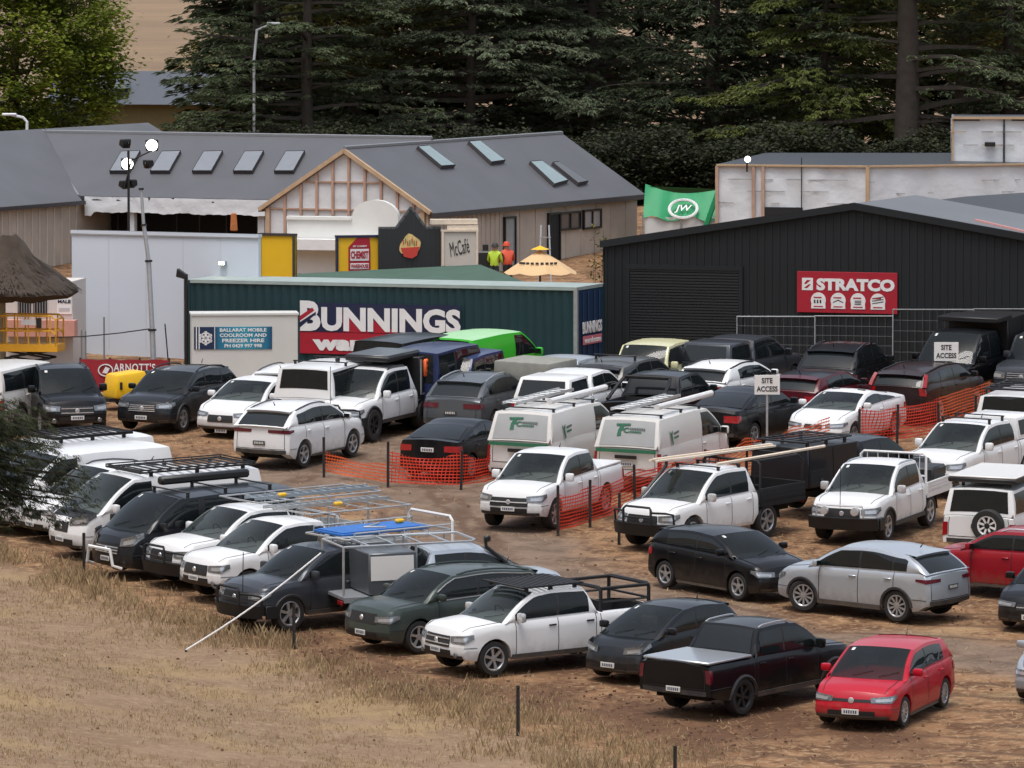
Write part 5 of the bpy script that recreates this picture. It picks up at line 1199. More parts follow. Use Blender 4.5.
# red board with lettering
sa, sb = f.on(798, 271), f.on(898, 314); sw, sh = sb.x - sa.x, sa.z - sb.z; sc = Vector(((sa.x + sb.x) / 2, -.07, (sa.z + sb.z) / 2))
t = thing('shop_sign', 'red board lettered STRATCO with four small white arches on the charcoal shed', 'sign', f.M @ T_(sc))
b = MB(); b.box((0, 0, 0), (sw, .04, sh), bev=.005); bd = part_(b, 'board', SHOPR, t)
put_text('lettering', 'STRATCO', sw * .78, sh * .30, LET, bd, T_((sw * .085, -.026, sh * .19)), bold=.055)
b = MB(); b.box((-sw * .395, -.024, sh * .19), (sw * .11, .01, sh * .30), LET, bev=.004); b.add([(-sw * .43, -.032, sh * .20), (-sw * .40, -.032, sh * .29), (-sw * .36, -.032, sh * .29), (-sw * .41, -.032, sh * .19), (-sw * .43, -.032, sh * .10), (-sw * .38, -.032, sh * .19), (-sw * .36, -.032, sh * .18), (-sw * .40, -.032, sh * .09)], [(0, 1, 2, 3), (4, 5, 6, 7)], SHOPR); part_(b, 'emblem', LET, bd)
for i in range(4):
    cx = -sw * .285 + i * sw * .198; b = MB(); w_ = sw * .072; pts = [(cx - w_, -sh * .40), (cx + w_, -sh * .40), (cx + w_ * .96, -sh * .28)] + [(cx + w_ * 1.05 * math.cos(R(a_)), -sh * .20 + w_ * 1.05 * math.sin(R(a_))) for a_ in range(0, 181, 20)] + [(cx - w_ * .96, -sh * .28)]
    b.poly(pts, .01, LET, T_((0, -.034, 0)))
    b.box((cx, -.036, -sh * .35), (w_ * 1.3, .008, sh * .025), SHOPR); b.box((cx - w_ * .1, -.036, -sh * .13), (w_ * 1.1, .008, sh * .03), SHOPR)
    if i == 0: [b.box((cx - w_ * .5 + k * w_ * .4, -.036, -sh * .23), (w_ * .22, .008, sh * .08), BLK) for k in range(3)]
    elif i == 1: b.add([(cx - w_ * .7, -.037, -sh * .26), (cx, -.037, -sh * .20), (cx + w_ * .7, -.037, -sh * .26), (cx + w_ * .7, -.037, -sh * .235), (cx, -.037, -sh * .175), (cx - w_ * .7, -.037, -sh * .235)], [(0, 1, 4, 5), (1, 2, 3, 4)], BLK)
    elif i == 2: [b.box((cx, -.036, -sh * (.20 + .04 * k)), (w_ * .9, .008, sh * .022), GREY) for k in range(3)]
    else: [b.add([(cx - w_ * .8, -.037, -sh * (.27 - .06 * k)), (cx + w_ * .8, -.037, -sh * (.22 - .06 * k)), (cx + w_ * .8, -.037, -sh * (.195 - .06 * k)), (cx - w_ * .8, -.037, -sh * (.245 - .06 * k))], [(0, 1, 2, 3)], GREY) for k in range(3)]
    part_(b, 'arch_picture', LET, bd)
# dark low roof behind the shed
RP = [at(936, 200, 215), at(1100, 234, 212), at(1100, 187.5, 221), at(965, 196.5, 222)]; O = Vector((RP[0].x, RP[0].y, gz(RP[0].x, RP[0].y))); t = thing('flat_roofed_annexe', 'low annexe with dark grey roof behind the charcoal shed', 'building', Matrix.Translation(O)); RP = [p - O for p in RP]; b = MB()
for p, q in zip(RP, RP[1:] + RP[:1]): b.quad((p.x, p.y, -.5), (q.x, q.y, -.5), q - Vector((0, 0, .05)), p - Vector((0, 0, .05)))
part_(b, 'wall', SHED, t); b = MB(); b.add(RP, [(0, 1, 2, 3)]); part_(b, 'roof', mat('dark_roof', (.035, .038, .042), .45, var=.2, scale=.4), t)
# --- green shipping container with the big lettering
pc = gp(577, 383); f = Fr(pc, 20); f.o = f.o - f.u * 12.62; f.M = Matrix.Translation((f.o.x, f.o.y, 0)) @ Matrix.Rotation(-R(20), 4, 'Z'); g0 = gz(pc.x, pc.y); Hc = f.on(576, 288).z - g0; Lc, Dc = 12.62, 2.44
t = BT('shipping_container', 'long dark green shipping container with big white lettering', 'container', f, g0)
CONT = mat('container_green', (.006, .035, .043), .5, var=.25, scale=.8); CONTB = mat('container_end_navy', (.008, .030, .080), .5, var=.2, scale=.8); RIM = mat('container_roof_edge', (.30, .36, .34), .6, var=.25, scale=2)
b = MB(); n = 44; pts = []
for i in range(n):
    x0 = .1 + (Lc - .2) * i / n; w_ = (Lc - .2) / n; pts += [(x0, 0), (x0 + w_ * .25, .036), (x0 + w_ * .5, .036), (x0 + w_ * .75, 0)]
pts.append((Lc - .1, 0))
for side, oy in ((1, .03), (-1, Dc - .03)):
    b.grid([[(x_, oy + side * y_, -.3) for x_, y_ in pts], [(x_, oy + side * y_, Hc - .08) for x_, y_ in pts]])
b.box((.02, Dc / 2, Hc / 2 - .1), (.05, Dc - .1, Hc))
for xx in (.05, Lc - .05):
    for yy in (.05, Dc - .05): b.box((xx, yy, Hc / 2 - .15), (.12, .12, Hc + .3), GALV if xx > 1 and yy < 1 else None)
part_(b, 'side_wall', CONT, t, ang=20)
b = MB(); b.box((Lc - .03, Dc / 2, Hc / 2 - .1), (.05, Dc - .14, Hc)); 
for yy in (.5, .95, 1.5, 1.95): b.tube([(Lc + .03, yy, .1), (Lc + .03, yy, Hc - .15)], .022, None, 5)
en = part_(b, 'end_door', CONTB, t)
b = MB(); b.box((Lc / 2, Dc / 2, Hc - .03), (Lc, Dc, .1), RIM); part_(b, 'roof', RIM, t)
def plane(px0, py0, px1, py1): a, c = f.on(px0, py0), f.on(px1, py1); return a.x, c.z, c.x, a.z
x0, z0, x1, z1 = plane(300, 301, 461, 357); SGM = -.012
sg = thing('container_sign', 'navy and red sign panel with white BUNNINGS lettering on the green container', 'sign', f.M @ T_((0, 0, 0)))
zm = z0 + (z1 - z0) * .42
b = MB(); b.box(((x0 + x1) / 2, SGM, (zm + z1) / 2 - .03), (x1 - x0, .02, z1 - zm - .02), NAVYS); nv = part_(b, 'navy_panel', NAVYS, sg); b = MB(); b.box(((x0 + x1) / 2, SGM, (z0 + zm) / 2), (x1 - x0, .02, zm - z0), SHOPR)
b.add([(x0 + (x1 - x0) * .27, SGM - .013, zm), (x0 + (x1 - x0) * .44, SGM - .013, zm), (x0 + (x1 - x0) * .27, SGM - .013, zm + (z1 - zm) * .62)], [(0, 1, 2)], SHOPR); b.add([(x0 + (x1 - x0) * .46, SGM - .013, zm), (x0 + (x1 - x0) * .62, SGM - .013, zm), (x0 + (x1 - x0) * .46, SGM - .013, zm + (z1 - zm) * .42)], [(0, 1, 2)], SHOPR); rp = part_(b, 'red_panel', SHOPR, sg)
hh = z1 - zm; bw = (x1 - x0) * .128
put_text('lettering', 'B', bw, hh * 1.0, LET, nv, T_((x0 + bw * .52, SGM - .022, zm + hh * .52)), bold=.05)
b = MB(); b.add([(x0 + .0, SGM - .030, zm + hh * .50), (x0 + bw * .62, SGM - .030, zm + hh * .80), (x0 + bw * .72, SGM - .030, zm + hh * .70), (x0 + .0, SGM - .030, zm + hh * .34)], [(3, 2, 1, 0)], SHOPR)
b.add([(x0 + .0, SGM - .030, zm + hh * .30), (x0 + bw * .80, SGM - .030, zm + hh * .66), (x0 + bw * .80, SGM - .030, zm + hh * .58), (x0 + .0, SGM - .030, zm + hh * .12)], [(3, 2, 1, 0)], NAVYS); part_(b, 'letter_slash', SHOPR, nv)
put_text('lettering', 'UNNINGS', (x1 - x0) * .865, hh * .80, LET, nv, T_((x0 + (x1 - x0) * .568, SGM - .022, zm + hh * .43)), bold=.045)
put_text('lettering', 'warehouse', (x1 - x0) * .86, (zm - z0) * .70, LET, rp, T_((x0 + (x1 - x0) * .51, SGM - .024, z0 + (zm - z0) * .50)), bold=.06)
EM = Matrix.Translation((Lc + .06, Dc / 2, 0)) @ Matrix.Rotation(R(90), 4, 'Z')
e2 = thing('container_end_sign', 'small white and pink lettering on the navy container end', 'sign', f.M @ T_((0, 0, g0)))
put_text('lettering', 'BUNNINGS', 1.75, .36, LET, e2, EM @ T_((0, 0, 1.62)), bold=.04); b = MB(); b.box((0, 0, 1.24), (1.7, .012, .26), mat('faded_red', (.55, .16, .20), .6), EM); rr_ = part_(b, 'red_band', MATS['faded_red'], e2)
put_text('lettering', 'warehouse', 1.5, .17, LET, rr_, EM @ T_((0, -.012, 1.24)), bold=.03)
# --- white cool room before the container
pw = gp(192, 385); f = Fr(pw, -5); g0 = f.g; x1 = f.on(298, 360).x; zt = f.on(245, 315).z - g0
t = BT('cool_room', 'white portable cool room with blue banner before the green container', 'container', f, g0); COOLW = mat('cool_room_white', (.60, .60, .57), .5, var=.1, scale=1)
b = MB(); b.box((x1 / 2, .6, zt / 2 - .1), (x1, 1.2, zt + .2), bev=.02); wl = part_(b, 'wall', COOLW, t); b = MB(); b.box((x1 / 2, .6, zt + .02), (x1 + .06, 1.26, .06)); part_(b, 'roof', COOLW, t)
b = MB(); xx = f.on(274, 340).x; b.box((xx, .04, zt / 2), (.03, .03, zt - .1)); part_(b, 'panel_joint', mat('joint_grey', (.35, .35, .34), .6), t)
a, c = f.on(194, 327), f.on(272, 349); bw, bh = c.x - a.x, a.z - c.z; t = thing('banner', 'blue cool room hire banner with white snowflake', 'banner', f.M @ T_(((a.x + c.x) / 2, -.014, (a.z + c.z) / 2)))
m, nt, bs = nmat('banner_blue'); tc = nt.nodes.new('ShaderNodeTexCoord'); sx = nt.nodes.new('ShaderNodeSeparateXYZ'); nt.links.new(tc.outputs['Generated'], sx.inputs[0]); cr = nt.nodes.new('ShaderNodeValToRGB'); nt.links.new(sx.outputs[0], cr.inputs[0])
el = cr.color_ramp.elements; el[0].color = (.006, .022, .07, 1); el[0].position = .25; el[1].color = (.006, .04, .12, 1)
for p_, c_ in ((.33, (.01, .15, .26, 1)), (.62, (.015, .30, .42, 1)), (.93, (.01, .15, .26, 1))): e_ = cr.color_ramp.elements.new(p_); e_.color = c_
nt.links.new(cr.outputs[0], bs.inputs['Base Color']); bs.inputs['Roughness'].default_value = .5
b = MB(); b.box((0, 0, 0), (bw, .02, bh)); bo = part_(b, 'cloth', m, t)
for i, s_ in enumerate(('BALLARAT MOBILE', 'COOLROOM AND', 'FREEZER HIRE', 'PH 0429 997 998')): put_text('lettering', s_, bw * (.60, .60, .54, .48)[i], bh * .16, LET, bo, T_((bw * .13, -.014, bh * (.36 - .235 * i))), bold=.03)
b = MB()
for k in range(3): b.box((-bw * .35, -.014, 0), (bh * .11, .008, bh * .62), LET, Matrix.Translation((-bw * .35, 0, 0)) @ Matrix.Rotation(R(60 * k), 4, 'Y') @ Matrix.Translation((bw * .35, 0, 0)))
for k in range(6): b.box((0, -.014, bh * .22), (bh * .24, .008, bh * .06), LET, Matrix.Translation((-bw * .35, 0, 0)) @ Matrix.Rotation(R(60 * k), 4, 'Y'))
part_(b, 'snowflake', LET, bo); b = MB()
for xx in (-.47, -.435): b.box((bw * xx, -.012, 0), (.03, .006, bh), LET)
b.box((-bw * .235, -.012, 0), (.02, .006, bh), LET); part_(b, 'stripe', LET, bo)
# --- tall white wall
pw = at(72, 300, 211.5); f = Fr(Vector((pw.x, pw.y, 0)), 26); g0 = f.g; x1 = f.on(258.5, 270).x; zt = f.on(72, 230).z - g0
t = BT('white_wall', 'tall plain white panel wall behind the grey mast', 'wall', f, g0); b = MB(); b.box((x1 / 2, .08, zt / 2 - .3), (x1, .16, zt + .6)); part_(b, 'panel', WHITEW, t); b = MB(); b.box((x1 / 2, .08, zt - .05), (x1 + .04, .24, .1), WHITEW); b.box((x1 / 2, -.02, zt - .12), (x1, .05, .03), GALV)
for k in range(1, 5): b.box((x1 * k / 5, -.003, zt / 2), (.015, .008, zt - .2), mat('seam_grey', (.5, .52, .55), .5))
part_(b, 'capping', WHITEW, t)
q = at(187, 274, 206.2); hq = q.z - gz(q.x, q.y); f = Fr(q, 15); g0 = f.g; b = MB(); b.box((0, -.1, hq / 2), (.10, .10, hq), TRIM); b.hull8([(-.30, -.2, hq - .08), (.02, -.2, hq - .16), (.02, 0, hq - .16), (-.30, 0, hq - .08), (-.26, -.2, hq + .18), (.04, -.2, hq - .02), (.04, 0, hq - .02), (-.26, 0, hq + .18)], .02, TRIM)
t2 = BT('speaker_post', 'black post with a small black loudspeaker against the white wall', 'post', f, g0); part_(b, 'post', TRIM, t2)
f = Fr(Vector((pw.x, pw.y, 0)), 26); g0 = f.g; a = f.on(224, 263); b = MB(); b.box((a.x, -.09, a.z - g0), (.22, .14, .12), GALV); b.box((a.x, -.17, a.z - g0), (.16, .02, .08), mat('lit_lamp', (1, 1, 1), .5, emit=(1, .93, .75, 14))); t2 = BT('wall_lamp', 'small lit flood lamp on the white wall above the container', 'lamp', f, g0); part_(b, 'lamp', GALV, t2)
# --- shop fronts behind the container
def panel(px0, py0, px1, py1, D, th=10, thick=.15):
    c = at((px0 + px1) / 2, (py0 + py1) / 2, D); fr = Fr(Vector((c.x, c.y, 0)), th); a, c_ = fr.on(px0, py0), fr.on(px1, py1); return fr, a.x, c_.z, c_.x, a.z
def shop(name, label, cat, px0, py0, px1, py1, D, m, th=10, frame=None, thick=.15):
    fr, x0, z0, x1, z1 = panel(px0, py0, px1, py1, D, th); t = thing(name, label, cat, fr.M)
    b = MB(); b.box(((x0 + x1) / 2, thick / 2, (z0 + z1) / 2), (x1 - x0, thick, z1 - z0)); o = part_(b, 'panel', m, t)
    b = MB(); gl = fr.g - .2
    for xx in (x0 + .1, x1 - .1): b.box((xx, thick + .06, (gl + z1) / 2 - .2), (.09, .09, z1 - gl - .4))
    part_(b, 'prop', STUD, t)
    if frame:
        b = MB(); w_ = .07
        b.box(((x0 + x1) / 2, thick / 2 - .02, z1 - w_ / 2), (x1 - x0 + .02, thick + .06, w_)); 
        for xx in (x0 + w_ / 2, x1 - w_ / 2): b.box((xx, thick / 2 - .02, (z0 + z1) / 2 - w_ / 2), (w_, thick + .06, z1 - z0 - w_))
        part_(b, 'frame', frame, t)
    return fr, t, o, x0, z0, x1, z1
shop('yellow_hoarding', 'plain yellow panel with dark frame beside the tall white wall', 'hoarding', 259, 233, 295, 277, 214.6, SHOPY, 24, FASCIA)
fr, t, o, x0, z0, x1, z1 = shop('chemist_stall', 'yellow shop front with red house shape lettered CHEMIST WAREHOUSE', 'shop front', 336, 235.5, 380, 274, 218.5, SHOPY, -12, NAVYS)
w_, h_ = x1 - x0, z1 - z0; cx = (x0 + x1) / 2; b = MB(); b.poly([(cx - w_ * .22, z0 + .02), (cx + w_ * .28, z0 + .02), (cx + w_ * .28, z0 + h_ * .62), (cx + w_ * .26, z1 - .08), (cx - w_ * .02, z1 - .08), (cx - w_ * .22, z0 + h_ * .70)], .02, None, T_((0, -.03, 0))); rd = part_(b, 'red_shape', SHOPR, o)
b = MB(); b.box((cx + w_ * .03, -.036, z0 + h_ * .50), (w_ * .42, .01, h_ * .30), LET); b.box((cx + w_ * .03, -.036, z0 + h_ * .21), (w_ * .42, .01, h_ * .15), LET); part_(b, 'white_bands', LET, rd)
put_text('lettering', 'CHEMIST', w_ * .40, h_ * .20, SHOPR, rd, T_((cx + w_ * .03, -.048, z0 + h_ * .50)), bold=.04); put_text('lettering', 'WAREHOUSE', w_ * .40, h_ * .10, SHOPR, rd, T_((cx + w_ * .03, -.048, z0 + h_ * .21)), bold=.03); put_text('lettering', 'MY CHEMIST', w_ * .32, h_ * .045, LET, rd, T_((cx + w_ * .04, -.048, z0 + h_ * .72)), bold=.02)
fr, x0, z0, x1, z1 = panel(378.5, 228, 441, 269, 218.5, -6); a = fr.on(411, 207); t = thing('gabled_stall', 'black ribbed shop front with pointed gable and round crest', 'shop front', fr.M)
b = MB(); xa, xb = a.x - (x1 - x0) * .24, a.x + (x1 - x0) * .24; o_ = [(x0, z0), (x1, z0), (x1, z1), (xb, z1), (a.x, a.z), (xa, z1), (x0, z1)]; b.poly(o_, .14); k = x0 + .08
while k < x1: h_ = z1 + max(0, (a.z - z1) * (1 - abs(k - a.x) / (xb - a.x))); b.box((k, -.012, (z0 + h_) / 2), (.05, .024, h_ - z0 - .02)); k += .155
o = part_(b, 'panel', mat('black_ribbed_sheet', (.026, .028, .03), .45, var=.15), t); b = MB()
for (q0, q1) in zip([(x0, z1), (xa, z1), (a.x, a.z), (xb, z1)], [(xa, z1), (a.x, a.z), (xb, z1), (x1, z1)]): b.tube([(q0[0], .03, q0[1]), (q1[0], .03, q1[1])], .055, None, 4)
part_(b, 'capping', mat('grey_capping', (.10, .105, .11), .5), t); b = MB()
for xx in (x0 + .15, x1 - .15): b.box((xx, .22, (fr.g + z0) / 2), (.1, .1, z0 - fr.g + .6))
part_(b, 'prop', STUD, t)
e = fr.on(410, 246); CR1 = mat('crest_gold', (.66, .50, .20), .6, var=.5, scale=9); CR2 = mat('crest_red', (.55, .05, .035), .6); b = MB(); rr = random.Random(3)
b.poly([(e.x + (.33 + .05 * math.sin(7 * i)) * math.cos(R(20 * i)), e.z + (.36 + .05 * math.cos(5 * i)) * math.sin(R(20 * i))) for i in range(18)], .02, CR1, T_((0, -.05, 0))); b.poly([(e.x - .30, e.z - .06), (e.x + .30, e.z - .02), (e.x + .22, e.z - .30), (e.x + .06, e.z - .40), (e.x - .2, e.z - .34)], .012, CR2, T_((0, -.064, 0)))
for i in range(7): b.box((e.x - .22 + .07 * i, -.062, e.z + .12 + .05 * math.sin(i * 2)), (.03, .01, .16), mat('crest_green', (.12, .20, .08), .6) if i % 2 else CR2)
part_(b, 'crest', CR1, o)
fr, t, o, x0, z0, x1, z1 = shop('cafe_panel', 'cream cafe panel lettered McCafe with timber frame beside the black gabled front', 'shop front', 441.5, 229.5, 478, 265.5, 218.5, mat('cafe_cream', (.55, .52, .46), .6, var=.08), -8, TIMBER)
put_text('lettering', 'McCafé', (x1 - x0) * .56, (z1 - z0) * .40, BLK, o, T_(((x0 + x1) / 2 - .02, -.01, z0 + (z1 - z0) * .50)) @ Matrix.Rotation(R(-14), 4, 'Y'), bold=.0, shear=.35)
b = MB(); q = fr.on(455, 222); b.box((q.x, .3, q.z), (1.5, .4, .16), TIMBER, Matrix.Rotation(R(0), 4, 'Y')); b.box((q.x + .25, .15, q.z - .18), (1.0, .3, .12), TIMBER); part_(b, 'timber_top', TIMBER, t)
# white curved parapet
fr, x0, z0, x1, z1 = panel(287, 216, 399, 250, 224, 16); xa, xb = fr.on(352, 216).x, fr.on(398, 216).x; pk = fr.on(377, 200).z; t = thing('parapet', 'white rendered parapet with a rounded crown behind the shop fronts', 'wall', fr.M)
out = [(x0, z0 - 1.5), (xb, z0 - 1.5), (xb, z1)] + [((xa + xb) / 2 + (xb - xa) / 2 * math.cos(R(a_)), z1 + (pk - z1) * math.sin(R(a_))) for a_ in range(10, 171, 10)] + [(xa, z1), (x0, z1)]
b = MB(); b.poly(out, .25); b.box(((x0 + xa) / 2, -.02, z1 - .06), (xa - x0, .1, .1)); b.box(((x0 + xb) / 2, .1, fr.g / 2 + z0 / 2 - .8), (xb - x0, .2, z0 - fr.g - 1.0)); part_(b, 'wall', mat('white_render', (.70, .71, .68), .6, var=.06), t)
b = MB(); b.box(((x0 + xb) / 2 - .3, -.35, fr.on(330, 244).z), (xb - x0 - .6, .6, .35)); part_(b, 'ledge', mat('white_ledge', (.72, .72, .72), .6), t)
# green roofed stall between the container and the shop fronts
A, B_, C_, D_ = at(284, 283, 209.2), at(548, 291, 205.6), at(480, 264.5, 215.5), at(300, 273.5, 217.3)
GRN = mat('green_shade_cloth', (.045, .095, .065), .75, var=.3, scale=.9, bump=.4); t = thing('green_roof_stall', 'low stall roofed with faded green cloth behind the container', 'stall', Matrix.Translation((A.x, A.y, 0))); O = Vector((A.x, A.y, 0)); b = MB(); G = []
for i in range(13):
    r_ = []
    for j in range(9): u, v = i / 12, j / 8; p = (A * (1 - u) + B_ * u) * (1 - v) + (D_ * (1 - u) + C_ * u) * v - O; p.z -= .14 * math.sin(math.pi * v) * abs(math.sin(math.pi * u * 3)) ; r_.append(p)
    G.append(r_)
b.grid(G); ro = part_(b, 'roof', GRN, t); b = MB()
for p, q in ((A, B_), (B_, C_), (C_, D_), (D_, A)): b.quad(p - O - Vector((0, 0, .02)), q - O - Vector((0, 0, .02)), Vector((q.x - O.x, q.y - O.y, q.z - .35)), Vector((p.x - O.x, p.y - O.y, p.z - .35))); b.tube([p - O, (p.x - O.x, p.y - O.y, gz(p.x, p.y) - .2)], .06, None, 5)
part_(b, 'frame', FASCIA, t)
# --- gabled building: framed gable end, boarded side, grey roof
pg = at(427, 240, 232); f = Fr(Vector((pg.x, pg.y, 0)), 26); g0 = f.g; eZ = f.on(427, 210).z - g0; lx = f.on(266, 208).x; az = f.on(347, 150).z - g0; Lr = 16.9; ax_ = lx / 2
t = BT('gabled_building', 'gabled building under construction with bare framed gable and boarded side', 'building', f, g0); ov = .25
b = MB(); b.poly([(lx + .1, -.5), (-.1, -.5), (-.1, eZ), (ax_, az - .1), (lx + .1, eZ)], .08); ge = part_(b, 'gable_wall', WRAP, t)
b = MB(); k = lx + .15
while k < 0: h_ = eZ + (az - eZ) * (1 - abs(k - ax_) / abs(ax_)); b.box((k, -.05, h_ / 2 - .2), (.085, .08, h_ + .2), STUDP); k += .62
for zz in (eZ * .35, eZ * .98, eZ + (az - eZ) * .45):
    w_ = abs(lx) * (1 if zz < eZ else 1 - (zz - eZ) / (az - eZ)); b.box((ax_, -.04, zz), (w_ - .2, .06, .05), STUDP)
for sg_ in (0, 1):
    a0 = Vector((lx - .2 if sg_ == 0 else .2, -.12, eZ - .10)); a1 = Vector((ax_, -.12, az - .02)); b.tube([a0, a1], .095, STUD, 4)
for xx in (lx + .12, -.12): b.box((xx, -.06, eZ / 2 - .2), (.14, .1, eZ + .3), STUD)
part_(b, 'timber_frame', STUD, ge)
b = MB(); b.box((0, Lr / 2, eZ / 2 - .3), (.08, Lr, eZ + .5)); k = .15
while k < Lr: b.box((.05, k, eZ / 2 - .3), (.035, .05, eZ + .4), BOARD); k += .36 if k < 5.6 else 1.25
sw_ = part_(b, 'side_wall', BOARD, t); b = MB(); b.box((lx, Lr / 2, eZ / 2 - .3), (.08, Lr, eZ + .5)); b.poly([(lx + .1, -.5), (-.1, -.5), (-.1, eZ), (ax_, az - .1), (lx + .1, eZ)], .08, None, T_((0, Lr, 0))); part_(b, 'back_wall', BOARD, t)
rise = (az - eZ) / abs(ax_); b = MB(); th = .09
for s_ in (1, -1):
    xe = ov if s_ > 0 else lx - ov; ze = eZ - ov * rise + .06
    b.add([(ax_, -.1, az + .06), (xe, -.1, ze), (xe, Lr + .25, ze), (ax_, Lr + .25, az + .06), (ax_, -.1, az + .06 - th), (xe, -.1, ze - th), (xe, Lr + .25, ze - th), (ax_, Lr + .25, az + .06 - th)], [(0, 1, 2, 3), (7, 6, 5, 4), (0, 4, 5, 1), (1, 5, 6, 2), (2, 6, 7, 3)])
RY = mat('grey_steel_roof_near', (.098, .098, .105), .45, var=.18, scale=.7); rf = part_(b, 'roof', RY, t); b = MB(); b.box((ov + .02, Lr / 2 + .08, eZ - ov * rise - .03), (.12, Lr + .35, .17)); part_(b, 'gutter', FASCIA, rf); b = MB(); b.tube([(ax_, -.12, az + .08), (ax_, Lr + .25, az + .08)], .07, None, 5); part_(b, 'ridge_cap', mat('ridge_grey', (.20, .21, .22), .4), rf)
nrm = (f.u * rise + Vector((0, 0, 1))).normalized()
def roof_pt(px, py, lift=.07): q = f.on(px, py, 0, (nrm, f.P(ax_, 0, g0 + az + lift))); return Vector((q.x, q.y, q.z - g0))
def skylight(pts, fn, par, m=GLZ):
    P = [fn(*q) for q in pts]; n_ = (P[1] - P[0]).cross(P[3] - P[0]).normalized(); n_ = n_ if n_.z > 0 else -n_; up = n_ * .13; b = MB(); b.add([*P, *[p + up for p in P]], [(0, 1, 5, 4), (1, 2, 6, 5), (2, 3, 7, 6), (3, 0, 4, 7)], FASCIA); o = part_(b, 'skylight', FASCIA, par)
    c = sum((p for p in P), Vector()) / 4; b = MB(); b.add([p + (c - p) * .05 + up * 1.0 for p in P], [(0, 1, 2, 3)]); part_(b, 'pane', m, o)
for s_ in ([(416, 149), (427, 148), (454, 168), (440, 169)], [(467, 144), (478, 143), (504, 163), (490, 165)], [(528.5, 164), (540, 163), (567, 183), (553, 187)]): skylight(s_, roof_pt, rf)
skylight([(551, 165), (557, 164), (587, 184), (577, 186)], roof_pt, rf, mat('skylight_shut', (.12, .125, .13), .4))
sf = (f.u, f.P(.09, 0, 0))
def side_pt(px, py): q = f.on(px, py, 0, sf); return q.y, q.z - g0
def opening(n_, px0, py0, px1, py1, gm_, split=0):
    y0, zA = side_pt(px0, py0); y1, zB = side_pt(px1, py1); b = MB(); w_ = .07
    for yy in (y0, y1): b.box((.10, yy, (zA + zB) / 2), (.09, w_, abs(zA - zB)), TRIM)
    for zz in (zA, zB): b.box((.10, (y0 + y1) / 2, zz), (.09, y1 - y0 + w_, w_), TRIM)
    if split: b.box((.10, (y0 + y1) / 2, (zA + zB) / 2), (.08, w_, abs(zA - zB)), TRIM)
    o = part_(b, n_, TRIM, sw_); b = MB(); b.box((.075, (y0 + y1) / 2, (zA + zB) / 2), (.03, y1 - y0, abs(zA - zB))); part_(b, 'pane', gm_, o)
PALE = mat('pale_window', (.30, .31, .32), .1, var=.2)
opening('door', 504.5, 218, 515, 268, PALE); opening('window', 560, 213.5, 580, 228, mat('smoky_window', (.09, .095, .10), .1, var=.3), 1); opening('window', 583.5, 211, 600.5, 227, PALE, 1); opening('door', 548.5, 214, 559.5, 262, DARKIN)
# --- long building behind, with the open front wrapped in white
pb = at(272, 230, 237.5); f = Fr(Vector((pb.x, pb.y, 0)), 26); g0 = f.g; xl = f.on(80, 200).x; eZ = f.on(180, 197.5).z - g0; dh = 4.0; pr = f.on(200, 136, 0, (f.v, f.P(0, dh, 0))).z - g0; xr = 4.25
t = BT('long_building', 'long grey roofed building with open dark front and torn white wrap', 'building', f, g0)
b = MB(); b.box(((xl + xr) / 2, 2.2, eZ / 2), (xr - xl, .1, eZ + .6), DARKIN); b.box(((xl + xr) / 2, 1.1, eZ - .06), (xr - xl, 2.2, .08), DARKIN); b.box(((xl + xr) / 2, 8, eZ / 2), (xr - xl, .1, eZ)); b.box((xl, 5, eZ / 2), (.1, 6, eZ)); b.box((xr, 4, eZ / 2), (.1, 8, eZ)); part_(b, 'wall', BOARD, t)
b = MB(); zt_ = f.on(180, 213).z - g0; G = []
for i in range(61):
    x = xl + .3 + (0 - xl - .3) * i / 60; lo = zt_ + .07 * noise.noise((i * .17, 3, 1)) + .012 * math.sin(i * 1.9) + (-.14 if i < 3 else 0); G.append([(x, -.20 + .03 * noise.noise((i * .4, j * .6, 2)), eZ - .02 + (lo - eZ) * j / 4) for j in range(5)])
b.grid(G); part_(b, 'torn_wrap', WRAP, t, ang=80)
b = MB()
for px in (131, 261): x = f.on(px, 225).x; b = MB(); b.box((x, .1, eZ / 2), (.26, .2, eZ - .1), WRAP); part_(b, 'column', WRAP, t)
for px in (96, 155, 178, 205, 236): x = f.on(px, 225).x; b = MB(); b.box((x, 1.6, eZ / 2), (.05, .05, eZ), FASCIA); part_(b, 'inner_stud', FASCIA, t)
rs = (pr - eZ) / dh; b = MB(); xlr = xl - .2
b.add([(xlr - 3.8, dh, pr + .05), (xr, dh, pr + .05), (xr, -.12, eZ - .12 * rs + .05), (xl, -.12, eZ - .12 * rs + .05), (xlr - 3.8, 2 * dh, eZ), (xr, 2 * dh, eZ)], [(0, 3, 2, 1), (0, 1, 5, 4)]); rf = part_(b, 'roof', ROOF, t)
b = MB(); b.box(((xl + xr) / 2, -.14, eZ - .12 * rs - .02), (xr - xl, .10, .15)); part_(b, 'gutter', FASCIA, rf)
b = MB(); b.tube([(xlr - 3.8, dh, pr + .07), (xr, dh, pr + .07)], .07, None, 5); b.tube([(xlr - 3.8, dh, pr + .06), (xl, -.12, eZ - .12 * rs + .06)], .045, None, 4); part_(b, 'ridge_cap', MATS['ridge_grey'], rf)
nr = (f.v * -rs + Vector((0, 0, 1))).normalized()
def roof2(px, py, lift=.06): q = f.on(px, py, 0, (nr, f.P(0, dh, g0 + pr + lift))); return Vector((q.x, q.y, q.z - g0))
SKG = mat('skylight_grey', (.20, .215, .235), .25, var=.1)
for x_ in (110, 150.5, 192.5, 233.5, 274.5): skylight([(x_, 174), (x_ + 19.5, 174), (x_ + 31, 153.5), (x_ + 12, 154)], roof2, rf, SKG)
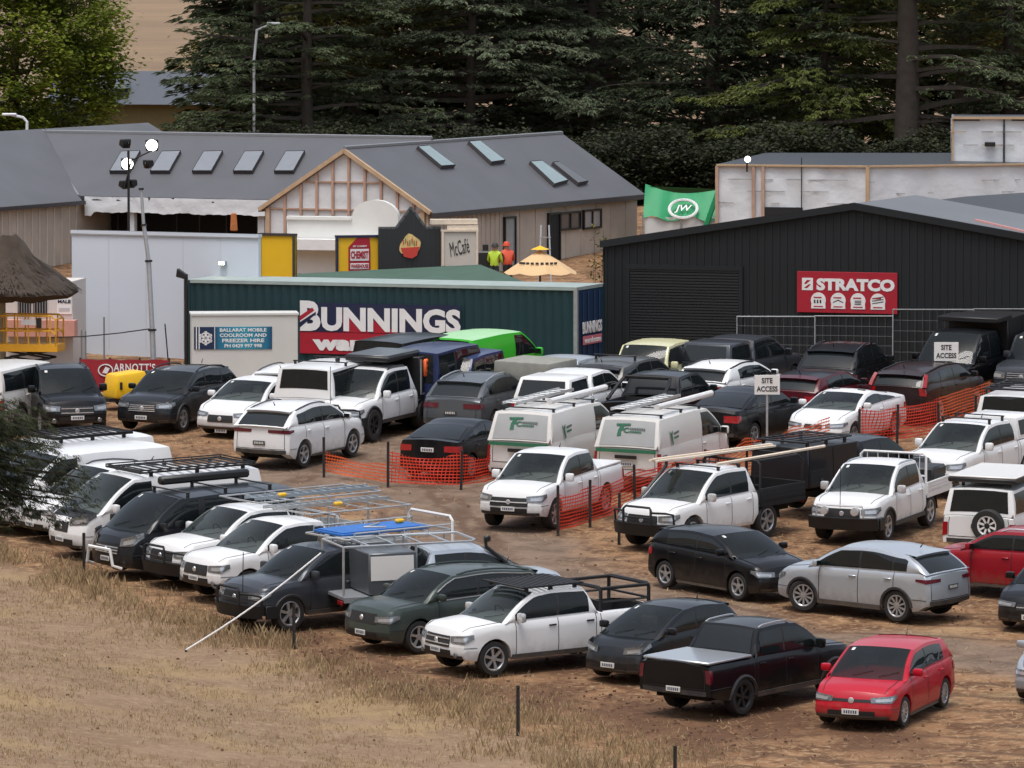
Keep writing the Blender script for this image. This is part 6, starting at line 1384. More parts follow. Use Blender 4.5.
# its wing toward the yard
wing = BT('boarded_wing', 'boarded wing with pale vertical battens and grey roof beside the white wall', 'building', f, g0); cw = xl; b = MB(); ln = 11.0; we = f.on(40, 198, 0, (f.u, f.P(cw, 0, 0))).z - g0; wr = 3.9; wz = eZ + (pr - eZ) * 1.04
b.box((cw, -ln / 2 + 1.2, we / 2 - .3), (.1, ln + 2.2, we + .5)); k = -ln + .2
while k < 0: b.box((cw + .065, k, we / 2 - .3), (.05, .06, we + .4), mat('pale_batten', (.58, .53, .46), .8, var=.2)); k += .52
b.box((cw - 7.8, -ln / 2 + .1, we / 2 - .3), (.1, ln, we + .5)); b.poly([(cw - 7.8, -.5), (cw, -.5), (cw, we), (cw - wr, wz), (cw - 7.8, we)], .1, None, T_((0, -ln, 0))); part_(b, 'wall', BOARD, wing)
b = MB(); b.add([(cw - wr, -ln - .3, wz + .08), (cw + .35, -ln - .3, we - .2), (cw + .35, -.45, we - .2), (cw - wr + .02, dh + .2, wz + .08), (cw - wr, 12, wz + .08), (cw - 8, 12, we - .2), (cw - 8, -ln - .3, we - .2), (cw - wr + 3, 12, wz - 1.5)], [(0, 1, 2, 3), (0, 4, 5, 6), (3, 7, 4)]); rf = part_(b, 'roof', RY, wing); b = MB(); b.box((cw + .36, -ln / 2 - .3, we - .25), (.1, ln, .14)); part_(b, 'gutter', FASCIA, rf)
# --- building wrapped in white
pw = at(868, 220, 229); f = Fr(Vector((pw.x, pw.y, 0)), 14); g0 = f.g; xl = f.on(717, 170).x; zt = f.on(868, 167).z - g0
t = BT('wrapped_building', 'flat topped building wrapped in crinkled white sheeting with timber battens', 'building', f, g0)
def wrapwall(P0, P1, z1, seed, par, z0=-.4):
    b = MB(); n = 40; G = []; dv = P1 - P0; nn = Vector((dv.y, -dv.x, 0)).normalized()
    for i in range(n + 1):
        r_ = []
        for j in range(9):
            z = z0 + (z1 - z0) * j / 8; p = P0 + dv * (i / n); w_ = noise.noise((i * .33, j * .5, seed)) * .05 + .03 * math.sin(i * .5 + j * .9 + seed); r_.append((p.x + nn.x * w_, p.y + nn.y * w_, z))
        G.append(r_)
    b.grid(G); return part_(b, 'wrapped_wall', WRAP, par, ang=60)
O = Vector((0, 0, 0)); PL = Vector((xl, 0, 0)); th2 = R(34); xr_ = 6.6; PR = Vector((math.cos(th2) * xr_, math.sin(th2) * xr_, 0))
w1_ = wrapwall(PL, O, zt, 1, t); w2_ = wrapwall(O, PR, zt, 5, t); wrapwall(PL + Vector((-.0, 7, 0)), PL, zt, 9, t)
b = MB()
for px in (717.5, 754, 763.5): x = f.on(px, 180).x; b.box((x, -.08, zt / 2), (.11, .06, zt), STUDP)
b.box((0, -.08, zt / 2), (.13, .08, zt), STUD); b.box((xl / 2, -.04, zt + .02), (abs(xl), .16, .06), STUD); b.box((PR.x / 2, PR.y / 2 - .04, zt + .02), (xr_, .16, .06), STUD, Matrix.Translation((PR.x / 2, PR.y / 2, 0)) @ Matrix.Rotation(th2, 4, 'Z') @ Matrix.Translation((-PR.x / 2, -PR.y / 2, 0)))
x = f.on(802, 180).x; b.box((x, -.07, zt / 2 + .3), (.03, .03, zt), TRIM)
b.box((PR.x - .25, PR.y - .25, zt / 2 + .2), (.16, .12, zt + .3), STUDP)
rw = random.Random(8)
for i in range(26): xx = rw.uniform(xl, 0); b.box((xx, -.065, zt - rw.choice((.45, .85, 1.25))), (rw.uniform(.2, .6), .012, .025), mat('grey_print', (.33, .33, .33), .6))
for i in range(16): k = rw.uniform(0, 1); b.box((PR.x * k, PR.y * k - .085, zt - rw.choice((.5, .9, 1.3))), (rw.uniform(.2, .5), .012, .025), MATS['grey_print'])
part_(b, 'batten', STUD, t)
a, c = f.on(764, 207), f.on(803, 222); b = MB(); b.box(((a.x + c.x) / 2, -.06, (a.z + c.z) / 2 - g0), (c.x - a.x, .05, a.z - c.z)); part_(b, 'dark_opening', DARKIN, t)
b = MB(); b.add([(xl, .1, zt + .05), (0, .1, zt + .05), (PR.x, PR.y + .1, zt + .05), (PR.x, PR.y + 5, zt + .22), (xl - .3, 9.5, zt + .10)], [(0, 1, 2, 3, 4)]); part_(b, 'roof', MATS['dark_roof'], t)
# taller block at its back
pt = at(952, 150, 231.5); f3 = Fr(Vector((pt.x, pt.y, 0)), 4); z1 = f3.on(985, 118.5).z - g0; w_ = 7.0; t2 = BT('wrapped_tower_block', 'taller block wrapped in white sheeting with a dark lamp, above the shed roof', 'building', f3, g0)
wrapwall(Vector((0, 0, 0)), Vector((w_, 0, 0)), z1, 3, t2); wrapwall(Vector((0, 5, 0)), Vector((0, 0, 0)), z1, 7, t2); b = MB(); b.box((w_ / 2, -.05, z1 + .02), (w_, .16, .08)); b.box((.02, -.06, z1 / 2), (.07, .05, z1))
x = f3.on(1004, 140).x; b.box((x, -.08, z1 * .7), (.06, .04, z1 * .6), TRIM)
for i in range(12): b.box((rw.uniform(.2, 2.4), -.09, z1 - rw.choice((.45, .9, 1.4, 1.9))), (rw.uniform(.3, .7), .02, .03), STUD if i % 3 == 0 else MATS['grey_print'])
part_(b, 'batten', STUD, t2); b = MB(); q = f3.on(990, 144); b.box((q.x, -.14, q.z - g0), (.36, .16, .16), TRIM, None, .02); part_(b, 'lamp', TRIM, t2); b = MB(); b.box((w_ / 2, 2.5, z1 - .05), (w_, 5, .06)); part_(b, 'roof', MATS['dark_roof'], t2)
# --- green marquee
fr, x0, z0, x1, z1 = panel(643, 190, 719, 219, 243, 6); t = thing('marquee', 'green marquee with white ringed emblem and white side walls', 'marquee', fr.M); MG = mat('marquee_green', (.004, .24, .085), .55, var=.1); b = MB(); G = []
for i in range(17):
    u = i / 16; sg_ = .28 * math.sin(math.pi * u) * (1 - u * .3); r_ = []
    for j in range(7): v = j / 6; r_.append((x0 + (x1 - x0) * u, 1.0 * v + .05 * math.sin(i * 1.3), z0 + .1 * math.sin(i * .8) * (1 - v) + (z1 - sg_ - z0) * v + (.18 * (1 - u) * v)))
    G.append(r_)
b.grid(G); b.quad((x0, 1.0, z1 + .1), (x1, 1.0, z1), (x1, 4, z0 + .2), (x0, 4, z0 + .2)); cn = part_(b, 'canopy', MG, t, ang=80); b = MB(); b.box(((x0 + x1) / 2, .10, (z0 + fr.g) / 2), (x1 - x0 - .1, .04, z0 - fr.g + .1)); part_(b, 'side_wall', mat('marquee_white', (.62, .63, .62), .6, var=.1), t); b = MB()
for xx in (x0, x1, (x0 + x1) / 2): b.tube([(xx, .0, fr.g - .1), (xx, .0, z0 + .15)], .03, None, 5)
part_(b, 'pole', GALV, t)
e = fr.on(683, 209); TM = T_((e.x, .10, e.z)) @ Matrix.Rotation(R(-42), 4, 'X'); b = MB()
pr_ = [(.50 * math.cos(R(15 * i)), 0, .42 * math.sin(R(15 * i))) for i in range(24)]; b.tube(pr_, .055, LET, 5, closed=True, M=TM); em = part_(b, 'emblem', LET, cn); put_text('lettering', 'JW', .62, .36, LET, cn, TM, bold=.01, shear=.25)
b = MB(); b.tube([(x1 + .02, -.05, z1 + .1), (x1 - .55, -.1, z0 - .5)], .10, MG, 5); part_(b, 'hanging_flap', MG, t)
# --- white hut, shaggy canopy, scissor lift and red banner at the left edge
f = Fr(at(-30, 330, 208), 8); g0 = f.g; x1 = f.on(73, 330).x; zt = f.on(30, 281).z - g0; t = BT('white_hut', 'white site hut with two dark barred windows and posters', 'hut', f, g0); HUT = mat('hut_white', (.60, .56, .53), .6, var=.1, scale=1)
b = MB(); b.box((x1 / 2, 1, zt / 2 - .2), (x1, 2, zt + .4)); part_(b, 'wall', HUT, t)
for px0, px1 in ((18, 31), (33.5, 47)):
    a, c = f.on(px0, 287), f.on(px1, 314); b = MB(); b.box(((a.x + c.x) / 2, -.02, (a.z + c.z) / 2 - g0), (c.x - a.x, .06, a.z - c.z), DARKIN)
    for k in range(5): b.box((a.x + (c.x - a.x) * (k + .5) / 5, -.06, (a.z + c.z) / 2 - g0), (.018, .02, a.z - c.z), GALV)
    part_(b, 'window', DARKIN, t)
a, c = f.on(57, 290), f.on(72, 314); b = MB(); b.box(((a.x + c.x) / 2, -.03, (a.z + c.z) / 2 - g0), (c.x - a.x, .02, a.z - c.z)); sg_ = thing('poster', 'white notice lettered MALE on the site hut', 'poster', f.M @ T_((0, 0, g0))); po = part_(b, 'sheet', SIGNW, sg_); put_text('lettering', 'MALE', .40, .10, NAVYS, po, T_(((a.x + c.x) / 2, -.046, (a.z + c.z) / 2 - g0 + .02)), bold=.04); b = MB(); b.box(((a.x + c.x) / 2 - .05, -.046, a.z - g0 - .12), (.22, .008, .16), NAVYS); b.box(((a.x + c.x) / 2, -.046, c.z - g0 + .14), (.34, .008, .10), mat('print_grey', (.45, .45, .47), .6)); part_(b, 'print', NAVYS, po)
b = MB(); a = f.on(30, 350); b.box((a.x + .4, -.3, 1.15), (2.2, .5, .5), mat('pink_cover', (.62, .30, .24), .6, var=.15)); tag(b.build('pink_crate_cover', MATS['pink_cover'], None, f.M @ T_((0, 0, g0))), 'faded pink cover behind the yellow scissor lift', 'cover')
c0 = at(2, 270, 203); FUR = mat('shaggy_brown_thatch', (.050, .036, .026), .95, var=.5, scale=2.5, bump=1.0); b = MB(); rr = random.Random(4); prof = [(2.32, -.62), (2.25, -.75), (1.6, -.78)]; G = []
for j in range(40):
    th_ = 2 * math.pi * j / 40; r_ = []
    for i, (rad, z) in enumerate([(.15, .98), (.48, 1.02), (.72, .80), (.95, .42), (1.35, .05), (1.8, -.25), (2.22, -.52), (2.30, -.66), (2.0, -.80), (1.2, -.92), (.3, -.85)]):
        k = 1 + .10 * noise.noise((math.cos(th_) * 2.2, math.sin(th_) * 2.2, i * .7)) + rr.uniform(-.03, .03); r_.append((rad * k * math.cos(th_), rad * k * math.sin(th_), z + .14 * noise.noise((math.cos(th_) * 3, math.sin(th_) * 3, i))))
    G.append(r_)
G.append(G[0]); b.grid(G)
for _ in range(4200):
    th_ = rr.uniform(0, 6.28); q = rr.random(); rad = .4 + 1.88 * q; z = .95 - 1.52 * q ** .75; d = Vector((math.cos(th_), math.sin(th_), -.75)); p = Vector((rad * math.cos(th_), rad * math.sin(th_), z + .04)); l_ = rr.uniform(.12, .34); s_ = Vector((-math.sin(th_), math.cos(th_), 0)) * rr.uniform(.02, .05); b.add([p - s_, p + s_, p + d * l_ + Vector((0, 0, .03))], [(0, 1, 2)])
t = thing('thatched_parasol', 'shaggy brown thatched parasol top beside the white wall', 'parasol', Matrix.Translation((c0.x, c0.y, 0))); part_(b, 'thatch', FUR, t).location = (0, 0, c0.z); b = MB(); b.tube([(0, 0, gz(c0.x, c0.y) - .2), (0, 0, c0.z - .7)], .11, None, 8); part_(b, 'pole', TREATED, t)
LIFTY = mat('lift_yellow', (.72, .36, .02), .5, var=.12); f = Fr(at(26, 350, 201.5), 10); g0 = f.g; zt = f.on(26, 316).z - g0; zd = f.on(26, 346).z - g0; hw_ = .82
t = BT('scissor_lift', 'yellow scissor lift with railed platform beside the site hut', 'scissor lift', f, g0); b = MB(); b.box((0, .5, zd - .06), (1.9, 1.0, .22)); pl = part_(b, 'platform', LIFTY, t); b = MB()
for yy in (0.02, .98):
    for zz in (zt, (zt + zd) / 2): b.tube([(-.92, yy, zz), (.78, yy, zz), (.90, yy, zz - .12), (.90, yy, zd)], .028, None, 5)
    for k in range(6): b.tube([(-.92 + .33 * k, yy, zd), (-.92 + .33 * k, yy, zt)], .024, None, 5)
for xx in (-.92, .9):
    for zz in (zt - .1, (zt + zd) / 2): b.tube([(xx, .02, zz), (xx, .98, zz)], .026, None, 5)
part_(b, 'guard_rail', LIFTY, pl); b = MB()
for k in range(3):
    za, zb_ = .45 + (zd - .6) * k / 3, .45 + (zd - .6) * (k + 1) / 3
    for yy in (.15, .85): b.tube([(-.7, yy, za), (.7, yy, zb_)], .04, BSTEEL, 4); b.tube([(.7, yy + .06, za), (-.7, yy + .06, zb_)], .04, BSTEEL, 4)
part_(b, 'scissor_arm', BSTEEL, t); b = MB(); b.box((0, .5, .36), (1.8, .9, .3)); part_(b, 'chassis', LIFTY, t); b = MB(); b.box((.1, -.05, zt - .18), (.45, .06, .16), LET); b.box((.42, -.08, zt - .2), (.14, .08, .3), TRIM); part_(b, 'control_box', TRIM, pl)
for xx in (-.65, .65):
    for yy in (.06, .94): b = MB(); b.lathe([(.001, -.06), (.2, -.06), (.22, 0), (.2, .06), (.001, .06)], None, 14, T_((xx, yy, .2)) @ Matrix.Rotation(R(90), 4, 'X')); part_(b, 'wheel', RUBBER, t)
f = Fr(at(81, 370, 199), 4); g0 = f.g; a, c = f.on(80, 359.5), f.on(169, 389); w_, h_ = c.x - a.x, a.z - c.z; t = thing('biscuit_banner', "dark red banner lettered ARNOTT'S strung behind the yellow generator", 'banner', f.M @ T_(((a.x + c.x) / 2, 0, (a.z + c.z) / 2))); b = MB(); b.grid([[(-w_ / 2 + w_ * i / 20, .03 * math.sin(i * .9), -h_ / 2 + h_ * j / 4 + (.015 * math.sin(i * 1.2) if j == 4 else 0)) for j in range(5)] for i in range(21)]); b.box((0, .06, -.1), (w_ - .02, .02, h_)); bo = part_(b, 'cloth', mat('banner_red', (.28, .012, .022), .6, var=.15), t, ang=80)
put_text('lettering', "ARNOTT'S", w_ * .47, h_ * .28, LET, bo, T_((w_ * .115, -.06, h_ * .24)), space=1.12, bold=.02); b = MB(); b.tube([(-w_ * .21 + .21 * math.cos(R(20 * i)), -.05, h_ * .14 + .17 * math.sin(R(20 * i))) for i in range(18)], .022, LET, 4, closed=True); b.poly([(-w_ * .21 - .1, h_ * .05), (-w_ * .21 + .04, h_ * .02), (-w_ * .21 + .12, h_ * .2), (-w_ * .21, h_ * .26)], .01, LET, T_((0, -.055, 0))); part_(b, 'emblem', LET, bo)
b = MB()
for xx in (-w_ / 2, -w_ / 6, w_ / 6, w_ / 2): b.tube([(xx, .1, -h_ / 2 - 1.0), (xx, .1, h_ / 2 + .05)], .03, None, 5)
part_(b, 'stake', POSTM, t)
# yellow generator trailer and the grey mast that stands on it
GENY = mat('generator_yellow', (.80, .47, .006), .4, var=.08, dirt=.3); p = gp(127, 408); f = Fr(p, -28); g0 = f.g; t = BT('generator_trailer', 'yellow generator trailer with printed side labels behind the black wagon', 'generator', f, g0)
b = MB(); b.hull8([(-.60, -.48, .30), (.62, -.48, .30), (.62, .48, .30), (-.60, .48, .30), (-.50, -.42, 1.00), (.42, -.42, 1.10), (.42, .42, 1.10), (-.50, .42, 1.00)], .09, seg=2); cv = part_(b, 'cover', GENY, t); b = MB()
for i in range(3): b.box((-.12, -.470 + .0, .84 - .16 * i), (.50 - .1 * (i % 2), .012, .09), LET, Matrix.Rotation(R(-3), 4, 'X'))
b.box((-.40, -.476, .68), (.08, .012, .22), BLK); part_(b, 'label', LET, cv); b = MB(); b.box((0, 0, .27), (1.5, .8, .1)); b.tube([(-.7, 0, .27), (-1.5, 0, .27)], .04, None, 5); part_(b, 'frame', BSTEEL, t); b = MB(); b.box((.75, 0, .72), (.3, .8, .66), TRIM, None, .04); part_(b, 'end_panel', TRIM, t)
for yy in (-.5, .5): b = MB(); b.lathe([(.001, -.08), (.26, -.08), (.29, 0), (.26, .08), (.001, .08)], None, 16, T_((.1, yy, .29)) @ Matrix.Rotation(R(90), 4, 'X')); part_(b, 'wheel', RUBBER, t)
t = thing('telescopic_mast', 'leaning grey telescopic mast rising past the white wall', 'mast', Matrix.Translation((0, 0, 0))); pts = [at(x_, y_, 199.5) for x_, y_ in ((155, 402), (152.2, 329), (148.6, 260), (143.6, 224), (141.2, 188))]; base = Vector((pts[0].x, pts[0].y, gz(pts[0].x, pts[0].y))); t.location = base
for i, (a, c) in enumerate(zip(pts, pts[1:])):
    b = MB(); b.tube([a - base, c - base], (.09, .078, .064, .05)[i], None, 8); b.tube([c - base - (c - a).normalized() * .06, c - base], (.13, .115, .095, .08)[i], BSTEEL, 8); part_(b, 'mast_section', GALV, t)
b = MB(); b.box(pts[0] - base + Vector((0, 0, .12)), (.7, .7, .25)); b.tube([pts[0] - base + Vector((.5, 0, -.1)), pts[0] - base + Vector((.3, 0, 2.3))], .02, None, 5); part_(b, 'foot', BSTEEL, t)
# lighting mast behind the white wall
LIT = mat('lit_floodlight', (1, 1, 1), .4, emit=(1, .96, .90, 5)); p = at(129, 300, 216); gl = gz(p.x, p.y); t = thing('light_tower', 'thin light tower with two lit floodlights above the grey roof', 'light tower', Matrix.Translation((p.x, p.y, gl))); top = at(129, 150, 216).z - gl; b = MB(); b.tube([(0, 0, -.2), (0, 0, top)], .04, None, 6); po = part_(b, 'pole', BSTEEL, t); b = MB(); b.tube([(-.15, 0, at(129, 189, 216).z - gl), (.1, 0, at(129, 160, 216).z - gl), (.75, 0, at(150, 150, 216).z - gl)], .025, None, 5); part_(b, 'cross_arm', BSTEEL, t)
def flood(px, py, lit, par, base, s_=.20, D=216, yaw=0):
    q = at(px, py, D) - base; b = MB(); Mx = T_(q) @ Matrix.Rotation(R(yaw), 4, 'Z') @ Matrix.Rotation(R(12), 4, 'X'); b.hull8([(-s_, -.12, -s_), (s_, -.12, -s_), (s_, .12, -s_ * .6), (-s_, .12, -s_ * .6), (-s_, -.12, s_), (s_, -.12, s_), (s_, .12, s_ * .6), (-s_, .12, s_ * .6)], .03, BSTEEL, Mx); o = part_(b, 'floodlight', BSTEEL, par); b = MB(); b.lathe([(.001, .03), (s_ * .6, .028), (s_ * .92, 0), (s_ * .95, -.03)], LIT if lit else GLASS, 16, Mx @ T_((0, -.125, 0)) @ Matrix.Rotation(R(90), 4, 'X')); part_(b, 'lens', LIT if lit else GLASS, o)
bs_ = Vector((p.x, p.y, gl))
for x_, y_, l_, s_, yw in ((127.5, 163, 1, .20, 0), (152, 144.5, 1, .20, 0), (125, 143, 0, .16, 40), (148.5, 163.5, 0, .15, -50), (124, 184, 0, .15, 50), (132, 183, 0, .15, -40)): flood(x_, y_, l_, t, bs_, s_, 216, yw)
p = at(747, 166, 229.5); t = thing('roof_lamp', 'lit lamp standing on the edge of the white wrapped building', 'lamp', Matrix.Translation((p.x, p.y, p.z - .1))); b = MB(); b.tube([(0, 0, -.1), (0, 0, .2)], .03, None, 5); part_(b, 'stem', BSTEEL, t); flood(747.5, 158.5, 1, t, Vector((p.x, p.y, p.z - .1)), .11, 229.4)
# street lights
for pts, lab in ((((27, 134), (27, 122), (23, 117.5), (12, 115)), 'short white curved street light before the bright green tree'), (((254, 132), (254, 60), (257, 30), (271, 24)), 'tall white street light before the dark conifer trunk')):
    P = [at(x_, y_, 254 if lab[0] == 's' else 269.5) for x_, y_ in pts]; g_ = Vector((P[0].x, P[0].y, gz(P[0].x, P[0].y))); t = thing('street_light', lab, 'street light', Matrix.Translation(g_), 'street lights beyond the roofs'); b = MB(); b.tube([(0, 0, -.2)] + [p - g_ for p in P], .06, None, 6, .05); part_(b, 'pole', mat('street_light_white', (.62, .64, .66), .4), t); b = MB(); b.box(P[-1] - g_ + Vector((-.1 if P[-1].x < P[0].x else .1, 0, .02)), (.55, .22, .10), None, None, .03); part_(b, 'lamp_head', MATS['street_light_white'], t)
# far house on the hillside
fr, x0, z0, x1, z1 = panel(108, 104, 165, 128, 345, 10); t = thing('house', 'far house with grey roof under the tan hillside', 'house', fr.M); x1 += 4; x0 -= 3; b = MB(); b.box(((x0 + x1) / 2, 3, (z1 + fr.g) / 2 - 1), (x1 - x0, 6, z1 - fr.g + 2)); part_(b, 'wall', mat('house_ochre', (.11, .085, .03), .8, var=.2), t); zr = fr.on(140, 71, 3.2).z; b = MB(); b.add([(x0 - .3, -.5, z1), (x1 + .3, -.5, z1), (x1 + .3, 3.2, zr), (x0 - .3, 3.2, zr), (x0 - .3, 7, z1), (x1 + .3, 7, z1)], [(0, 1, 2, 3), (3, 2, 5, 4)]); rf = part_(b, 'roof', mat('house_roof', (.075, .085, .10), .5), t); a = fr.on(117, 92); b = MB(); b.box((a.x, .8, a.z + .3), (.8, 1.2, .25)); part_(b, 'skylight', GLZ, rf)
# umbrella, ladder, workers and plants by the boarded wall
p = at(540, 275, 213); gl = gz(p.x, p.y); t = thing('parasol', 'tan and yellow printed parasol behind the container', 'parasol', Matrix.Translation((p.x, p.y, gl))); za = at(538, 250, 213).z - gl; zb_ = at(540, 272, 213).z - gl; UMB = mat('parasol_tan', (.62, .42, .22), .8, var=.15, scale=2); b = MB(); n = 8
for i in range(n):
    a0, a1 = 2 * math.pi * i / n + .2, 2 * math.pi * (i + 1) / n + .2; k = 6; G = []
    for r_i in range(k + 1): q = r_i / k; rr_ = 1.15 * q; zz = za + (zb_ - za) * (q ** 1.1); G.append([(rr_ * math.cos(a0 + (a1 - a0) * w_), rr_ * math.sin(a0 + (a1 - a0) * w_), zz - .06 * math.sin(math.pi * w_) * q) for w_ in (0, .25, .5, .75, 1)])
    b.grid(G, SHOPY if i in (0, 3) else None)
b.lathe([(.001, .12), (.30, 0)], SHOPY, 8, T_((0, 0, za + .02))); cn = part_(b, 'canopy', UMB, t, ang=20); b = MB(); b.tube([(0, 0, -.1), (0, 0, za)], .035, None, 6); part_(b, 'pole', TREATED, t); b = MB()
for i in range(9): a_ = 3.7 + i * .22; q = .62; b.box((1.15 * q * math.cos(a_), 1.15 * q * math.sin(a_) - .02, za + (zb_ - za) * q ** 1.1 + .02), (.10, .02, .07), FASCIA)
part_(b, 'printed_lettering', FASCIA, cn)
p = at(545, 270, 228); gl = gz(p.x, p.y); b = MB(); zt = at(545, 225, 228).z - gl
for xx, sx in ((-.22, -.05), (.22, .25)):
    b.tube([(xx, -.3, 0), (xx * .6, 0, zt)], .035, None, 4); b.tube([(xx, .4, 0), (xx * .6, 0, zt)], .035, GLADDER, 4)
for i in range(6): k = i / 6.5; b.box((0, -.3 * (1 - k), zt * k + .15), (.40, .07, .03))
o = b.build('step_ladder', ALUM, None, Matrix.Translation((p.x, p.y, gl))); tag(o, 'blue and silver step ladder by the boarded wall', 'ladder')
def person(px, py_head, D, label, top, hat, face=0, lean=0.0, bottom=(.02, .022, .03)):
    c = at(px, py_head, D); gl = gz(c.x, c.y); Hh = c.z - gl; k = Hh / 1.72
    me = bpy.data.meshes.new('person'); J = [(0, 0, .95), (0, .01, 1.15), (0, .02 + lean * .4, 1.38), (0, lean, 1.50), (0, lean * 1.2, 1.60), (.10, 0, .92), (.11, .02, .50), (.11, .05, .08), (.12, -.08, .03), (-.10, 0, .92), (-.11, 0, .50), (-.11, .05, .08), (-.12, -.08, .03), (.19, lean * .7, 1.40), (.25, lean, 1.14), (.20, lean - .22, 1.02), (-.19, lean * .7, 1.40), (-.25, lean, 1.14), (-.20, lean - .22, 1.02), (.19, lean - .29, 1.0), (-.19, lean - .29, 1.0)]
    E = [(0, 1), (1, 2), (2, 3), (3, 4), (0, 5), (5, 6), (6, 7), (7, 8), (0, 9), (9, 10), (10, 11), (11, 12), (2, 13), (13, 14), (14, 15), (2, 16), (16, 17), (17, 18), (15, 19), (18, 20)]; rad = [.15, .145, .16, .06, .085, .10, .07, .05, .05, .10, .07, .05, .05, .075, .055, .042, .075, .055, .042, .04, .04]
    me.from_pydata([(x * k, y * k, z * k) for x, y, z in J], E, []); o = bpy.data.objects.new('person', me); COL.objects.link(o); md = o.modifiers.new('s', 'SKIN'); me.skin_vertices or None
    for i, v in enumerate(me.skin_vertices[0].data): v.radius = (rad[i] * k, rad[i] * k * .8); v.use_root = (i == 0)
    o.modifiers.new('u', 'SUBSURF').levels = 2; dg = bpy.context.evaluated_depsgraph_get(); m2 = bpy.data.meshes.new_from_object(o.evaluated_get(dg)); bpy.data.objects.remove(o)
    SK = mat('skin', (.42, .25, .18), .6); TP = mat('work_trousers', bottom, .8); m2.materials.clear(); m2.materials.append(SK); m2.materials.append(TP); m2.materials.append(top)
    for f_ in m2.polygons:
        z = f_.center.z / k; f_.material_index = 1 if z < .97 and abs(f_.center.x) < .165 * k or z < .8 else (2 if .97 <= z < 1.52 and abs(f_.center.y - lean * .7) < .2 and z > 1.05 else (2 if .97 <= z < 1.47 and abs(f_.center.x) < .2 * k else 0)); f_.use_smooth = True
    o = bpy.data.objects.new('person', m2); COL.objects.link(o); o.location = (c.x, c.y, gl); o.rotation_euler = (0, 0, R(face)); tag(o, label, 'person')
    b = MB(); b.lathe([(.001, .13), (.07, .115), (.115, .05), (.12, 0), (.15, -.01), (.15, -.025)], hat, 14, T_((0, lean * 1.25 * k, 1.64 * k))); b.build('hard_hat', hat, o); 
    b = MB(); b.lathe([(.001, .12), (.08, .09), (.10, 0), (.085, -.09), (.04, -.13)], SK, 12, T_((0, lean * 1.25 * k, 1.60 * k))); b.box((0, lean * 1.25 * k - .10, 1.60 * k), (.025, .03, .04), SK); [b.box((s_ * .035, lean * 1.25 * k - .092, 1.625 * k), (.02, .02, .012), BLK) for s_ in (-1, 1)]; b.build('head', SK, o)
HV = mat('hi_vis_yellow', (.40, .56, .03), .6); HO = mat('hi_vis_orange', (.60, .075, .03), .6); DH = mat('dark_hat', (.03, .03, .035), .6)
person(494.5, 244, 229.2, 'worker in yellow vest and dark hat before the boarded wall', HV, DH, 160, -.05); person(508, 243, 229.6, 'worker in bright orange jacket and orange hat by the tall door', HO, HO, 200, -.12)
b = MB(); q = at(484, 258, 229.6); b.box((0, 0, .7), (.55, .4, 1.4), None, None, .06); b.box((.05, .0, 1.5), (.2, .25, .22), TRIM); tag(b.build('black_cabinet', TRIM, None, Matrix.Translation((q.x, q.y, gz(q.x, q.y)))), 'black cabinet beside the worker in yellow vest', 'cabinet')
b = MB(); q = at(234, 236, 236.5); b.hull8([(-.17, -.05, .0), (.17, -.05, .0), (.15, .1, 0), (-.15, .1, 0), (-.13, -.05, .85), (.12, -.05, .85), (.1, .1, .8), (-.12, .1, .8)], .04); tag(b.build('orange_blob', mat('mottled_orange', (.45, .16, .05), .8, var=.5, scale=6), None, Matrix.Translation((q.x, q.y, at(234, 231, 236.5).z))), 'upright orange tarp hanging in the dark open front', 'blob').scale = (.8, .8, .75)  # made-up stand-in for an orange blob of unknown kind
# temporary wire fence before the shed
WIRE = mat('fence_wire', (.26, .27, .28), .5, .4)
def fence(px0, px1, py_top, D0, D1, label):
    a, c = at(px0, py_top, D0), at(px1, py_top, D1); A_, C = Vector((a.x, a.y, gz(a.x, a.y))), Vector((c.x, c.y, gz(c.x, c.y))); t = thing('fence_panel', label, 'fence', Matrix.Translation(A_), 'temporary wire fence panels'); dv = C - A_; dv.z = 0; h = a.z - A_.z; b = MB()
    b.tube([(0, 0, 0), (0, 0, h), dv + Vector((0, 0, c.z - A_.z)), dv + Vector((0, 0, C.z - A_.z))], .026, None, 6); part_(b, 'frame', GALV, t); b = MB(); n = int(dv.length / .22)
    for i in range(1, n): b.tube([dv * (i / n) + Vector((0, 0, .1)), dv * (i / n) + Vector((0, 0, h - .02))], .0035, None, 3)
    for j in range(1, 7): b.tube([Vector((0, 0, h * j / 7)), dv + Vector((0, 0, h * j / 7))], .005, None, 3)
    part_(b, 'wire_infill', WIRE, t); b = MB(); b.box((0, 0, .08), (.6, .25, .16), None, None, .03); part_(b, 'foot', mat('concrete_foot', (.35, .34, .32), .9), t)
for i, (a, c, y_, d0, d1, lab) in enumerate(((737, 815, 316.5, 203.6, 203.0, 'wire fence panel beside the shed roller door'), (815, 893, 316, 203, 202.4, 'wire fence panel before the red shed sign'), (893, 974, 309.5, 202.8, 202.2, 'taller wire fence panel behind the black tipper ute'), (974, 1056, 309, 202.2, 201.6, 'wire fence panel behind the dark four wheel drive'))): fence(a, c, y_, d0, d1, lab)
for i, (x_, y0, y1, lab) in enumerate(((81.5, 392, 330, 'thin steel stake before the white wall, beside its twin'), (85.5, 392, 331, 'thin steel stake before the white wall, nearer the mast'), (104, 392, 317, 'tall thin steel stake before the white wall'))):
    a = at(x_, y1, 201.5); b = MB(); gl = gz(a.x, a.y); b.tube([(0, 0, -.1), (0, 0, a.z - gl)], .028, None, 5); tag(b.build('stake', mat('stake_grey', (.20, .21, .22), .6), None, Matrix.Translation((a.x, a.y, gl))), lab, 'stake', 'steel stakes before the white wall')
